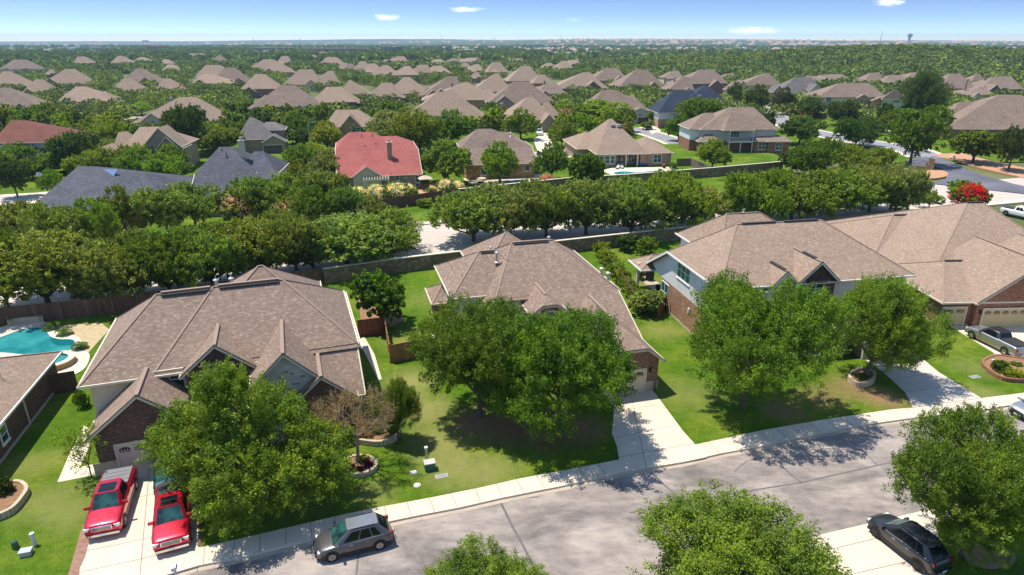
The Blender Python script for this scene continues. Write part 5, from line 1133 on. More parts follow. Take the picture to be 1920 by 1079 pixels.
for (x, y, wq, yt, c, pr_, lab) in [
    (20, 470, 120, 380, 'live', mid[0], 'leafy oak at the left edge below the pale lane'), (95, 490, 120, 385, 'live', mid[1], 'oak below the left end of the slate blue roof'), (165, 470, 110, 375, 'oak', mid[0], 'oak in front of the slate blue roof'),
    (228, 455, 95, 350, 'olive', mid[2], 'tree against the middle of the slate blue roof'), (205, 480, 55, 385, 'fresh', mid[2], 'bright green tree among the dark oaks'), (300, 445, 110, 355, 'live', mid[1], 'tree below the right end of the slate blue roof'),
    (360, 430, 105, 345, 'live', mid[0], 'oak below the slate chimney roof, left'), (480, 415, 100, 335, 'live', mid[1], 'oak under the slate chimney roof, centre'), (545, 420, 100, 328, 'live', mid[0], 'oak right of the slate chimney roof'), (600, 405, 100, 322, 'live', mid[1], 'oak between slate roof and red roof'),
    (612, 352, 62, 280, 'grey', mid[2], 'pale leafed tree at the left corner of the red roof'), (590, 440, 90, 350, 'deep', mid[2], 'dark tree left of the red cone parasol'), (700, 435, 70, 370, 'live', mid[2], 'tree in front of the dark brown fence'), (650, 428, 70, 352, 'live', mid[1], 'tree hiding the left end of the dark brown fence'),
    (835, 345, 92, 264, 'oak', mid[2], 'round light tree between red roof and gold stone house'), (938, 345, 66, 268, 'fresh', mid[2], 'conical green tree before the gold stone house'), (1033, 338, 64, 268, 'deep', mid[2], 'green tree at the right corner of the gold stone house'), (1100, 352, 68, 290, 'deep', rnd, 'dark round tree on the stone wall left of the curved pool'),
    (1340, 318, 62, 262, 'fresh', mid[2], 'bright round tree before the balcony house'), (1486, 325, 52, 285, 'dark', rnd, 'dark round tree at the end of the stone wall'), (1530, 340, 100, 262, 'deep', mid[0], 'dark tree right of the balcony house lawn'), (1608, 275, 84, 222, 'dark', wide_, 'dark flat crowned tree on the lane corner'), (1505, 272, 84, 220, 'dark', mid[0], 'dark tree before the grey lane'),
    (1725, 308, 120, 205, 'deep', mid[0], 'tall dark tree left of the gravel bed'), (1735, 232, 90, 136, 'dark', near[2], 'tall dark elm rising over the right roofs'), (1832, 305, 100, 247, 'oak', rnd, 'pale topped tree on the gravel bed'), (1905, 320, 80, 240, 'dark', mid[1], 'dark tree at the right edge on the gravel bed'), (1625, 335, 110, 275, 'olive', wide_, 'olive bush tree below the dark corner tree'),
    (1745, 390, 55, 358, 'fresh', mid[2], 'young bright tree left of the red crape myrtle'), (560, 345, 50, 300, 'olive', mid[2], 'small tree right of the slate roof'), (745, 285, 110, 205, 'grey', mid[0], 'big pale green tree behind the red roof'), (780, 305, 90, 215, 'oak', mid[1], 'green tree behind the right end of the red roof'), (850, 275, 84, 208, 'deep', mid[2], 'dark green tree above the gold stone house, left'),
    (975, 262, 66, 205, 'fresh', mid[2], 'bright tree between the gold stone house and the white pickup'), (1055, 276, 54, 222, 'oak', mid[2], 'tree above the white pickup driveway'), (1130, 235, 92, 188, 'fresh', mid[0], 'lime green tree above the big hipped roof'), (1310, 250, 84, 186, 'deep', mid[1], 'tree left of the balcony house roof'), (1272, 265, 50, 215, 'deep', mid[2], 'tree in front of the navy roofed house'),
    (1470, 215, 46, 165, 'dark', mid[2], 'dark tree right of the tall tan house'), (1420, 215, 44, 160, 'dark', mid[2], 'dark tree hiding the tall tan house door'), (1520, 222, 50, 183, 'dark', mid[2], 'dark tree above the rust red fence'), (1378, 195, 28, 155, 'dark', mid[2], 'narrow dark tree left of the tall tan house'), (1580, 235, 60, 190, 'dark', mid[0], 'dark tree before the brown garage house'),
    (245, 345, 64, 282, 'oak', mid[2], 'round tree in front of the tan gabled house'), (306, 355, 68, 290, 'fresh', mid[0], 'bright forked tree beside the pale lane'), (135, 325, 96, 250, 'dark', mid[1], 'dark wide tree right of the maroon roof'), (195, 290, 80, 228, 'fresh', mid[0], 'lime tree above the tan gabled house, left'), (15, 370, 80, 300, 'dark', mid[1], 'dark tree below the maroon roofed house'), (95, 365, 56, 318, 'fresh', mid[2], 'bright bush tree left of the slate blue roof'),
    (610, 285, 56, 228, 'lime', mid[2], 'yellowish green tree at the left corner of the stone gabled house'), (345, 290, 80, 200, 'dark', mid[1], 'dark tree right of the tan gabled house'), (410, 290, 90, 240, 'oak', mid[0], 'tree behind the slate roofed chimney'), (560, 270, 56, 210, 'deep', mid[2], 'tree right of the arched garage house'), (262, 215, 46, 192, 'lime', mid[2], 'lime green round tree by the far left lane')]:
    tree_px(pr_, lab, x, y, wq, yt, c)
# flowering shrubs
def bloom(label, x, y, wpx, ytop, leafc, flc, frac, name='flowering_shrub', cat='shrub', seed=1):
    o = tree_px(rnd, label, x, y, wpx, ytop, leafc, name=name, cat=cat, rz=0.0)
    rg = np.random.RandomState(seed); p, R, Hh = fit(rnd, x, y, wpx, ytop, 0); R *= .93; Hh *= .93
    n = int(frac * 420); d = unit(rg.normal(size=(n, 3)) + np.array([0, -.2, .5])); c = d * np.array([R, R, Hh * .5]) * rg.uniform(.8, 1.08, size=(n, 1)) + np.array([0, 0, Hh * .54])
    c = np.repeat(c, 9, axis=0) + rg.normal(size=(n * 9, 3)) * .16; k = len(c)
    me = quads_mesh('blossom', c, unit(rg.normal(size=(k, 3))), unit(rg.normal(size=(k, 3)) + np.array([0, 0, .6])), rg.uniform(.14, .26, k), rg.uniform(.12, .22, k), 'blossom')
    q = bpy.data.objects.new('blossom', me); COL.objects.link(q); q.parent = o; q.color = (*flc, 1); return o
PINK = (0.72, 0.36, 0.42); WHITE = (0.85, 0.80, 0.78)
bloom('vivid red crape myrtle at the junction above the right roof', 1818, 392, 78, 340, 'fresh', (0.62, 0.015, 0.05), 2.0, seed=1)
bloom('pale pink blossoming tree in the left oak belt', 450, 420, 92, 350, 'oak', (0.75, 0.52, 0.50), .7, seed=2)
bloom('tree with few pink flowers left of the dark brown fence', 540, 440, 70, 372, 'oak', PINK, .3, seed=12)
bloom('pink crape myrtle below the gold stone house', 1026, 352, 30, 327, 'fresh', PINK, 1.6, seed=3)
bloom('pink crape myrtle left of the lime tree', 1060, 238, 46, 203, 'oak', (0.70, 0.33, 0.42), 1.4, seed=4)
bloom('pink crape myrtle beside the chimney of the white pickup house', 938, 222, 24, 205, 'oak', PINK, 1.5, seed=5)
bloom('pale cream flowering tree above the gold stone house', 915, 240, 34, 210, 'lime', (0.62, 0.66, 0.36), .8, seed=6)
bloom('magenta shrub at the slate roofed house corner', 541, 322, 15, 303, 'oak', (0.5, 0.05, 0.2), 2.0, seed=7)
for i, (x, y, wq, yt) in enumerate([(672, 385, 46, 350), (705, 383, 50, 345), (745, 377, 52, 342), (765, 372, 36, 345)]):
    bloom(['white oleander at the left end of the bed under the red roof', 'white oleander below the pergola of the red roofed house', 'large white oleander above the dark brown fence', 'white oleander left of the blue lounger'][i], x, y, wq, yt, 'fresh', WHITE, 1.4, seed=20 + i, name='flowering_shrub')
for i, (x, y, wq, yt) in enumerate([(835, 362, 34, 336), (858, 360, 24, 340)]): bloom(['white flowering bush left of the patio umbrella house', 'smaller white flowering bush by the round tree'][i], x, y, wq, yt, 'oak', WHITE, .8, seed=30 + i)
def shrub_px(label, x, y, wpx, ytop, col, group=None, name='shrub'):
    return tree_px(shr, label, x, y, wpx, ytop, col, group, name, 'shrub')
shrub_px('round bright shrub on the verge under the dark fence', 796, 388, 30, 372, 'fresh')
shrub_px('round dark bush at the left house garage side', 152, 764, 32, 734, 'deep')
tree_px(rnd, 'silvery grey green bush before the short brown gate', 1212, 586, 66, 545, 'grey', name='shrub', cat='shrub')
for i, (x, y, wq, yt, c) in enumerate([(1876, 700, 40, 676, 'deep'), (1893, 708, 46, 688, 'lime'), (1915, 712, 34, 692, 'lime'), (1905, 690, 30, 678, 'deep')]):
    shrub_px(['dark clipped shrub left in the brick edged bed', 'yellow green clipped shrub in the middle of the brick edged bed', 'yellow green clipped shrub at the right of the brick edged bed', 'dark clipped shrub at the back of the brick edged bed'][i], x, y, wq, yt, c)
hedge = [(1128, 480), (1136, 492), (1146, 505), (1156, 518), (1166, 531), (1176, 545), (1186, 558), (1192, 568)]
for i, (x, y) in enumerate(hedge): shrub_px(['hedge shrub at the far end behind the centre house', 'hedge shrub next to the far end of the hedge', 'third hedge shrub from the far end', 'hedge shrub just before the middle of the hedge', 'hedge shrub just past the middle of the hedge', 'third hedge shrub from the near end', 'hedge shrub next to the silvery bush end', 'hedge shrub nearest the silvery grey green bush'][i], x, y, 34, y - 26, 'fresh', group='hedge shrubs behind the centre house')
shrub_px('low leafy shrub right end of the curved flower bed', 735, 815, 28, 792, 'fresh'); shrub_px('leafy plant in the middle of the curved flower bed', 708, 818, 24, 798, 'deep')
shrub_px('orange tinged plant in the curved flower bed', 690, 826, 22, 808, (0.25, 0.14, 0.04)); shrub_px('leafy plant left in the curved flower bed', 660, 826, 26, 800, 'grey')
shrub_px('green fern behind the round purple planter', 680, 868, 26, 852, 'fresh')
for i, (x, y) in enumerate([(656, 884), (674, 888), (692, 880), (684, 872)]): shrub_px(['deep purple plant at the left of the round planter', 'deep purple plant at the front of the round planter', 'deep purple plant at the right of the round planter', 'deep purple plant at the back of the round planter'][i], x, y, 22, y - 13, (0.07, 0.012, 0.075), group='purple plants in the round planter')
shrub_px('dark shrub inside the left edge bed', 8, 932, 50, 895, 'dark'); shrub_px('dark groundcover heap in the left oak ring', 470, 940, 44, 922, 'deep')
shrub_px('dark plants filling the pale ring planter', 1615, 715, 34, 700, 'dark')
shrub_px('yellow flowering shrub left of the brick garage gable', 173, 300, 30, 284, 'yellow'); shrub_px('yellow green bush on the corner lawn', 1400, 196, 28, 184, 'lime'); shrub_px('bright yellow green tree near the white side wall', 533, 222, 28, 204, 'lime')
shrub_px('low green bush by the grill of the big hipped house', 1262, 316, 18, 305, 'deep'); shrub_px('climbing plant on the red roofed house wall', 686, 352, 20, 328, 'fresh'); shrub_px('grass clump on the paved patio', 810, 362, 26, 352, 'grey')
shrub_px('leafy bush on the lawn behind the grill', 1203, 525, 18, 505, 'fresh'); shrub_px('big leaved bush under the boulevard oaks', 1212, 478, 44, 445, 'oak'); shrub_px('dark bush at the boundary behind the fence', 1175, 470, 40, 440, 'dark')
# palms beside the pool
def sago(x, y, wpx, label):
    p = P(x, y); o = thing('sago_palm', label, 'palm', (p.x, p.y, 0)); R = wpx / 2 / scale_at(p); rg = random.Random(int(x))
    MB().tube((0, 0, 0), (0, 0, .35), .16, .14, 8).build('trunk', 'bark', o)
    C = []; D = []; N = []; Ls = []
    for k in range(26):
        a = k * 2.4; up = rg.uniform(.15, 1.1); pr = Vector((0, 0, .35))
        for s_ in range(7):
            d = Vector((math.cos(a), math.sin(a), up - s_ * .28)).normalized(); q = pr + d * R / 6.2
            side = Vector((-math.sin(a), math.cos(a), 0))
            for sg in (-1, 1): C.append((pr + q) / 2 + side * sg * .09); D.append((side * sg + d * .5).normalized()); N.append(Vector((0, 0, 1))); Ls.append(.26)
            pr = q
    me = quads_mesh('frond', np.array(C), np.array(D), unit(np.array(N) + .1), np.array(Ls), np.array(Ls) * .45, 'leaf'); q = bpy.data.objects.new('fronds', me); COL.objects.link(q); q.parent = o; q.color = (.05, .12, .02, 1)
sago(96, 617, 32, 'sago palm behind the turquoise pool, nearest the ledge'); sago(121, 628, 30, 'sago palm in the gravel bed right of the pool'); sago(150, 654, 30, 'sago palm between pool and left house')

# ---------------------------------------------------------------- vehicles
def loft(mb, st):
    """st: rings of equal length -> skin with end caps"""
    ids = [mb.pts(r) for r in st]; n = len(st[0])
    for a, b in zip(ids, ids[1:]):
        for k in range(n - 1): mb.f.append([a[k], b[k], b[k + 1], a[k + 1]])
        mb.f.append([a[n - 1], b[n - 1], b[0], a[0]])
    mb.f.append(ids[0]); mb.f.append(ids[-1][::-1])
def car(label, loc, head, col, kind='suv', L=4.6, W=1.86, Hh=1.68, roofc=None, tonneau='tonneau', rim='rim_metal', group=None, sunroof=False, name=None, lower=None, wr=None, glass='auto_glass'):
    """x forward, z up; body by lofted sections, glass and details as parts"""
    o = thing(name or {'suv': 'parked_car', 'pickup': 'pickup_truck', 'sedan': 'parked_car'}[kind], label, {'suv': 'car', 'pickup': 'pickup truck', 'sedan': 'car'}[kind], loc, head, group)
    hw = W / 2; wr = wr or (.42 if kind == 'pickup' else .36)
    if kind == 'pickup': belt, hood, cowl = 1.22, 1.08, 1.22; rb_ = 1.25
    elif kind == 'suv': belt, hood, cowl = 1.02, .86, 1.02; rb_ = 1.10
    else: belt, hood, cowl = .92, .74, .92; rb_ = .96
    zb = wr * .62; f = L / 2
    if kind == 'pickup': prof = [(f, .86, .66), (f - .06, .93, .97), (f - .25, .99, 1.04), (f - .9, 1.0, hood + .06), (f - 1.45, 1.0, cowl), (f - 1.5, 1.0, belt), (0, 1.0, belt), (-f + 2.1, 1.0, belt + .0), (-f + 2.05, 1.0, rb_), (-f + .3, 1.0, rb_), (-f + .06, .99, rb_ - .02), (-f, .95, .7)]
    else: prof = [(f, .62, .55), (f - .10, .80, .72), (f - .35, .93, hood - .0), (f - .8, 1.0, hood + .09), (f - 1.15, 1.0, cowl), (f - 1.8, 1.0, belt), (0, 1.0, belt + .03), (-f + 1.2, 1.0, belt + .07), (-f + .45, .97, rb_ + .02), (-f + .12, .9, rb_ - .05), (-f, .80, .62)]
    rings = []
    for x, k, zt in prof:
        h = hw * k * 1.05; z1 = zb + (.12 if abs(x) > f - .05 else 0)
        half = [(h * .84, z1), (h * .97, z1 + .12), (h, z1 + (zt - z1) * .45), (h * .985, zt - .16), (h * .93, zt - .05), (h * .78, zt), (h * .35, zt + .03)]
        rings.append([(x, y, z) for y, z in half] + [(x, -y, z) for y, z in half[::-1]])
    b = MB(); loft(b, rings)
    body = b.build('body', col, o, smooth=True, uv=False)
    md = body.modifiers.new('bevel', 'SUBSURF'); md.levels = 1; md.render_levels = 2
    # cabin
    if kind == 'pickup': xs = (f - 1.42, f - 2.15, -f + 2.35, -f + 2.1)
    elif kind == 'suv': xs = (f - 1.0, f - 1.95, -f + .80, -f + .14)
    else: xs = (f - 1.25, f - 2.0, -f + 1.25, -f + .65)
    zl = belt - .04; hb, ht = hw * .94, hw * (.70 if kind == 'suv' else .74)
    def frus(sc=1.0, off=0):
        x0, x1, x2, x3 = xs; zr = Hh
        lo = [(x0, hb * .86), (x0 - .22, hb), (x3 + .2, hb * .97), (x3, hb * .82)]; hi = [(x1, ht * .86), (x1 - .16, ht), (x2 + .15, ht * .98), (x2, ht * .84)]
        return lo, hi, zr
    lo, hi, zr = frus()
    RL = [(x, y, zl) for x, y in lo] + [(x, -y, zl) for x, y in lo[::-1]]; RH = [(x, y, zr - .05) for x, y in hi] + [(x, -y, zr - .05) for x, y in hi[::-1]]
    RT = [(x * .985, y * .9, zr) for x, y in hi] + [(x * .985, -y * .9, zr) for x, y in hi[::-1]]
    c = MB(); n = 8; a = c.pts(RL); q = c.pts(RH); tt = c.pts(RT)
    for s1, s2 in ((a, q), (q, tt)):
        for k in range(n): c.f.append([s1[k], s1[(k + 1) % n], s2[(k + 1) % n], s2[k]])
    c.f.append(tt[::-1]); co = c.build('cabin', col if kind == 'suv' else (roofc or col), o, smooth=False, uv=False)
    co.modifiers.new('b', 'BEVEL').width = .13; co.modifiers['b'].segments = 4; co.data.polygons.foreach_set('use_smooth', [True] * len(co.data.polygons))
    if roofc and kind == 'suv': MB().prism([(x, y * .93) for x, y, z in RT], Hh - .005, Hh + .02).build('roof_reflection', roofc, o, uv=False)  # added plate on the roof, its paler colour is a painted reflection
    if kind == 'suv':
        for sg in (-1, 1): MB().box((0, sg * (hw - .02), zb + .10), (L * .86, .12, .2)).build('sill_cladding', 'black_trim', o)
    def quad(name, p, mat, inset=(.05, .05, .10, .06), off=.012, par=o):
        p = [Vector(v) for v in p]                       # bottom a, bottom b, top b, top a
        nrm = (p[1] - p[0]).cross(p[3] - p[0]).normalized()
        cen = Vector(((xs[0] + xs[3]) / 2, 0, 1)); 
        if nrm.dot((p[0] + p[2]) / 2 - cen) < 0: nrm = -nrm
        l, r, bt_, tp = inset
        L_ = lambda s, t: (p[0] * (1 - s) + p[1] * s) * (1 - t) + (p[3] * (1 - s) + p[2] * s) * t + nrm * off
        m = MB(); m.poly([L_(l, bt_), L_(1 - r, bt_), L_(1 - r, 1 - tp), L_(l, 1 - tp)]); return m.build(name, mat, par, uv=False)
    quad('windshield', [RL[0], RL[7], RH[7], RH[0]], glass, (.02, .02, .06, .04)); quad('rear_window', [RL[3], RL[4], RH[4], RH[3]], 'tint_glass', (.05, .05, .22, .1))
    for sg, (i0, i1) in ((1, (1, 2)), (-1, (6, 5))):
        A_, B_, C_, D_ = RL[i0], RL[i1], RH[i1], RH[i0]
        cuts = [(.10, .50), (.53, .90)] if kind != 'suv' else [(.10, .40), (.43, .70), (.73, .90)]
        for s0, s1 in cuts: quad('side_window', [A_, B_, C_, D_], 'tint_glass', (s0, 1 - s1, .14, .08))
    # wheels
    wx = (f - .92, -f + (1.15 if kind == 'pickup' else .88))
    for x in wx:
        for sg in (-1, 1):
            w_ = MB().tube((x, sg * (hw - .24), wr), (x, sg * (hw + .055), wr), wr, wr, 20).build('wheel', 'tyre', o, uv=False)
            r_ = MB(); r_.tube((x, sg * (hw + .0), wr), (x, sg * (hw + .06), wr), wr * .62, wr * .62, 16)
            for k in range(5):
                a_ = k * 1.2566; r_.beam((x, sg * (hw + .07), wr), (x + math.cos(a_) * wr * .6, sg * (hw + .07), wr + math.sin(a_) * wr * .6), .09, .03, up=Vector((0, 1, 0)))
            r_.build('rim', rim, w_, uv=False)
            ar_ = MB(); m_ = 12; ri, ro = wr * .9, wr * 1.2; y_ = sg * (hw + .05)
            for k in range(m_):
                t0, t1 = math.pi * k / m_, math.pi * (k + 1) / m_
                ar_.poly([(x + ri * math.cos(t0), y_, wr + ri * math.sin(t0)), (x + ro * math.cos(t0), y_, wr + ro * math.sin(t0)), (x + ro * math.cos(t1), y_, wr + ro * math.sin(t1)), (x + ri * math.cos(t1), y_, wr + ri * math.sin(t1))])
            ar_.build('wheel_arch', 'black_trim', o, uv=False)
    # lights, grille, bumpers, mirrors, handles
    g_ = 'chrome' if kind == 'pickup' else 'black_trim'
    zg = .82 if kind == 'pickup' else .58
    MB().box((f - .02, 0, zg), (.08, W * .56, .26 if kind == 'pickup' else .16)).build('grille', g_, o)
    if kind == 'pickup':
        gs = MB(); [gs.box((f + .025, 0, zg - .09 + .06 * k), (.02, W * .5, .02)) for k in range(4)]; gs.build('grille_bar', 'black_trim', o)
    bm = MB(); bm.box((f - (.01 if kind == 'pickup' else .05), 0, zb + .16), (.20, W * (.90 if kind == 'pickup' else .66), .16)); bm.build('front_bumper', 'chrome' if kind == 'pickup' else 'black_trim', o)
    bm = MB(); bm.box((-f + (.0 if kind == 'pickup' else .06), 0, zb + .18), (.2, W * (.88 if kind == 'pickup' else .72), .16)); bm.build('rear_bumper', 'chrome' if kind == 'pickup' else 'black_trim', o)
    MB().box((f + .10, 0, zb + .2), (.02, .32, .13)).build('number_plate', 'plate', o)
    MB().box((-f - .11, 0, zb + .24), (.02, .32, .13)).build('number_plate', 'plate', o)
    for sg in (-1, 1):
        hz = .84 if kind == 'pickup' else .66
        MB().box((f - (.10 if kind == 'pickup' else .22), sg * hw * (.80 if kind == 'pickup' else .74), hz + (0 if kind == 'pickup' else .04)), (.16, W * .16, .18 if kind == 'pickup' else .12), axes=None, rz=-sg * .25).build('headlight', 'lamp_clear', o)
        MB().box((-f + (.10 if kind == 'pickup' else .14), sg * hw * (.88 if kind == 'pickup' else .78), .95 if kind != 'sedan' else .75), (.2, .16, .34 if kind == 'pickup' else .2)).build('taillight', 'lamp_red', o)
        mm = MB(); mm.box((xs[0] - .3, sg * (hw + .06), belt + .06), (.14, .34, .16)); mm.build('wing_mirror', 'black_trim' if kind == 'pickup' and False else col, o)
        for x in ((xs[0] - 1.1, xs[0] - 2.0) if kind != 'sedan' else (xs[0] - 1.0, xs[0] - 1.9)):
            MB().box((x, sg * (hw + .012), belt - .16), (.2, .03, .04)).build('door_handle', 'chrome', o)
        if lower: MB().box((0, sg * (hw + .004), zb + .22), (L * .5, .02, .34)).build('lower_panel', lower, o)
        if kind == 'suv':
            MB().beam((xs[1] - .2, sg * ht * .86, Hh + .03), (xs[2] + .2, sg * ht * .86, Hh + .03), .04, .05).build('roof_rail', 'black_trim', o)
    if kind == 'suv': MB().beam((-f + .75, 0, Hh - .02), (-f + .5, 0, Hh + .1), .03, .06).build('antenna_fin', col, o)
    if kind == 'pickup':
        tn = MB(); tn.box((-f + 1.12, 0, rb_ + .045), (1.86, W * .84, .06)); t2 = tn.build('bed_cover', tonneau, o)
        if tonneau == 'tonneau_grey':
            for k in (-.45, 0, .45): MB().box((-f + 1.12 + k, 0, rb_ + .08), (.02, W * .82, .01)).build('seam', 'black_trim', t2)
    if sunroof:
        xm = (xs[1] + xs[2]) / 2 + .12; ln_ = (xs[1] - xs[2]) * .64
        sr = MB().box((xm, 0, Hh + .006), (ln_, ht * 1.28, .012)).build('sunroof', 'tint_glass', o); MB().box((xm, 0, Hh + .016), (.05, ht * 1.28, .012)).build('sunroof_bar', 'black_trim', sr)
    return o
def car_px(label, fpx, rpx, *a, z=0.02, **k):
    """front and rear ends given by their ground pixels"""
    p, q = P(*fpx), P(*rpx); c = (p + q) / 2; d = p - q
    o = car(label, (c.x, c.y, z), math.atan2(d.y, d.x), *a, **k); return o
car_px('red pickup with grey bed cover on the left side of the driveway', (196, 1012), (232, 905), 'paint_red', kind='pickup', L=5.9, W=2.03, Hh=1.93, tonneau='tonneau_grey', sunroof=True, lower='paint_tan')
car_px('red pickup with black roof glass, half under the left oak', (325, 1045), (330, 925), 'paint_red', kind='pickup', L=5.9, W=2.03, Hh=1.93, sunroof=True)
car_px('dark teal car behind the second red pickup, mostly hidden by the oak', (322, 935), (318, 870), 'paint_teal', kind='suv', L=4.7, W=1.86)
car_px('grey crossover parked at the kerb of the near street', (598, 1036), (728, 1004), 'paint_gunmetal', kind='suv', L=4.62, W=1.87, Hh=1.68, roofc='paint_roof_reflection', z=-.125)  # body and roof both gunmetal; the reflection is put into the roof colour
car_px('black crossover on the driveway apron at bottom right', (1650, 992), (1750, 1070), 'paint_dark', kind='suv', L=4.7, W=1.86, Hh=1.66, rim='rim_black')
car_px('silver and tan pickup with black bed cover before the yellow garage doors', (1832, 632), (1905, 668), 'paint_silver', kind='pickup', L=5.9, W=2.0, Hh=1.8, roofc='paint_dark', lower='paint_tan', rim='chrome', wr=.4)
car_px('white car cut by the right edge on the near street', (1902, 782), (1990, 768), 'paint_silver', kind='suv', L=4.7, W=1.86, z=-.125)
car_px('white pickup on the pale driveway behind the gold stone house', (1015, 262), (1008, 245), 'paint_white', kind='pickup', L=5.8, W=2.0, Hh=1.9)
car_px('blue car on the pale driveway by the white gabled house', (1222, 247), (1212, 240), 'paint_blue', kind='sedan', L=4.6, W=1.82, Hh=1.45)
car_px('white pickup driving at the right edge of the boulevard', (1930, 410), (1893, 402), 'paint_white', kind='pickup', L=5.8, W=2.0, Hh=1.9, z=-.12)
car_px('pale car before the brown garage door', (1632, 226), (1622, 218), 'paint_white', kind='suv', L=4.8, W=1.9, z=.06)

# ---------------------------------------------------------------- small things
def small(name, label, cat, x, y, parts, rz=0.3, z=0.0):
    p = P(x, y); o = thing(name, label, cat, (p.x, p.y, z), rz)
    for nm, mt, m in parts: m.build(nm, mt, o)
    return o
small('utility_post', 'white capped utility post on the lawn left of the twin oaks', 'post', 800, 862, [('post', 'galvanized', MB().tube((0, 0, 0), (0, 0, 1.0), .09, .09, 10)), ('cap', 'white_box', MB().tube((0, 0, 1.0), (0, 0, 1.1), .15, .13, 10))])
small('utility_box', 'green utility box below the capped post', 'utility box', 806, 880, [('body', 'green_box', MB().box((0, 0, .3), (.75, .55, .6))), ('lid', 'siding_grey', MB().box((0, 0, .63), (.82, .62, .07)))])
small('valve_cover', 'small white valve cover on the lawn, upper one', 'valve cover', 775, 887, [('lid', 'white_box', MB().box((0, 0, .04), (.42, .34, .08))), ('frame', 'base_concrete', MB().box((0, 0, .02), (.5, .42, .04)))])
small('valve_cover', 'small round white valve cover near the sidewalk', 'valve cover', 782, 911, [('lid', 'white_box', MB().tube((0, 0, 0), (0, 0, .1), .2, .16, 12)), ('frame', 'base_concrete', MB().tube((0, 0, 0), (0, 0, .05), .27, .27, 12))])
small('meter_lid', 'flat grey meter lid in the yellowed turf', 'meter lid', 828, 893, [('lid', 'galvanized', MB().box((0, 0, .02), (.8, .35, .04))), ('frame', 'base_concrete', MB().box((0, 0, .01), (.9, .45, .03)))])
small('meter_lid', 'flat meter lid on the lawn by the right driveway', 'meter lid', 1828, 707, [('lid', 'galvanized', MB().box((0, 0, .02), (.9, .4, .04))), ('frame', 'base_concrete', MB().box((0, 0, .01), (1.0, .5, .03)))])
small('utility_post', 'grey utility post in the brick edged bed', 'post', 1859, 690, [('post', 'galvanized', MB().tube((0, 0, 0), (0, 0, .8), .14, .14, 10)), ('cap', 'white_box', MB().tube((0, 0, .8), (0, 0, .86), .17, .15, 10))])
small('utility_post', 'white utility post in the tree shade at bottom left', 'post', 66, 1022, [('post', 'white_box', MB().tube((0, 0, 0), (0, 0, .85), .12, .12, 10)), ('cap', 'white_box', MB().tube((0, 0, .85), (0, 0, .9), .15, .13, 10))])
small('utility_box', 'low grey utility box beside the white post', 'utility box', 50, 1040, [('body', 'siding_grey', MB().box((0, 0, .15), (.6, .45, .3))), ('lid', 'galvanized', MB().box((0, 0, .32), (.66, .5, .05)))])
small('utility_post', 'dark green utility dome at bottom left', 'post', 30, 1028, [('post', 'green_box', MB().tube((0, 0, 0), (0, 0, .5), .2, .17, 12)), ('cap', 'green_box', MB().tube((0, 0, .5), (0, 0, .6), .17, .05, 12))])
mb_ = small('mailbox', 'white and blue mailbox at the bottom of the left driveway', 'mailbox', 333, 1092, [('post', 'white_box', MB().box((0, 0, .5), (.12, .12, 1.0))), ('box', 'white_box', MB().box((0, 0, 1.1), (.24, .45, .24))), ('flag', 'far_blue', MB().box((.13, 0, 1.1), (.02, .3, .14)))])
g_ = small('patio_grill', 'black covered grill on the patio of the white sided house', 'grill', 1218, 527, [('body', 'black_trim', MB().box((0, 0, .7), (.9, .6, 1.0))), ('lid', 'wicker', MB().tube((-.45, 0, 1.2), (.45, 0, 1.2), .32, .32, 12))], rz=.6)
small('trash_can', 'dark bin by the patio edge of the white sided house', 'bin', 1233, 548, [('body', 'black_trim', MB().tube((0, 0, 0), (0, 0, .9), .26, .3, 10)), ('lid', 'wicker', MB().tube((0, 0, .9), (0, 0, .96), .32, .28, 10))])
sheet('patio', [(1205, 522), (1215, 515), (1250, 545), (1256, 556), (1238, 558), (1208, 532)], 'concrete_stained', 0.1, 'patio slab of the white sided house', th=.2)
small('covered_table', 'round table under a beige cover behind the gold stone house', 'table', 902, 344, [('cover', 'canvas_beige', MB().tube((0, 0, .65), (0, 0, 1.15), 1.35, 1.1, 14)), ('base', 'wicker', MB().tube((0, 0, 0), (0, 0, .65), .6, .7, 10))])
small('lounger', 'blue lounger beside the red roofed house', 'lounger', 772, 356, [('cushion', 'blue_cloth', MB().beam((-1.3, 0, .35), (.3, 0, .4), 1.2, .2).beam((.3, 0, .4), (1.2, 0, 1.0), 1.2, .18)), ('frame', 'wicker', MB().box((0, 0, .16), (2.2, 1.1, .25)))], rz=.7)
small('parasol', 'closed red parasol cone at the left fence end', 'parasol', 645, 384, [('canopy', 'red_cloth', MB().tube((0, 0, .3), (0, 0, 2.6), .95, .08, 10)), ('pole', 'galvanized', MB().tube((0, 0, 0), (0, 0, 2.9), .04, .04, 6))])
um = small('parasol', 'beige square parasol right of the red roofed house', 'parasol', 798, 356, [('canopy', 'canvas_beige', MB().tube((0, 0, 2.4), (0, 0, 3.0), 2.0, .1, 4)), ('pole', 'black_trim', MB().tube((0, 0, 0), (0, 0, 3.0), .05, .05, 6))])
small('patio_table', 'dark patio table and benches under the round tree', 'table', 825, 352, [('top', 'wicker', MB().box((0, 0, .75), (2.0, 1.1, .08))), ('leg', 'wicker', MB().box((0, 0, .37), (.5, .5, .72))), ('bench', 'wicker', MB().box((0, 1.0, .42), (2, .4, .1)).box((0, -1.0, .42), (2, .4, .1)))])
for i, (x, y, r) in enumerate([(1158, 317, .2), (1166, 316, .5)]): small('sun_lounger', ['grey sun lounger left of the curved pool', 'second grey sun lounger beside the curved pool'][i], 'lounger', x, y, [('cushion', 'siding_grey', MB().beam((-1, 0, .35), (.3, 0, .35), .7, .12).beam((.3, 0, .35), (.9, 0, .75), .7, .12)), ('frame', 'wicker', MB().box((0, 0, .17), (1.9, .6, .22)))], rz=r + 1)
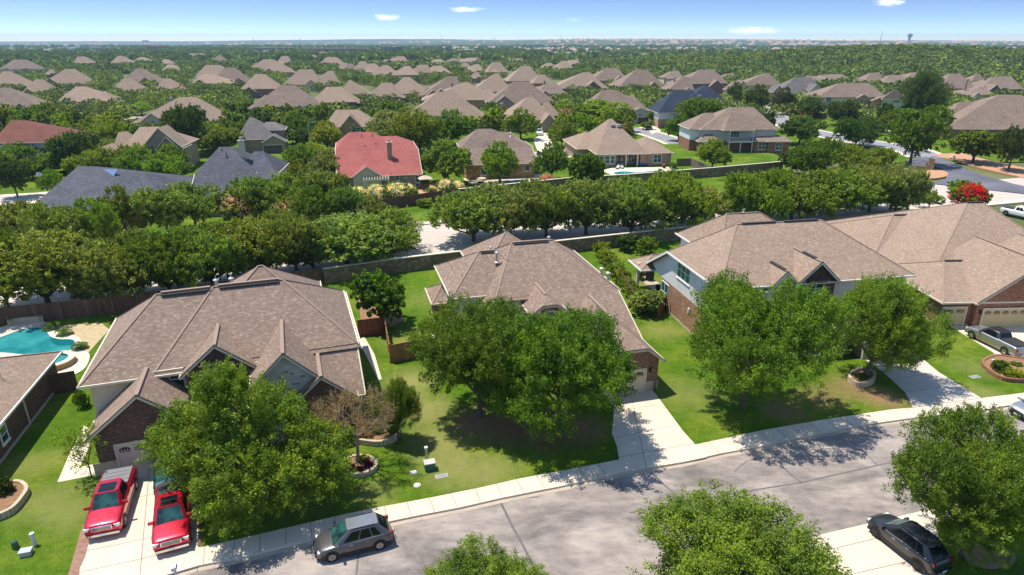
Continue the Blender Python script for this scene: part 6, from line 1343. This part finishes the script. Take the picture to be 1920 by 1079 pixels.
small('patio_sofa', 'blue cushioned patio sofa under the big hipped roof', 'sofa', 1205, 312, [('cushion', 'blue_cloth', MB().box((0, 0, .45), (2.2, .9, .25)).box((0, .4, .8), (2.2, .25, .7))), ('frame', 'wicker', MB().box((0, 0, .18), (2.3, 1, .3)))])
small('grill', 'maroon kettle grill at the patio corner', 'grill', 1245, 316, [('kettle', 'fence_red', MB().tube((0, 0, .6), (0, 0, 1.1), .5, .5, 10)), ('leg', 'black_trim', MB().box((0, 0, .3), (.6, .4, .6)))])
small('recycling_bin', 'blue recycling bin on the grey lane', 'bin', 1448, 222, [('body', 'bin_blue', MB().box((0, 0, .55), (.8, .8, 1.1))), ('lid', 'bin_blue', MB().box((0, 0, 1.14), (.9, .9, .08)))])
small('mailbox', 'white cluster mailbox on the corner lawn', 'mailbox', 1469, 218, [('box', 'white_box', MB().box((0, 0, 1.1), (1.0, .5, .9))), ('post', 'siding_grey', MB().box((0, 0, .3), (.3, .3, .7)))])
small('entrance_sign', 'stone entrance sign with pillar at the junction', 'sign', 1736, 318, [('panel', 'stone_white', MB().box((-1.6, 0, 1.2), (3.0, .3, 1.0))), ('pillar', 'stone_gold', MB().box((.8, 0, 1.3), (1.3, .9, 2.6))), ('cap', 'stone_block', MB().box((.8, 0, 2.68), (1.5, 1.1, .16))), ('base', 'stone_gold', MB().box((-1.4, 0, .35), (3.4, .5, .7)))], rz=-.5)
for (x, y, h_, lab) in [(585, 296, 9, 'grey street lamp left of the red roofed house'), (1438, 218, 5, 'street lamp on the corner lawn')]:
    small('street_lamp', lab, 'street lamp', x, y, [('pole', 'galvanized', MB().tube((0, 0, 0), (0, 0, h_), .11, .07, 8)), ('arm', 'galvanized', MB().beam((0, 0, h_), (1.2, 0, h_ + .2), .08, .08)), ('lamp_head', 'galvanized', MB().box((1.3, 0, h_ + .15), (.6, .25, .15)))])
small('satellite_dish', 'white satellite dish left of the slate blue roof', 'satellite dish', 78, 345, [('dish', 'white_box', MB().tube((0, 0, 2.0), (.1, -.25, 2.1), .55, .5, 14)), ('mast', 'galvanized', MB().tube((0, 0, 0), (0, 0, 2.0), .05, .05, 6))])
small('play_set', 'timber swing frame on the lawn right of the arched garage house', 'play set', 571, 294, [('frame', 'fence_cedar', MB().beam((-1.2, 0, 0), (0, 0, 2.6), .12, .12).beam((1.2, 0, 0), (0, 0, 2.6), .12, .12)), ('crossbar', 'fence_cedar', MB().beam((0, 0, 2.6), (0, 3, 2.6), .12, .12))])
small('boulder', 'pale boulder on the pink gravel bed', 'boulder', 1785, 298, [('stone', 'stone_block', MB().tube((0, 0, 0), (.3, 0, .7), .9, .4, 7)), ('chip', 'stone_block', MB().tube((.9, .2, 0), (1.0, .2, .3), .4, .2, 6))])
small('antenna', 'thin white roof aerial on the house at the left edge', 'antenna', 28, 790, [('mast', 'galvanized', MB().tube((0, 0, 3.6), (0, 0, 5.2), .03, .03, 6)), ('arm', 'galvanized', MB().beam((-.6, 0, 5.1), (.6, 0, 5.1), .03, .03).beam((-.4, .3, 4.9), (.5, .3, 4.9), .03, .03))])

# ---------------------------------------------------------------- the rest of the suburb: houses read row by row
HT = []          # (xl, xr, y eave, eave h, ridge x0, x1, y ridge)
HT += [(5, 62, 130, 5.6, 25, 50, 115), (-20, 40, 163, 3.3, 5, 20, 139), (48, 92, 172, 3.2, 65, 80, 153), (85, 157, 158, 3.2, 122, 140, 134), (-22, 60, 202, 3.3, -5, 18, 171), (86, 101, 138, 3.2, 93, 98, 124), (138, 172, 122, 3.2, 145, 160, 108),
       (213, 262, 171, 3.2, 232, 245, 151), (228, 291, 156, 3.2, 255, 266, 129), (250, 280, 116, 3.2, 262, 270, 109), (296, 335, 167, 3.2, 305, 320, 151), (305, 336, 132, 3.2, 315, 325, 123), (262, 403, 229, 3.4, 335, 368, 190),
       (348, 392, 113, 3.2, 355, 380, 102), (399, 423, 116, 3.2, 408, 412, 106), (370, 432, 146, 3.2, 385, 412, 123), (406, 462, 154, 3.2, 420, 440, 131), (364, 428, 157, 3.2, 378, 395, 142), (456, 517, 167, 4.0, 478, 497, 144),
       (470, 535, 130, 3.2, 493, 512, 111), (495, 545, 136, 3.2, 510, 528, 121), (520, 545, 118, 3.2, 528, 540, 107), (535, 600, 159, 3.2, 560, 585, 128), (590, 633, 156, 3.2, 615, 625, 136), (482, 588, 200, 5.6, 525, 553, 167), (588, 662, 192, 5.0, 612, 640, 168),
       (465, 485, 103, 3.2, 470, 480, 96), (490, 512, 103, 3.2, 495, 505, 96), (562, 600, 114, 3.2, 570, 590, 105), (592, 622, 109, 3.2, 600, 612, 98), (600, 642, 121, 3.2, 612, 632, 110), (420, 437, 102, 3.2, 425, 432, 96),
       (634, 658, 131, 3.2, 640, 650, 120), (644, 668, 132, 3.2, 652, 660, 119), (664, 696, 132, 3.2, 675, 684, 118), (682, 716, 134, 3.2, 692, 704, 122), (695, 746, 143, 3.2, 718, 728, 126), (736, 780, 141, 5.0, 758, 768, 127), (773, 806, 139, 3.2, 785, 803, 124), (800, 843, 138, 3.2, 812, 828, 126), (720, 765, 118, 3.2, 745, 758, 108),
       (805, 836, 120, 3.2, 815, 828, 113), (838, 865, 118, 3.2, 846, 856, 111), (864, 906, 116, 3.2, 876, 892, 110), (862, 882, 128, 3.2, 868, 876, 120), (875, 906, 133, 3.2, 890, 898, 123), (884, 902, 145, 3.2, 890, 896, 137), (916, 952, 136, 3.2, 922, 938, 120),
       (640, 692, 178, 3.4, 653, 657, 152), (728, 798, 176, 3.4, 757, 768, 150), (697, 748, 182, 3.6, 715, 735, 160), (797, 862, 178, 3.4, 840, 868, 149), (800, 928, 188, 3.6, 872, 877, 160), (768, 902, 225, 3.6, 820, 853, 181), (888, 955, 172, 3.4, 927, 935, 139), (921, 1034, 195, 3.4, 963, 992, 156),
       (955, 1012, 152, 4.8, 978, 994, 123), (1000, 1032, 157, 5.2, 1010, 1022, 138), (1008, 1060, 176, 3.2, 1025, 1042, 159), (1042, 1134, 166, 3.6, 1093, 1106, 141), (1113, 1178, 151, 3.6, 1135, 1158, 132), (1163, 1246, 162, 4.2, 1192, 1214, 133), (1040, 1076, 131, 3.2, 1055, 1062, 117), (1018, 1042, 128, 3.2, 1025, 1034, 120), (1246, 1280, 146, 3.2, 1262, 1272, 135), (1255, 1300, 168, 4, 1280, 1300, 148),
       (1278, 1365, 157, 5.4, 1314, 1338, 135), (1352, 1382, 149, 3.2, 1362, 1374, 140), (1525, 1600, 154, 3.4, 1545, 1580, 142), (1618, 1662, 156, 4.6, 1632, 1650, 140), (1648, 1712, 160, 3.6, 1668, 1690, 144), (1768, 1832, 166, 5.0, 1780, 1800, 143), (1835, 1925, 168, 4.6, 1862, 1900, 148), (1818, 1850, 156, 4, 1830, 1842, 141), (1500, 1540, 156, 3.4, 1512, 1530, 145), (1810, 1870, 178, 3.6, 1835, 1850, 166), (1700, 1742, 146, 3.4, 1710, 1730, 138),
       (0, 20, 112, 3.2, 4, 14, 106), (100, 118, 114, 3.2, 104, 112, 108), (300, 322, 120, 3.2, 306, 316, 113), (448, 466, 108, 3.2, 452, 460, 103), (540, 560, 108, 3.2, 545, 554, 102), (905, 930, 112, 3.2, 912, 922, 106), (960, 985, 118, 3.2, 968, 976, 111), (1060, 1090, 122, 3.2, 1070, 1082, 114)]
HT = [(a - (b - a) * .08, b + (b - a) * .08, c, d, e, f, g - (c - g) * .2) for a, b, c, d, e, f, g in HT]
fr = random.Random(77)
def clear(x0, y0, x1, y1): return not any(min(x1, b) - max(x0, a) > 3 and min(y1, d) - max(y0, c) > -(1 if y1 < 140 else 4) for a, c, b, d in [(q[0], q[6], q[1], q[2]) for q in HT] + KEEP)
KEEP = [(600, 200, 1920, 400), (0, 224, 620, 400), (1130, 100, 1920, 132), (0, 88, 1920, 101), (1265, 130, 1920, 230), (215, 215, 262, 245), (170, 200, 262, 240)]
for _ in range(4000):
    ye = fr.uniform(103, 214); w_ = (ye - 76) * fr.uniform(.72, 1.05) + 7; x0 = fr.uniform(-20, 1260); hh = w_ * fr.uniform(.28, .38)
    if clear(x0, ye - hh, x0 + w_, ye) and len(HT) < 300: HT.append((x0, x0 + w_, ye, 3.3, x0 + w_ * fr.uniform(.35, .45), x0 + w_ * fr.uniform(.52, .68), ye - hh))
cols = {24: 'shingle_tan'}
RF = {50: 'shingle_grey', 51: 'shingle_grey'}
ORD = ['nearest', 'second nearest', 'third nearest', 'fourth nearest', 'fifth nearest', 'sixth nearest', 'seventh nearest', 'eighth nearest', 'ninth nearest', 'tenth nearest', '11th nearest', '12th nearest', '13th nearest', '14th nearest', '15th nearest', '16th nearest', '17th nearest', '18th nearest', '19th nearest', '20th nearest'] + ['%dth nearest' % k for k in range(21, 200)]
BIG = [(70, 645, 'the turquoise pool')]
def reldir(x, y, lx, ly):
    dx, dy = x - lx, (y - ly) * 2.2
    hx = 'left of' if dx < 0 else 'right of'; vy = 'behind' if dy < 0 else 'in front of'
    if abs(dx) > 2 * abs(dy): return hx
    if abs(dy) > 2 * abs(dx): return vy
    return vy + ' and ' + hx
def auto_labels(items, noun):
    """items: (object, x, y, adjectives) -> labels by nearest landmark, side and rank"""
    b = {}
    for o, x, y, adj in items:
        l = min(LAND, key=lambda l: (l[0] - x) ** 2 + ((l[1] - y) * 2.2) ** 2); k = (l[2], reldir(x, y, l[0], l[1]))
        b.setdefault(k, []).append((math.hypot(x - l[0], (y - l[1]) * 2.2), o, adj))
    for (lm, rel), L in b.items():
        L.sort(key=lambda q: q[0])
        lm_s = lm if lm.startswith('the ') else 'the ' + lm
        wds = lm_s.split()
        for i, (_, o, adj) in enumerate(L):
            o['label'] = ('%s %s %s %s' % (adj, noun, rel, lm_s)) + ('' if len(L) == 1 else ', %s' % ORD[i])
            if len(o['label'].split()) > 16: o['label'] = o['label'].replace(' and brick below', '').replace('green ', '', 1).replace('with white siding, balcony', 'with balcony').replace(' roofed house with chimney', ' chimney house')
rnds = random.Random(3); items = []
for i, (xl, xr, ye, he, x0, x1, yp) in enumerate(HT):
    small_ = xr - xl < 45
    roof = 'shingle_grey' if (xl, ye) == (697, 182) else ('shingle_taupe' if xl > 1100 or rnds.random() < .25 else 'shingle_tan')
    h = px_house('x', xl, xr, ye, he + .5, (x0, x1, yp), rnds.choice([6, 10, 14]), roof, rnds.choice(['brick_tan', 'stucco', 'brick_rose', 'stone_gold']), detail=0 if small_ else 1, group='houses of the far suburb', depth=None)
    W = h.W; zf = he
    if not small_:
        k = rnds.random(); gw = W * rnds.uniform(.17, .24)
        h.gable(W * rnds.choice([.25, .72]), gw, -2.0, 4, 3.0, 3.0 + gw * .75, inset=.3)
        if k > .4: h.hip(W * .55, W + 2.0, 2, h.dep * .8, he - .2, he + h.dep * .26)
        else: h.hip(-2, W * .45, 3, h.dep * .9, he - .3, he + h.dep * .24)
        h.window(W * .5, .46, 1.7, 1.4, 1.5)
        if k > .5: h.chimney(W * .4, h.dep * .55, he, he + h.dep * .30 + 2.2, .9)
    else:
        h.hip(W * .1, W * .6, -2.5, h.dep * .6, 3.0, 3.0 + W * .2)
    h.done(); items.append((h.e, (xl + xr) / 2, ye, {'shingle_tan': 'pinkish tan roofed', 'shingle_taupe': 'taupe roofed', 'shingle_grey': 'grey roofed'}[roof]))
auto_labels(items, 'house')
for o, x, y, a in items:
    if o['label'].startswith('grey roofed'): LAND.append((770, 185, 'the grey roofed house'))
# small distant subdivision houses (shared meshes)
def mini():
    r = MB(); r.poly([(-9, -7, 3), (9, -7, 3), (3, 0, 8)]).poly([(9, -7, 3), (9, 7, 3), (3, 0, 8)]).poly([(9, 7, 3), (-9, 7, 3), (-3, 0, 8), (3, 0, 8)]).poly([(-9, 7, 3), (-9, -7, 3), (-3, 0, 8)]); r.poly([(-9, -7, 3), (3, 0, 8), (-3, 0, 8)])
    w_ = MB().box((0, 0, 1), (16.5, 12.5, 4.2)); a = r.build('roof', 'far_roof'); b = w_.build('wall', 'far_wall'); m = (a.data, b.data)
    bpy.data.objects.remove(a); bpy.data.objects.remove(b); return m
MR, MW = mini()
rnds = random.Random(11); bands = []
for _ in range(95): bands.append((rnds.uniform(975, 1500), rnds.uniform(92.5, 98.5)))
for _ in range(60): bands.append((rnds.uniform(1640, 1925), rnds.uniform(93, 103)))
for _ in range(35): bands.append((rnds.uniform(700, 980), rnds.uniform(91.5, 95)))
for _ in range(25): bands.append((rnds.uniform(330, 700), rnds.uniform(90, 95)))
for i, (x, y) in enumerate(bands):
    lab_ = 'tiny pink roofed house in the distant rows ' + ('right of the wooded hill' if x > 1635 else 'above the long woods at centre right' if x > 1240 else 'near the second blue tower' if x > 972 else 'near the first blue tower' if x > 700 else 'above the dark apartment blocks')
    p = P(x, y); o = thing('house', lab_, 'house', (p.x, p.y, 0), rnds.uniform(0, 3), 'tiny houses of the distant subdivisions')
    s = rnds.uniform(.85, 1.25)
    for nm, me in (('roof', MR), ('wall', MW)):
        q = bpy.data.objects.new(nm, me); COL.objects.link(q); q.parent = o; q.scale = (s, s, s)
# landmarks of the skyline
def block(name, label, cat, x0, x1, y, ytop, mat, extra=None, dpt=30):
    a, b = P(x0, y), P(x1, y); W = (b - a).length; h = height_at(a, ytop); o = thing(name, label, cat, ((a.x + b.x) / 2, a.y, 0))
    MB().box((0, dpt / 2, h / 2), (W, dpt, h)).build('wall', mat, o); MB().box((0, dpt / 2, h + .4), (W + 2, dpt + 2, 1.2)).build('roof', extra or 'far_roof', o)
    wn_ = MB(); n = max(3, int(W / 9))
    for k in range(n):
        for fl_ in range(max(1, int(h / 3.6))): wn_.box((-W / 2 + (k + .5) * W / n, -.05, 2 + fl_ * 3.3), (W / n * .45, .2, 1.5))
    wn_.build('window_band', 'far_slate', o); return o
block('office_building', 'rust red block near the left horizon', 'building', 274, 306, 98, 88, 'far_rust', 'far_rust')
block('apartment_building', 'long dark roofed apartment block left of the horizon middle', 'building', 476, 545, 97, 90.5, 'far_slate', 'far_roof')
block('apartment_building', 'wide dark apartment block above the tan roofs', 'building', 566, 690, 100, 91.5, 'far_slate', 'far_roof')
block('apartment_building', 'dark apartment block left of the blue tower', 'building', 720, 754, 100, 89, 'far_slate', 'far_slate')
block('school_building', 'long white building right of the first blue tower', 'building', 846, 924, 99, 94, 'far_white', 'far_white')
block('school_building', 'long teal and white building before the second blue tower', 'building', 1020, 1096, 106, 99.5, 'far_white', 'far_white')
block('tower_block', 'small blue cube tower of the first white building', 'building', 836, 846, 99.5, 89.5, 'far_blue', 'far_blue', 10)
block('tower_block', 'small blue cube tower of the second white building', 'building', 1092, 1103, 107, 99, 'far_blue', 'far_blue', 8)
block('annex_building', 'pink brick annex right of the second blue tower', 'building', 1103, 1122, 106, 97.5, 'far_rust', 'far_white', 14)
block('warehouse', 'long grey warehouse behind the quarry', 'building', 134, 228, 92.5, 89, 'far_slate', 'far_white')
block('warehouse', 'white sheds at the quarry', 'building', 104, 133, 94, 90.3, 'far_white', 'far_white')
block('office_tower', 'faint tall office tower on the left horizon', 'building', 268, 276, 82, 76, 'far_slate', 'far_slate')
def mast(x, y, ytop, label, r=1.2):
    p = P(x, y); h = height_at(p, ytop); o = thing('radio_mast', label, 'mast', tuple(p)); MB().tube((0, 0, 0), (0, 0, h), r, r * .5, 6).build('pole', 'far_slate', o)
    MB().box((0, 0, h * .86), (r * 6, r, r)).box((0, 0, h * .74), (r * 4, r, r)).build('crossarm', 'far_slate', o)
for x, yt, lab in ((363, 78, 'radio mast above the left suburb'), (477, 72, 'radio mast left of the dark apartment blocks'), (564, 71, 'tall mast over the wide apartment block'), (637, 72, 'mast at the right end of the apartment block'), (829, 65, 'tall mast above the first blue tower'), (927, 68, 'mast right of the first white building'), (1052, 67, 'mast above the second white building')):
    mast(x, 92, yt, lab, .7)
p = P(1649, 84); h_ = height_at(p, 58); o = thing('radio_mast', 'guyed mast left of the water tower', 'mast', tuple(p)); MB().tube((0, 0, 0), (6, 0, h_), 2.2, 1.2, 6).build('pole', 'far_slate', o); MB().box((5, 0, h_ * .8), (10, 1.5, 1.5)).build('crossarm', 'far_slate', o)
p = P(1703, 84); h_ = height_at(p, 63); o = thing('water_tower', 'goblet shaped water tower on the right horizon', 'water tower', tuple(p))
MB().tube((0, 0, 0), (0, 0, h_ * .55), 9, 7, 14).build('stem', 'far_slate', o); tk = MB().tube((0, 0, h_ * .55), (0, 0, h_ * .8), 7, 17, 14); tk.tube((0, 0, h_ * .8), (0, 0, h_ * .92), 17, 16, 14).tube((0, 0, h_ * .92), (0, 0, h_), 16, 5, 14); tk.build('tank', 'far_slate', o)

CLR = [(832, 96, 928, 107), (1015, 99, 1125, 115), (562, 96, 758, 106), (272, 96, 308, 104), (470, 96, 550, 104), (0, 90, 240, 104), (1140, 103, 1240, 121), (972, 92, 1500, 101), (1635, 92, 1925, 106), (1440, 98, 1515, 115), (700, 91, 980, 97)]
def cleared(x, y, r): return r < .85 and any(a < x < c and b < y < d for a, b, c, d in CLR)
# ---------------------------------------------------------------- trees between the houses
OBST = []
for (xl, xr, ye, he, x0, x1, yp) in HT: OBST.append((xl, yp - 1, xr, ye + 3))
OBST += [(638, 247, 794, 350), (866, 225, 1012, 350), (1060, 205, 1270, 330), (1265, 200, 1485, 330), (366, 273, 540, 360), (52, 313, 300, 400), (-20, 226, 117, 300), (175, 236, 345, 300), (440, 219, 540, 290), (606, 204, 710, 262), (940, 181, 1052, 255), (1098, 168, 1225, 245), (1225, 168, 1330, 225), (1285, 150, 1368, 200), (1366, 132, 1470, 185), (1448, 143, 1556, 195), (1525, 153, 1672, 220), (1770, 165, 1925, 250), (1672, 168, 1706, 195),
         (1000, 240, 1045, 290), (1415, 195, 1500, 250), (1500, 236, 1690, 278), (1700, 240, 1920, 345), (1205, 220, 1280, 275), (540, 290, 630, 322), (0, 225, 0, 0), (300, 335, 366, 360), (0, 365, 60, 385), (1360, 180, 1460, 215), (1448, 205, 1560, 240), (215, 230, 262, 250), (135, 222, 262, 242), (1475, 225, 1600, 262), (1560, 215, 1640, 262)]
LANE = []
def low_for_roofs(x, y, s, H):
    """keep a garden tree from hiding the roof behind it"""
    for (xl, xr, ye, he, x0, x1, yp) in HT:
        if xl - 3 < x < xr + 3 and ye < y < ye + 9 * s: H = min(H, (y - ye) / s * 1.05 + .6)
    return H
def blocked(x, y, m=0):
    return any(a - m < x < c + m and d - (d - b) * .5 < y < d for a, b, c, d in OBST)
rg = random.Random(42); cand = []
rows = []
y = 335.0
while y > 104:
    d = P(960, y).y; stepm = 7.6 if d < 260 else 6.8
    ds = F * stepm / (d * 1.0); x = -30 + rg.uniform(0, ds)
    while x < 1950:
        xx, yy = x + rg.uniform(-.35, .35) * ds, y + rg.uniform(-1, 1) * .3
        inwood = yy < 134 and xx > 1130 + (yy - 104) * 2
        if not (yy > 258 and (xx > 590)) and not (yy > 285 and 350 < xx < 560):
            p = P(xx, yy)
            if not blocked(xx, yy + 2): cand.append((d, xx, yy))
        x += ds
    dn = d + (6.6 if d < 260 else 6.8); y = px(Vector((0, dn, 0)))[1]
near_c = [c for c in cand if True]; near_c.sort()
pal = ['live', 'oak', 'oak', 'deep', 'live', 'olive', 'fresh', 'dark', 'lime', 'live', 'oak', 'deep']
named = near_c[:290]; rest = near_c[290:]
its = []
for d, x, y in named:
    p = P(x, y); s = scale_at(p); R = rg.uniform(2.6, 4.6); c = rg.choice(pal); H = rg.uniform(4.6, 7.4)
    if blocked(x, y + 4 + H * .2 * s): H *= .62; R *= .75
    H2 = low_for_roofs(x, y, s, H)
    if H2 < 2.2: continue
    R *= (H2 / H) ** .6; H = H2
    if x > 1330: c = rg.choice(['deep', 'dark', 'oak'])
    o = place_tree(rg.choice(mid if d < 190 else far), 'x', (p.x, p.y, 0), R, H, c, group='garden trees of the suburb')
    its.append((o, x, y, {'live': 'grey green', 'oak': 'mid green', 'deep': 'deep green', 'olive': 'olive', 'fresh': 'bright green', 'dark': 'dark', 'lime': 'lime green'}[c]))
auto_labels(its, 'tree')
def woods(name, label, pts, seed, nq=70, leaf=1.5, zfun=None, cmul=None):
    """one mass of far tree crowns"""
    r = np.random.RandomState(seed); C = []; S = []
    for (X, Y, R, H) in pts:
        z = zfun(X, Y) if zfun else 0; n = nq
        d = unit(r.normal(size=(n, 3)) + np.array([0, 0, .5])); q = d * np.array([R, R, H * .5]) * r.uniform(.7, 1.05, size=(n, 1)) + np.array([X, Y, z + H * .5]); C.append(q); S.append(np.full(n, leaf * R / 4))
    C = np.concatenate(C); S = np.concatenate(S); k = len(C)
    me = quads_mesh(name, C, unit(r.normal(size=(k, 3))), unit(r.normal(size=(k, 3)) + np.array([0, 0, .9])), S * r.uniform(.7, 1.3, k), S * r.uniform(.6, 1.0, k), 'woods_leaf')
    o = bpy.data.objects.new(name, me); COL.objects.link(o); o['kind'] = 'stuff'; o['label'] = label; return o
m, t, b = new_mat('woods_leaf')
n1 = noise(t, 0.045, 3, 0.6); n2 = noise(t, 0.14, 2)
c = ramp(t, n1, [(0.30, (0.10, 0.15, 0.04)), (0.45, (0.145, 0.205, 0.042)), (0.58, (0.20, 0.27, 0.045)), (0.72, (0.27, 0.33, 0.05))])
c = mix(t, 1.0, c, ramp(t, n2, [(0.3, (0.62, 0.68, 0.7)), (0.7, (1.25, 1.15, 1.0))]), 'MULTIPLY')
t.links.new(c, b.inputs['Base Color']); b.inputs['Roughness'].default_value = .8; b.inputs['Specular IOR Level'].default_value = .15
tr = nd(t, 'ShaderNodeBsdfTranslucent'); t.links.new(c, tr.inputs[0]); ms = nd(t, 'ShaderNodeMixShader'); ms.inputs[0].default_value = .2
t.links.new(b.outputs[0], ms.inputs[1]); t.links.new(tr.outputs[0], ms.inputs[2]); t.links.new(ms.outputs[0], t.nodes['Material Output'].inputs[0])
pts = []; ptf = []
for d, x, y in rest:
    if cleared(x, y, rg.random()): continue
    if d > 620 and rg.random() < min(.62, (d - 620) / 500): continue
    p = P(x, y); R = rg.uniform(3.0, 4.8); H = rg.uniform(4.0, 6.6)
    if blocked(x, y + 3): H *= .7; R *= .8
    if rg.random() < (.32 if d < 620 else .1): continue
    H2 = low_for_roofs(x, y, scale_at(p), H)
    if H2 < 2.0: continue
    R *= (H2 / H) ** .5; H = H2
    (ptf if d > 620 else pts).append((p.x, p.y, R * (rg.uniform(1.1, 1.9) if d > 620 else rg.uniform(.8, 1.35)), H * rg.uniform(.8, 1.15)))
woods('treetops', 'mass of treetops among the far roofs', pts, 5, 80, 1.25)
woods('treetops', 'mass of treetops beyond the last roofs', ptf, 6, 36, 2.4)
# the wooded hill at the right and the flat woods
pts = []; q = np.random.RandomState(8)
for _ in range(9000):
    Y = q.uniform(395, 1250); X = Y * q.uniform(.12, 1.0)
    x, y = px(Vector((X, Y, 0)))
    if Y < 520 and X < Y * .30: continue
    if y < 106 and x > 1860 and q.rand() < .5: continue
    if any(a < x < c and d - (d - b_) * .35 < y < d for a, b_, c, d in OBST): continue
    pts.append((X, Y, q.uniform(3, 5.6), q.uniform(4, 7)))
woods('woodland', 'light green woodland covering the low hill at the right', pts, 9, 40, 2.0, elev)
pts = []
for _ in range(5200):
    Y = 900 * math.exp(q.uniform(0, 1.25)); X = Y * q.uniform(-.85, .85)
    x, y = px(Vector((X, Y, 0)))
    if cleared(x, y, q.rand()): continue
    pts.append((X, Y, q.uniform(6, 13), q.uniform(5, 8)))
woods('woodland', 'hazy woods between the suburb and the horizon hills', pts, 10, 26, 5.5)
# speckle of roofs on the far slopes
rf = MB()
for _ in range(520):
    Y = q.uniform(3050, 3900); X = Y * (q.uniform(.05, .85) if q.rand() < .8 else q.uniform(-.8, .1)); w_ = q.uniform(9, 16)
    z0 = HILLF(X, Y) + 2; w_ *= .75
    a_ = rf.pts([(X - w_, Y - 8, z0), (X + w_, Y - 8, z0), (X + w_, Y + 8, z0), (X - w_, Y + 8, z0), (X - w_ * .4, Y, z0 + 6), (X + w_ * .4, Y, z0 + 6)])
    for q_ in ((0, 1, 5, 4), (1, 2, 5), (2, 3, 4, 5), (3, 0, 4)): rf.f.append([a_[k_] for k_ in q_])
o = rf.build('distant_roofs', 'far_roof', uv=False); o['kind'] = 'stuff'; o['label'] = 'speckle of roofs on the horizon slopes'
# ---------------------------------------------------------------- haze
m = bpy.data.materials.new('haze_air'); m.use_nodes = True; t = m.node_tree; t.nodes.clear()
pv = t.nodes.new('ShaderNodeVolumePrincipled'); pv.inputs['Color'].default_value = (0.50, 0.74, 1.0, 1); pv.inputs['Density'].default_value = 0.00010; pv.inputs['Anisotropy'].default_value = 0.15
ou = t.nodes.new('ShaderNodeOutputMaterial'); t.links.new(pv.outputs[0], ou.inputs['Volume']); MATS['haze_air'] = m
hz = MB().box((0, 4700, 49.35), (25000, 9800, 101.3)).build('haze', 'haze_air', uv=False); hz['kind'] = 'stuff'; hz['label'] = 'thin blue summer haze'
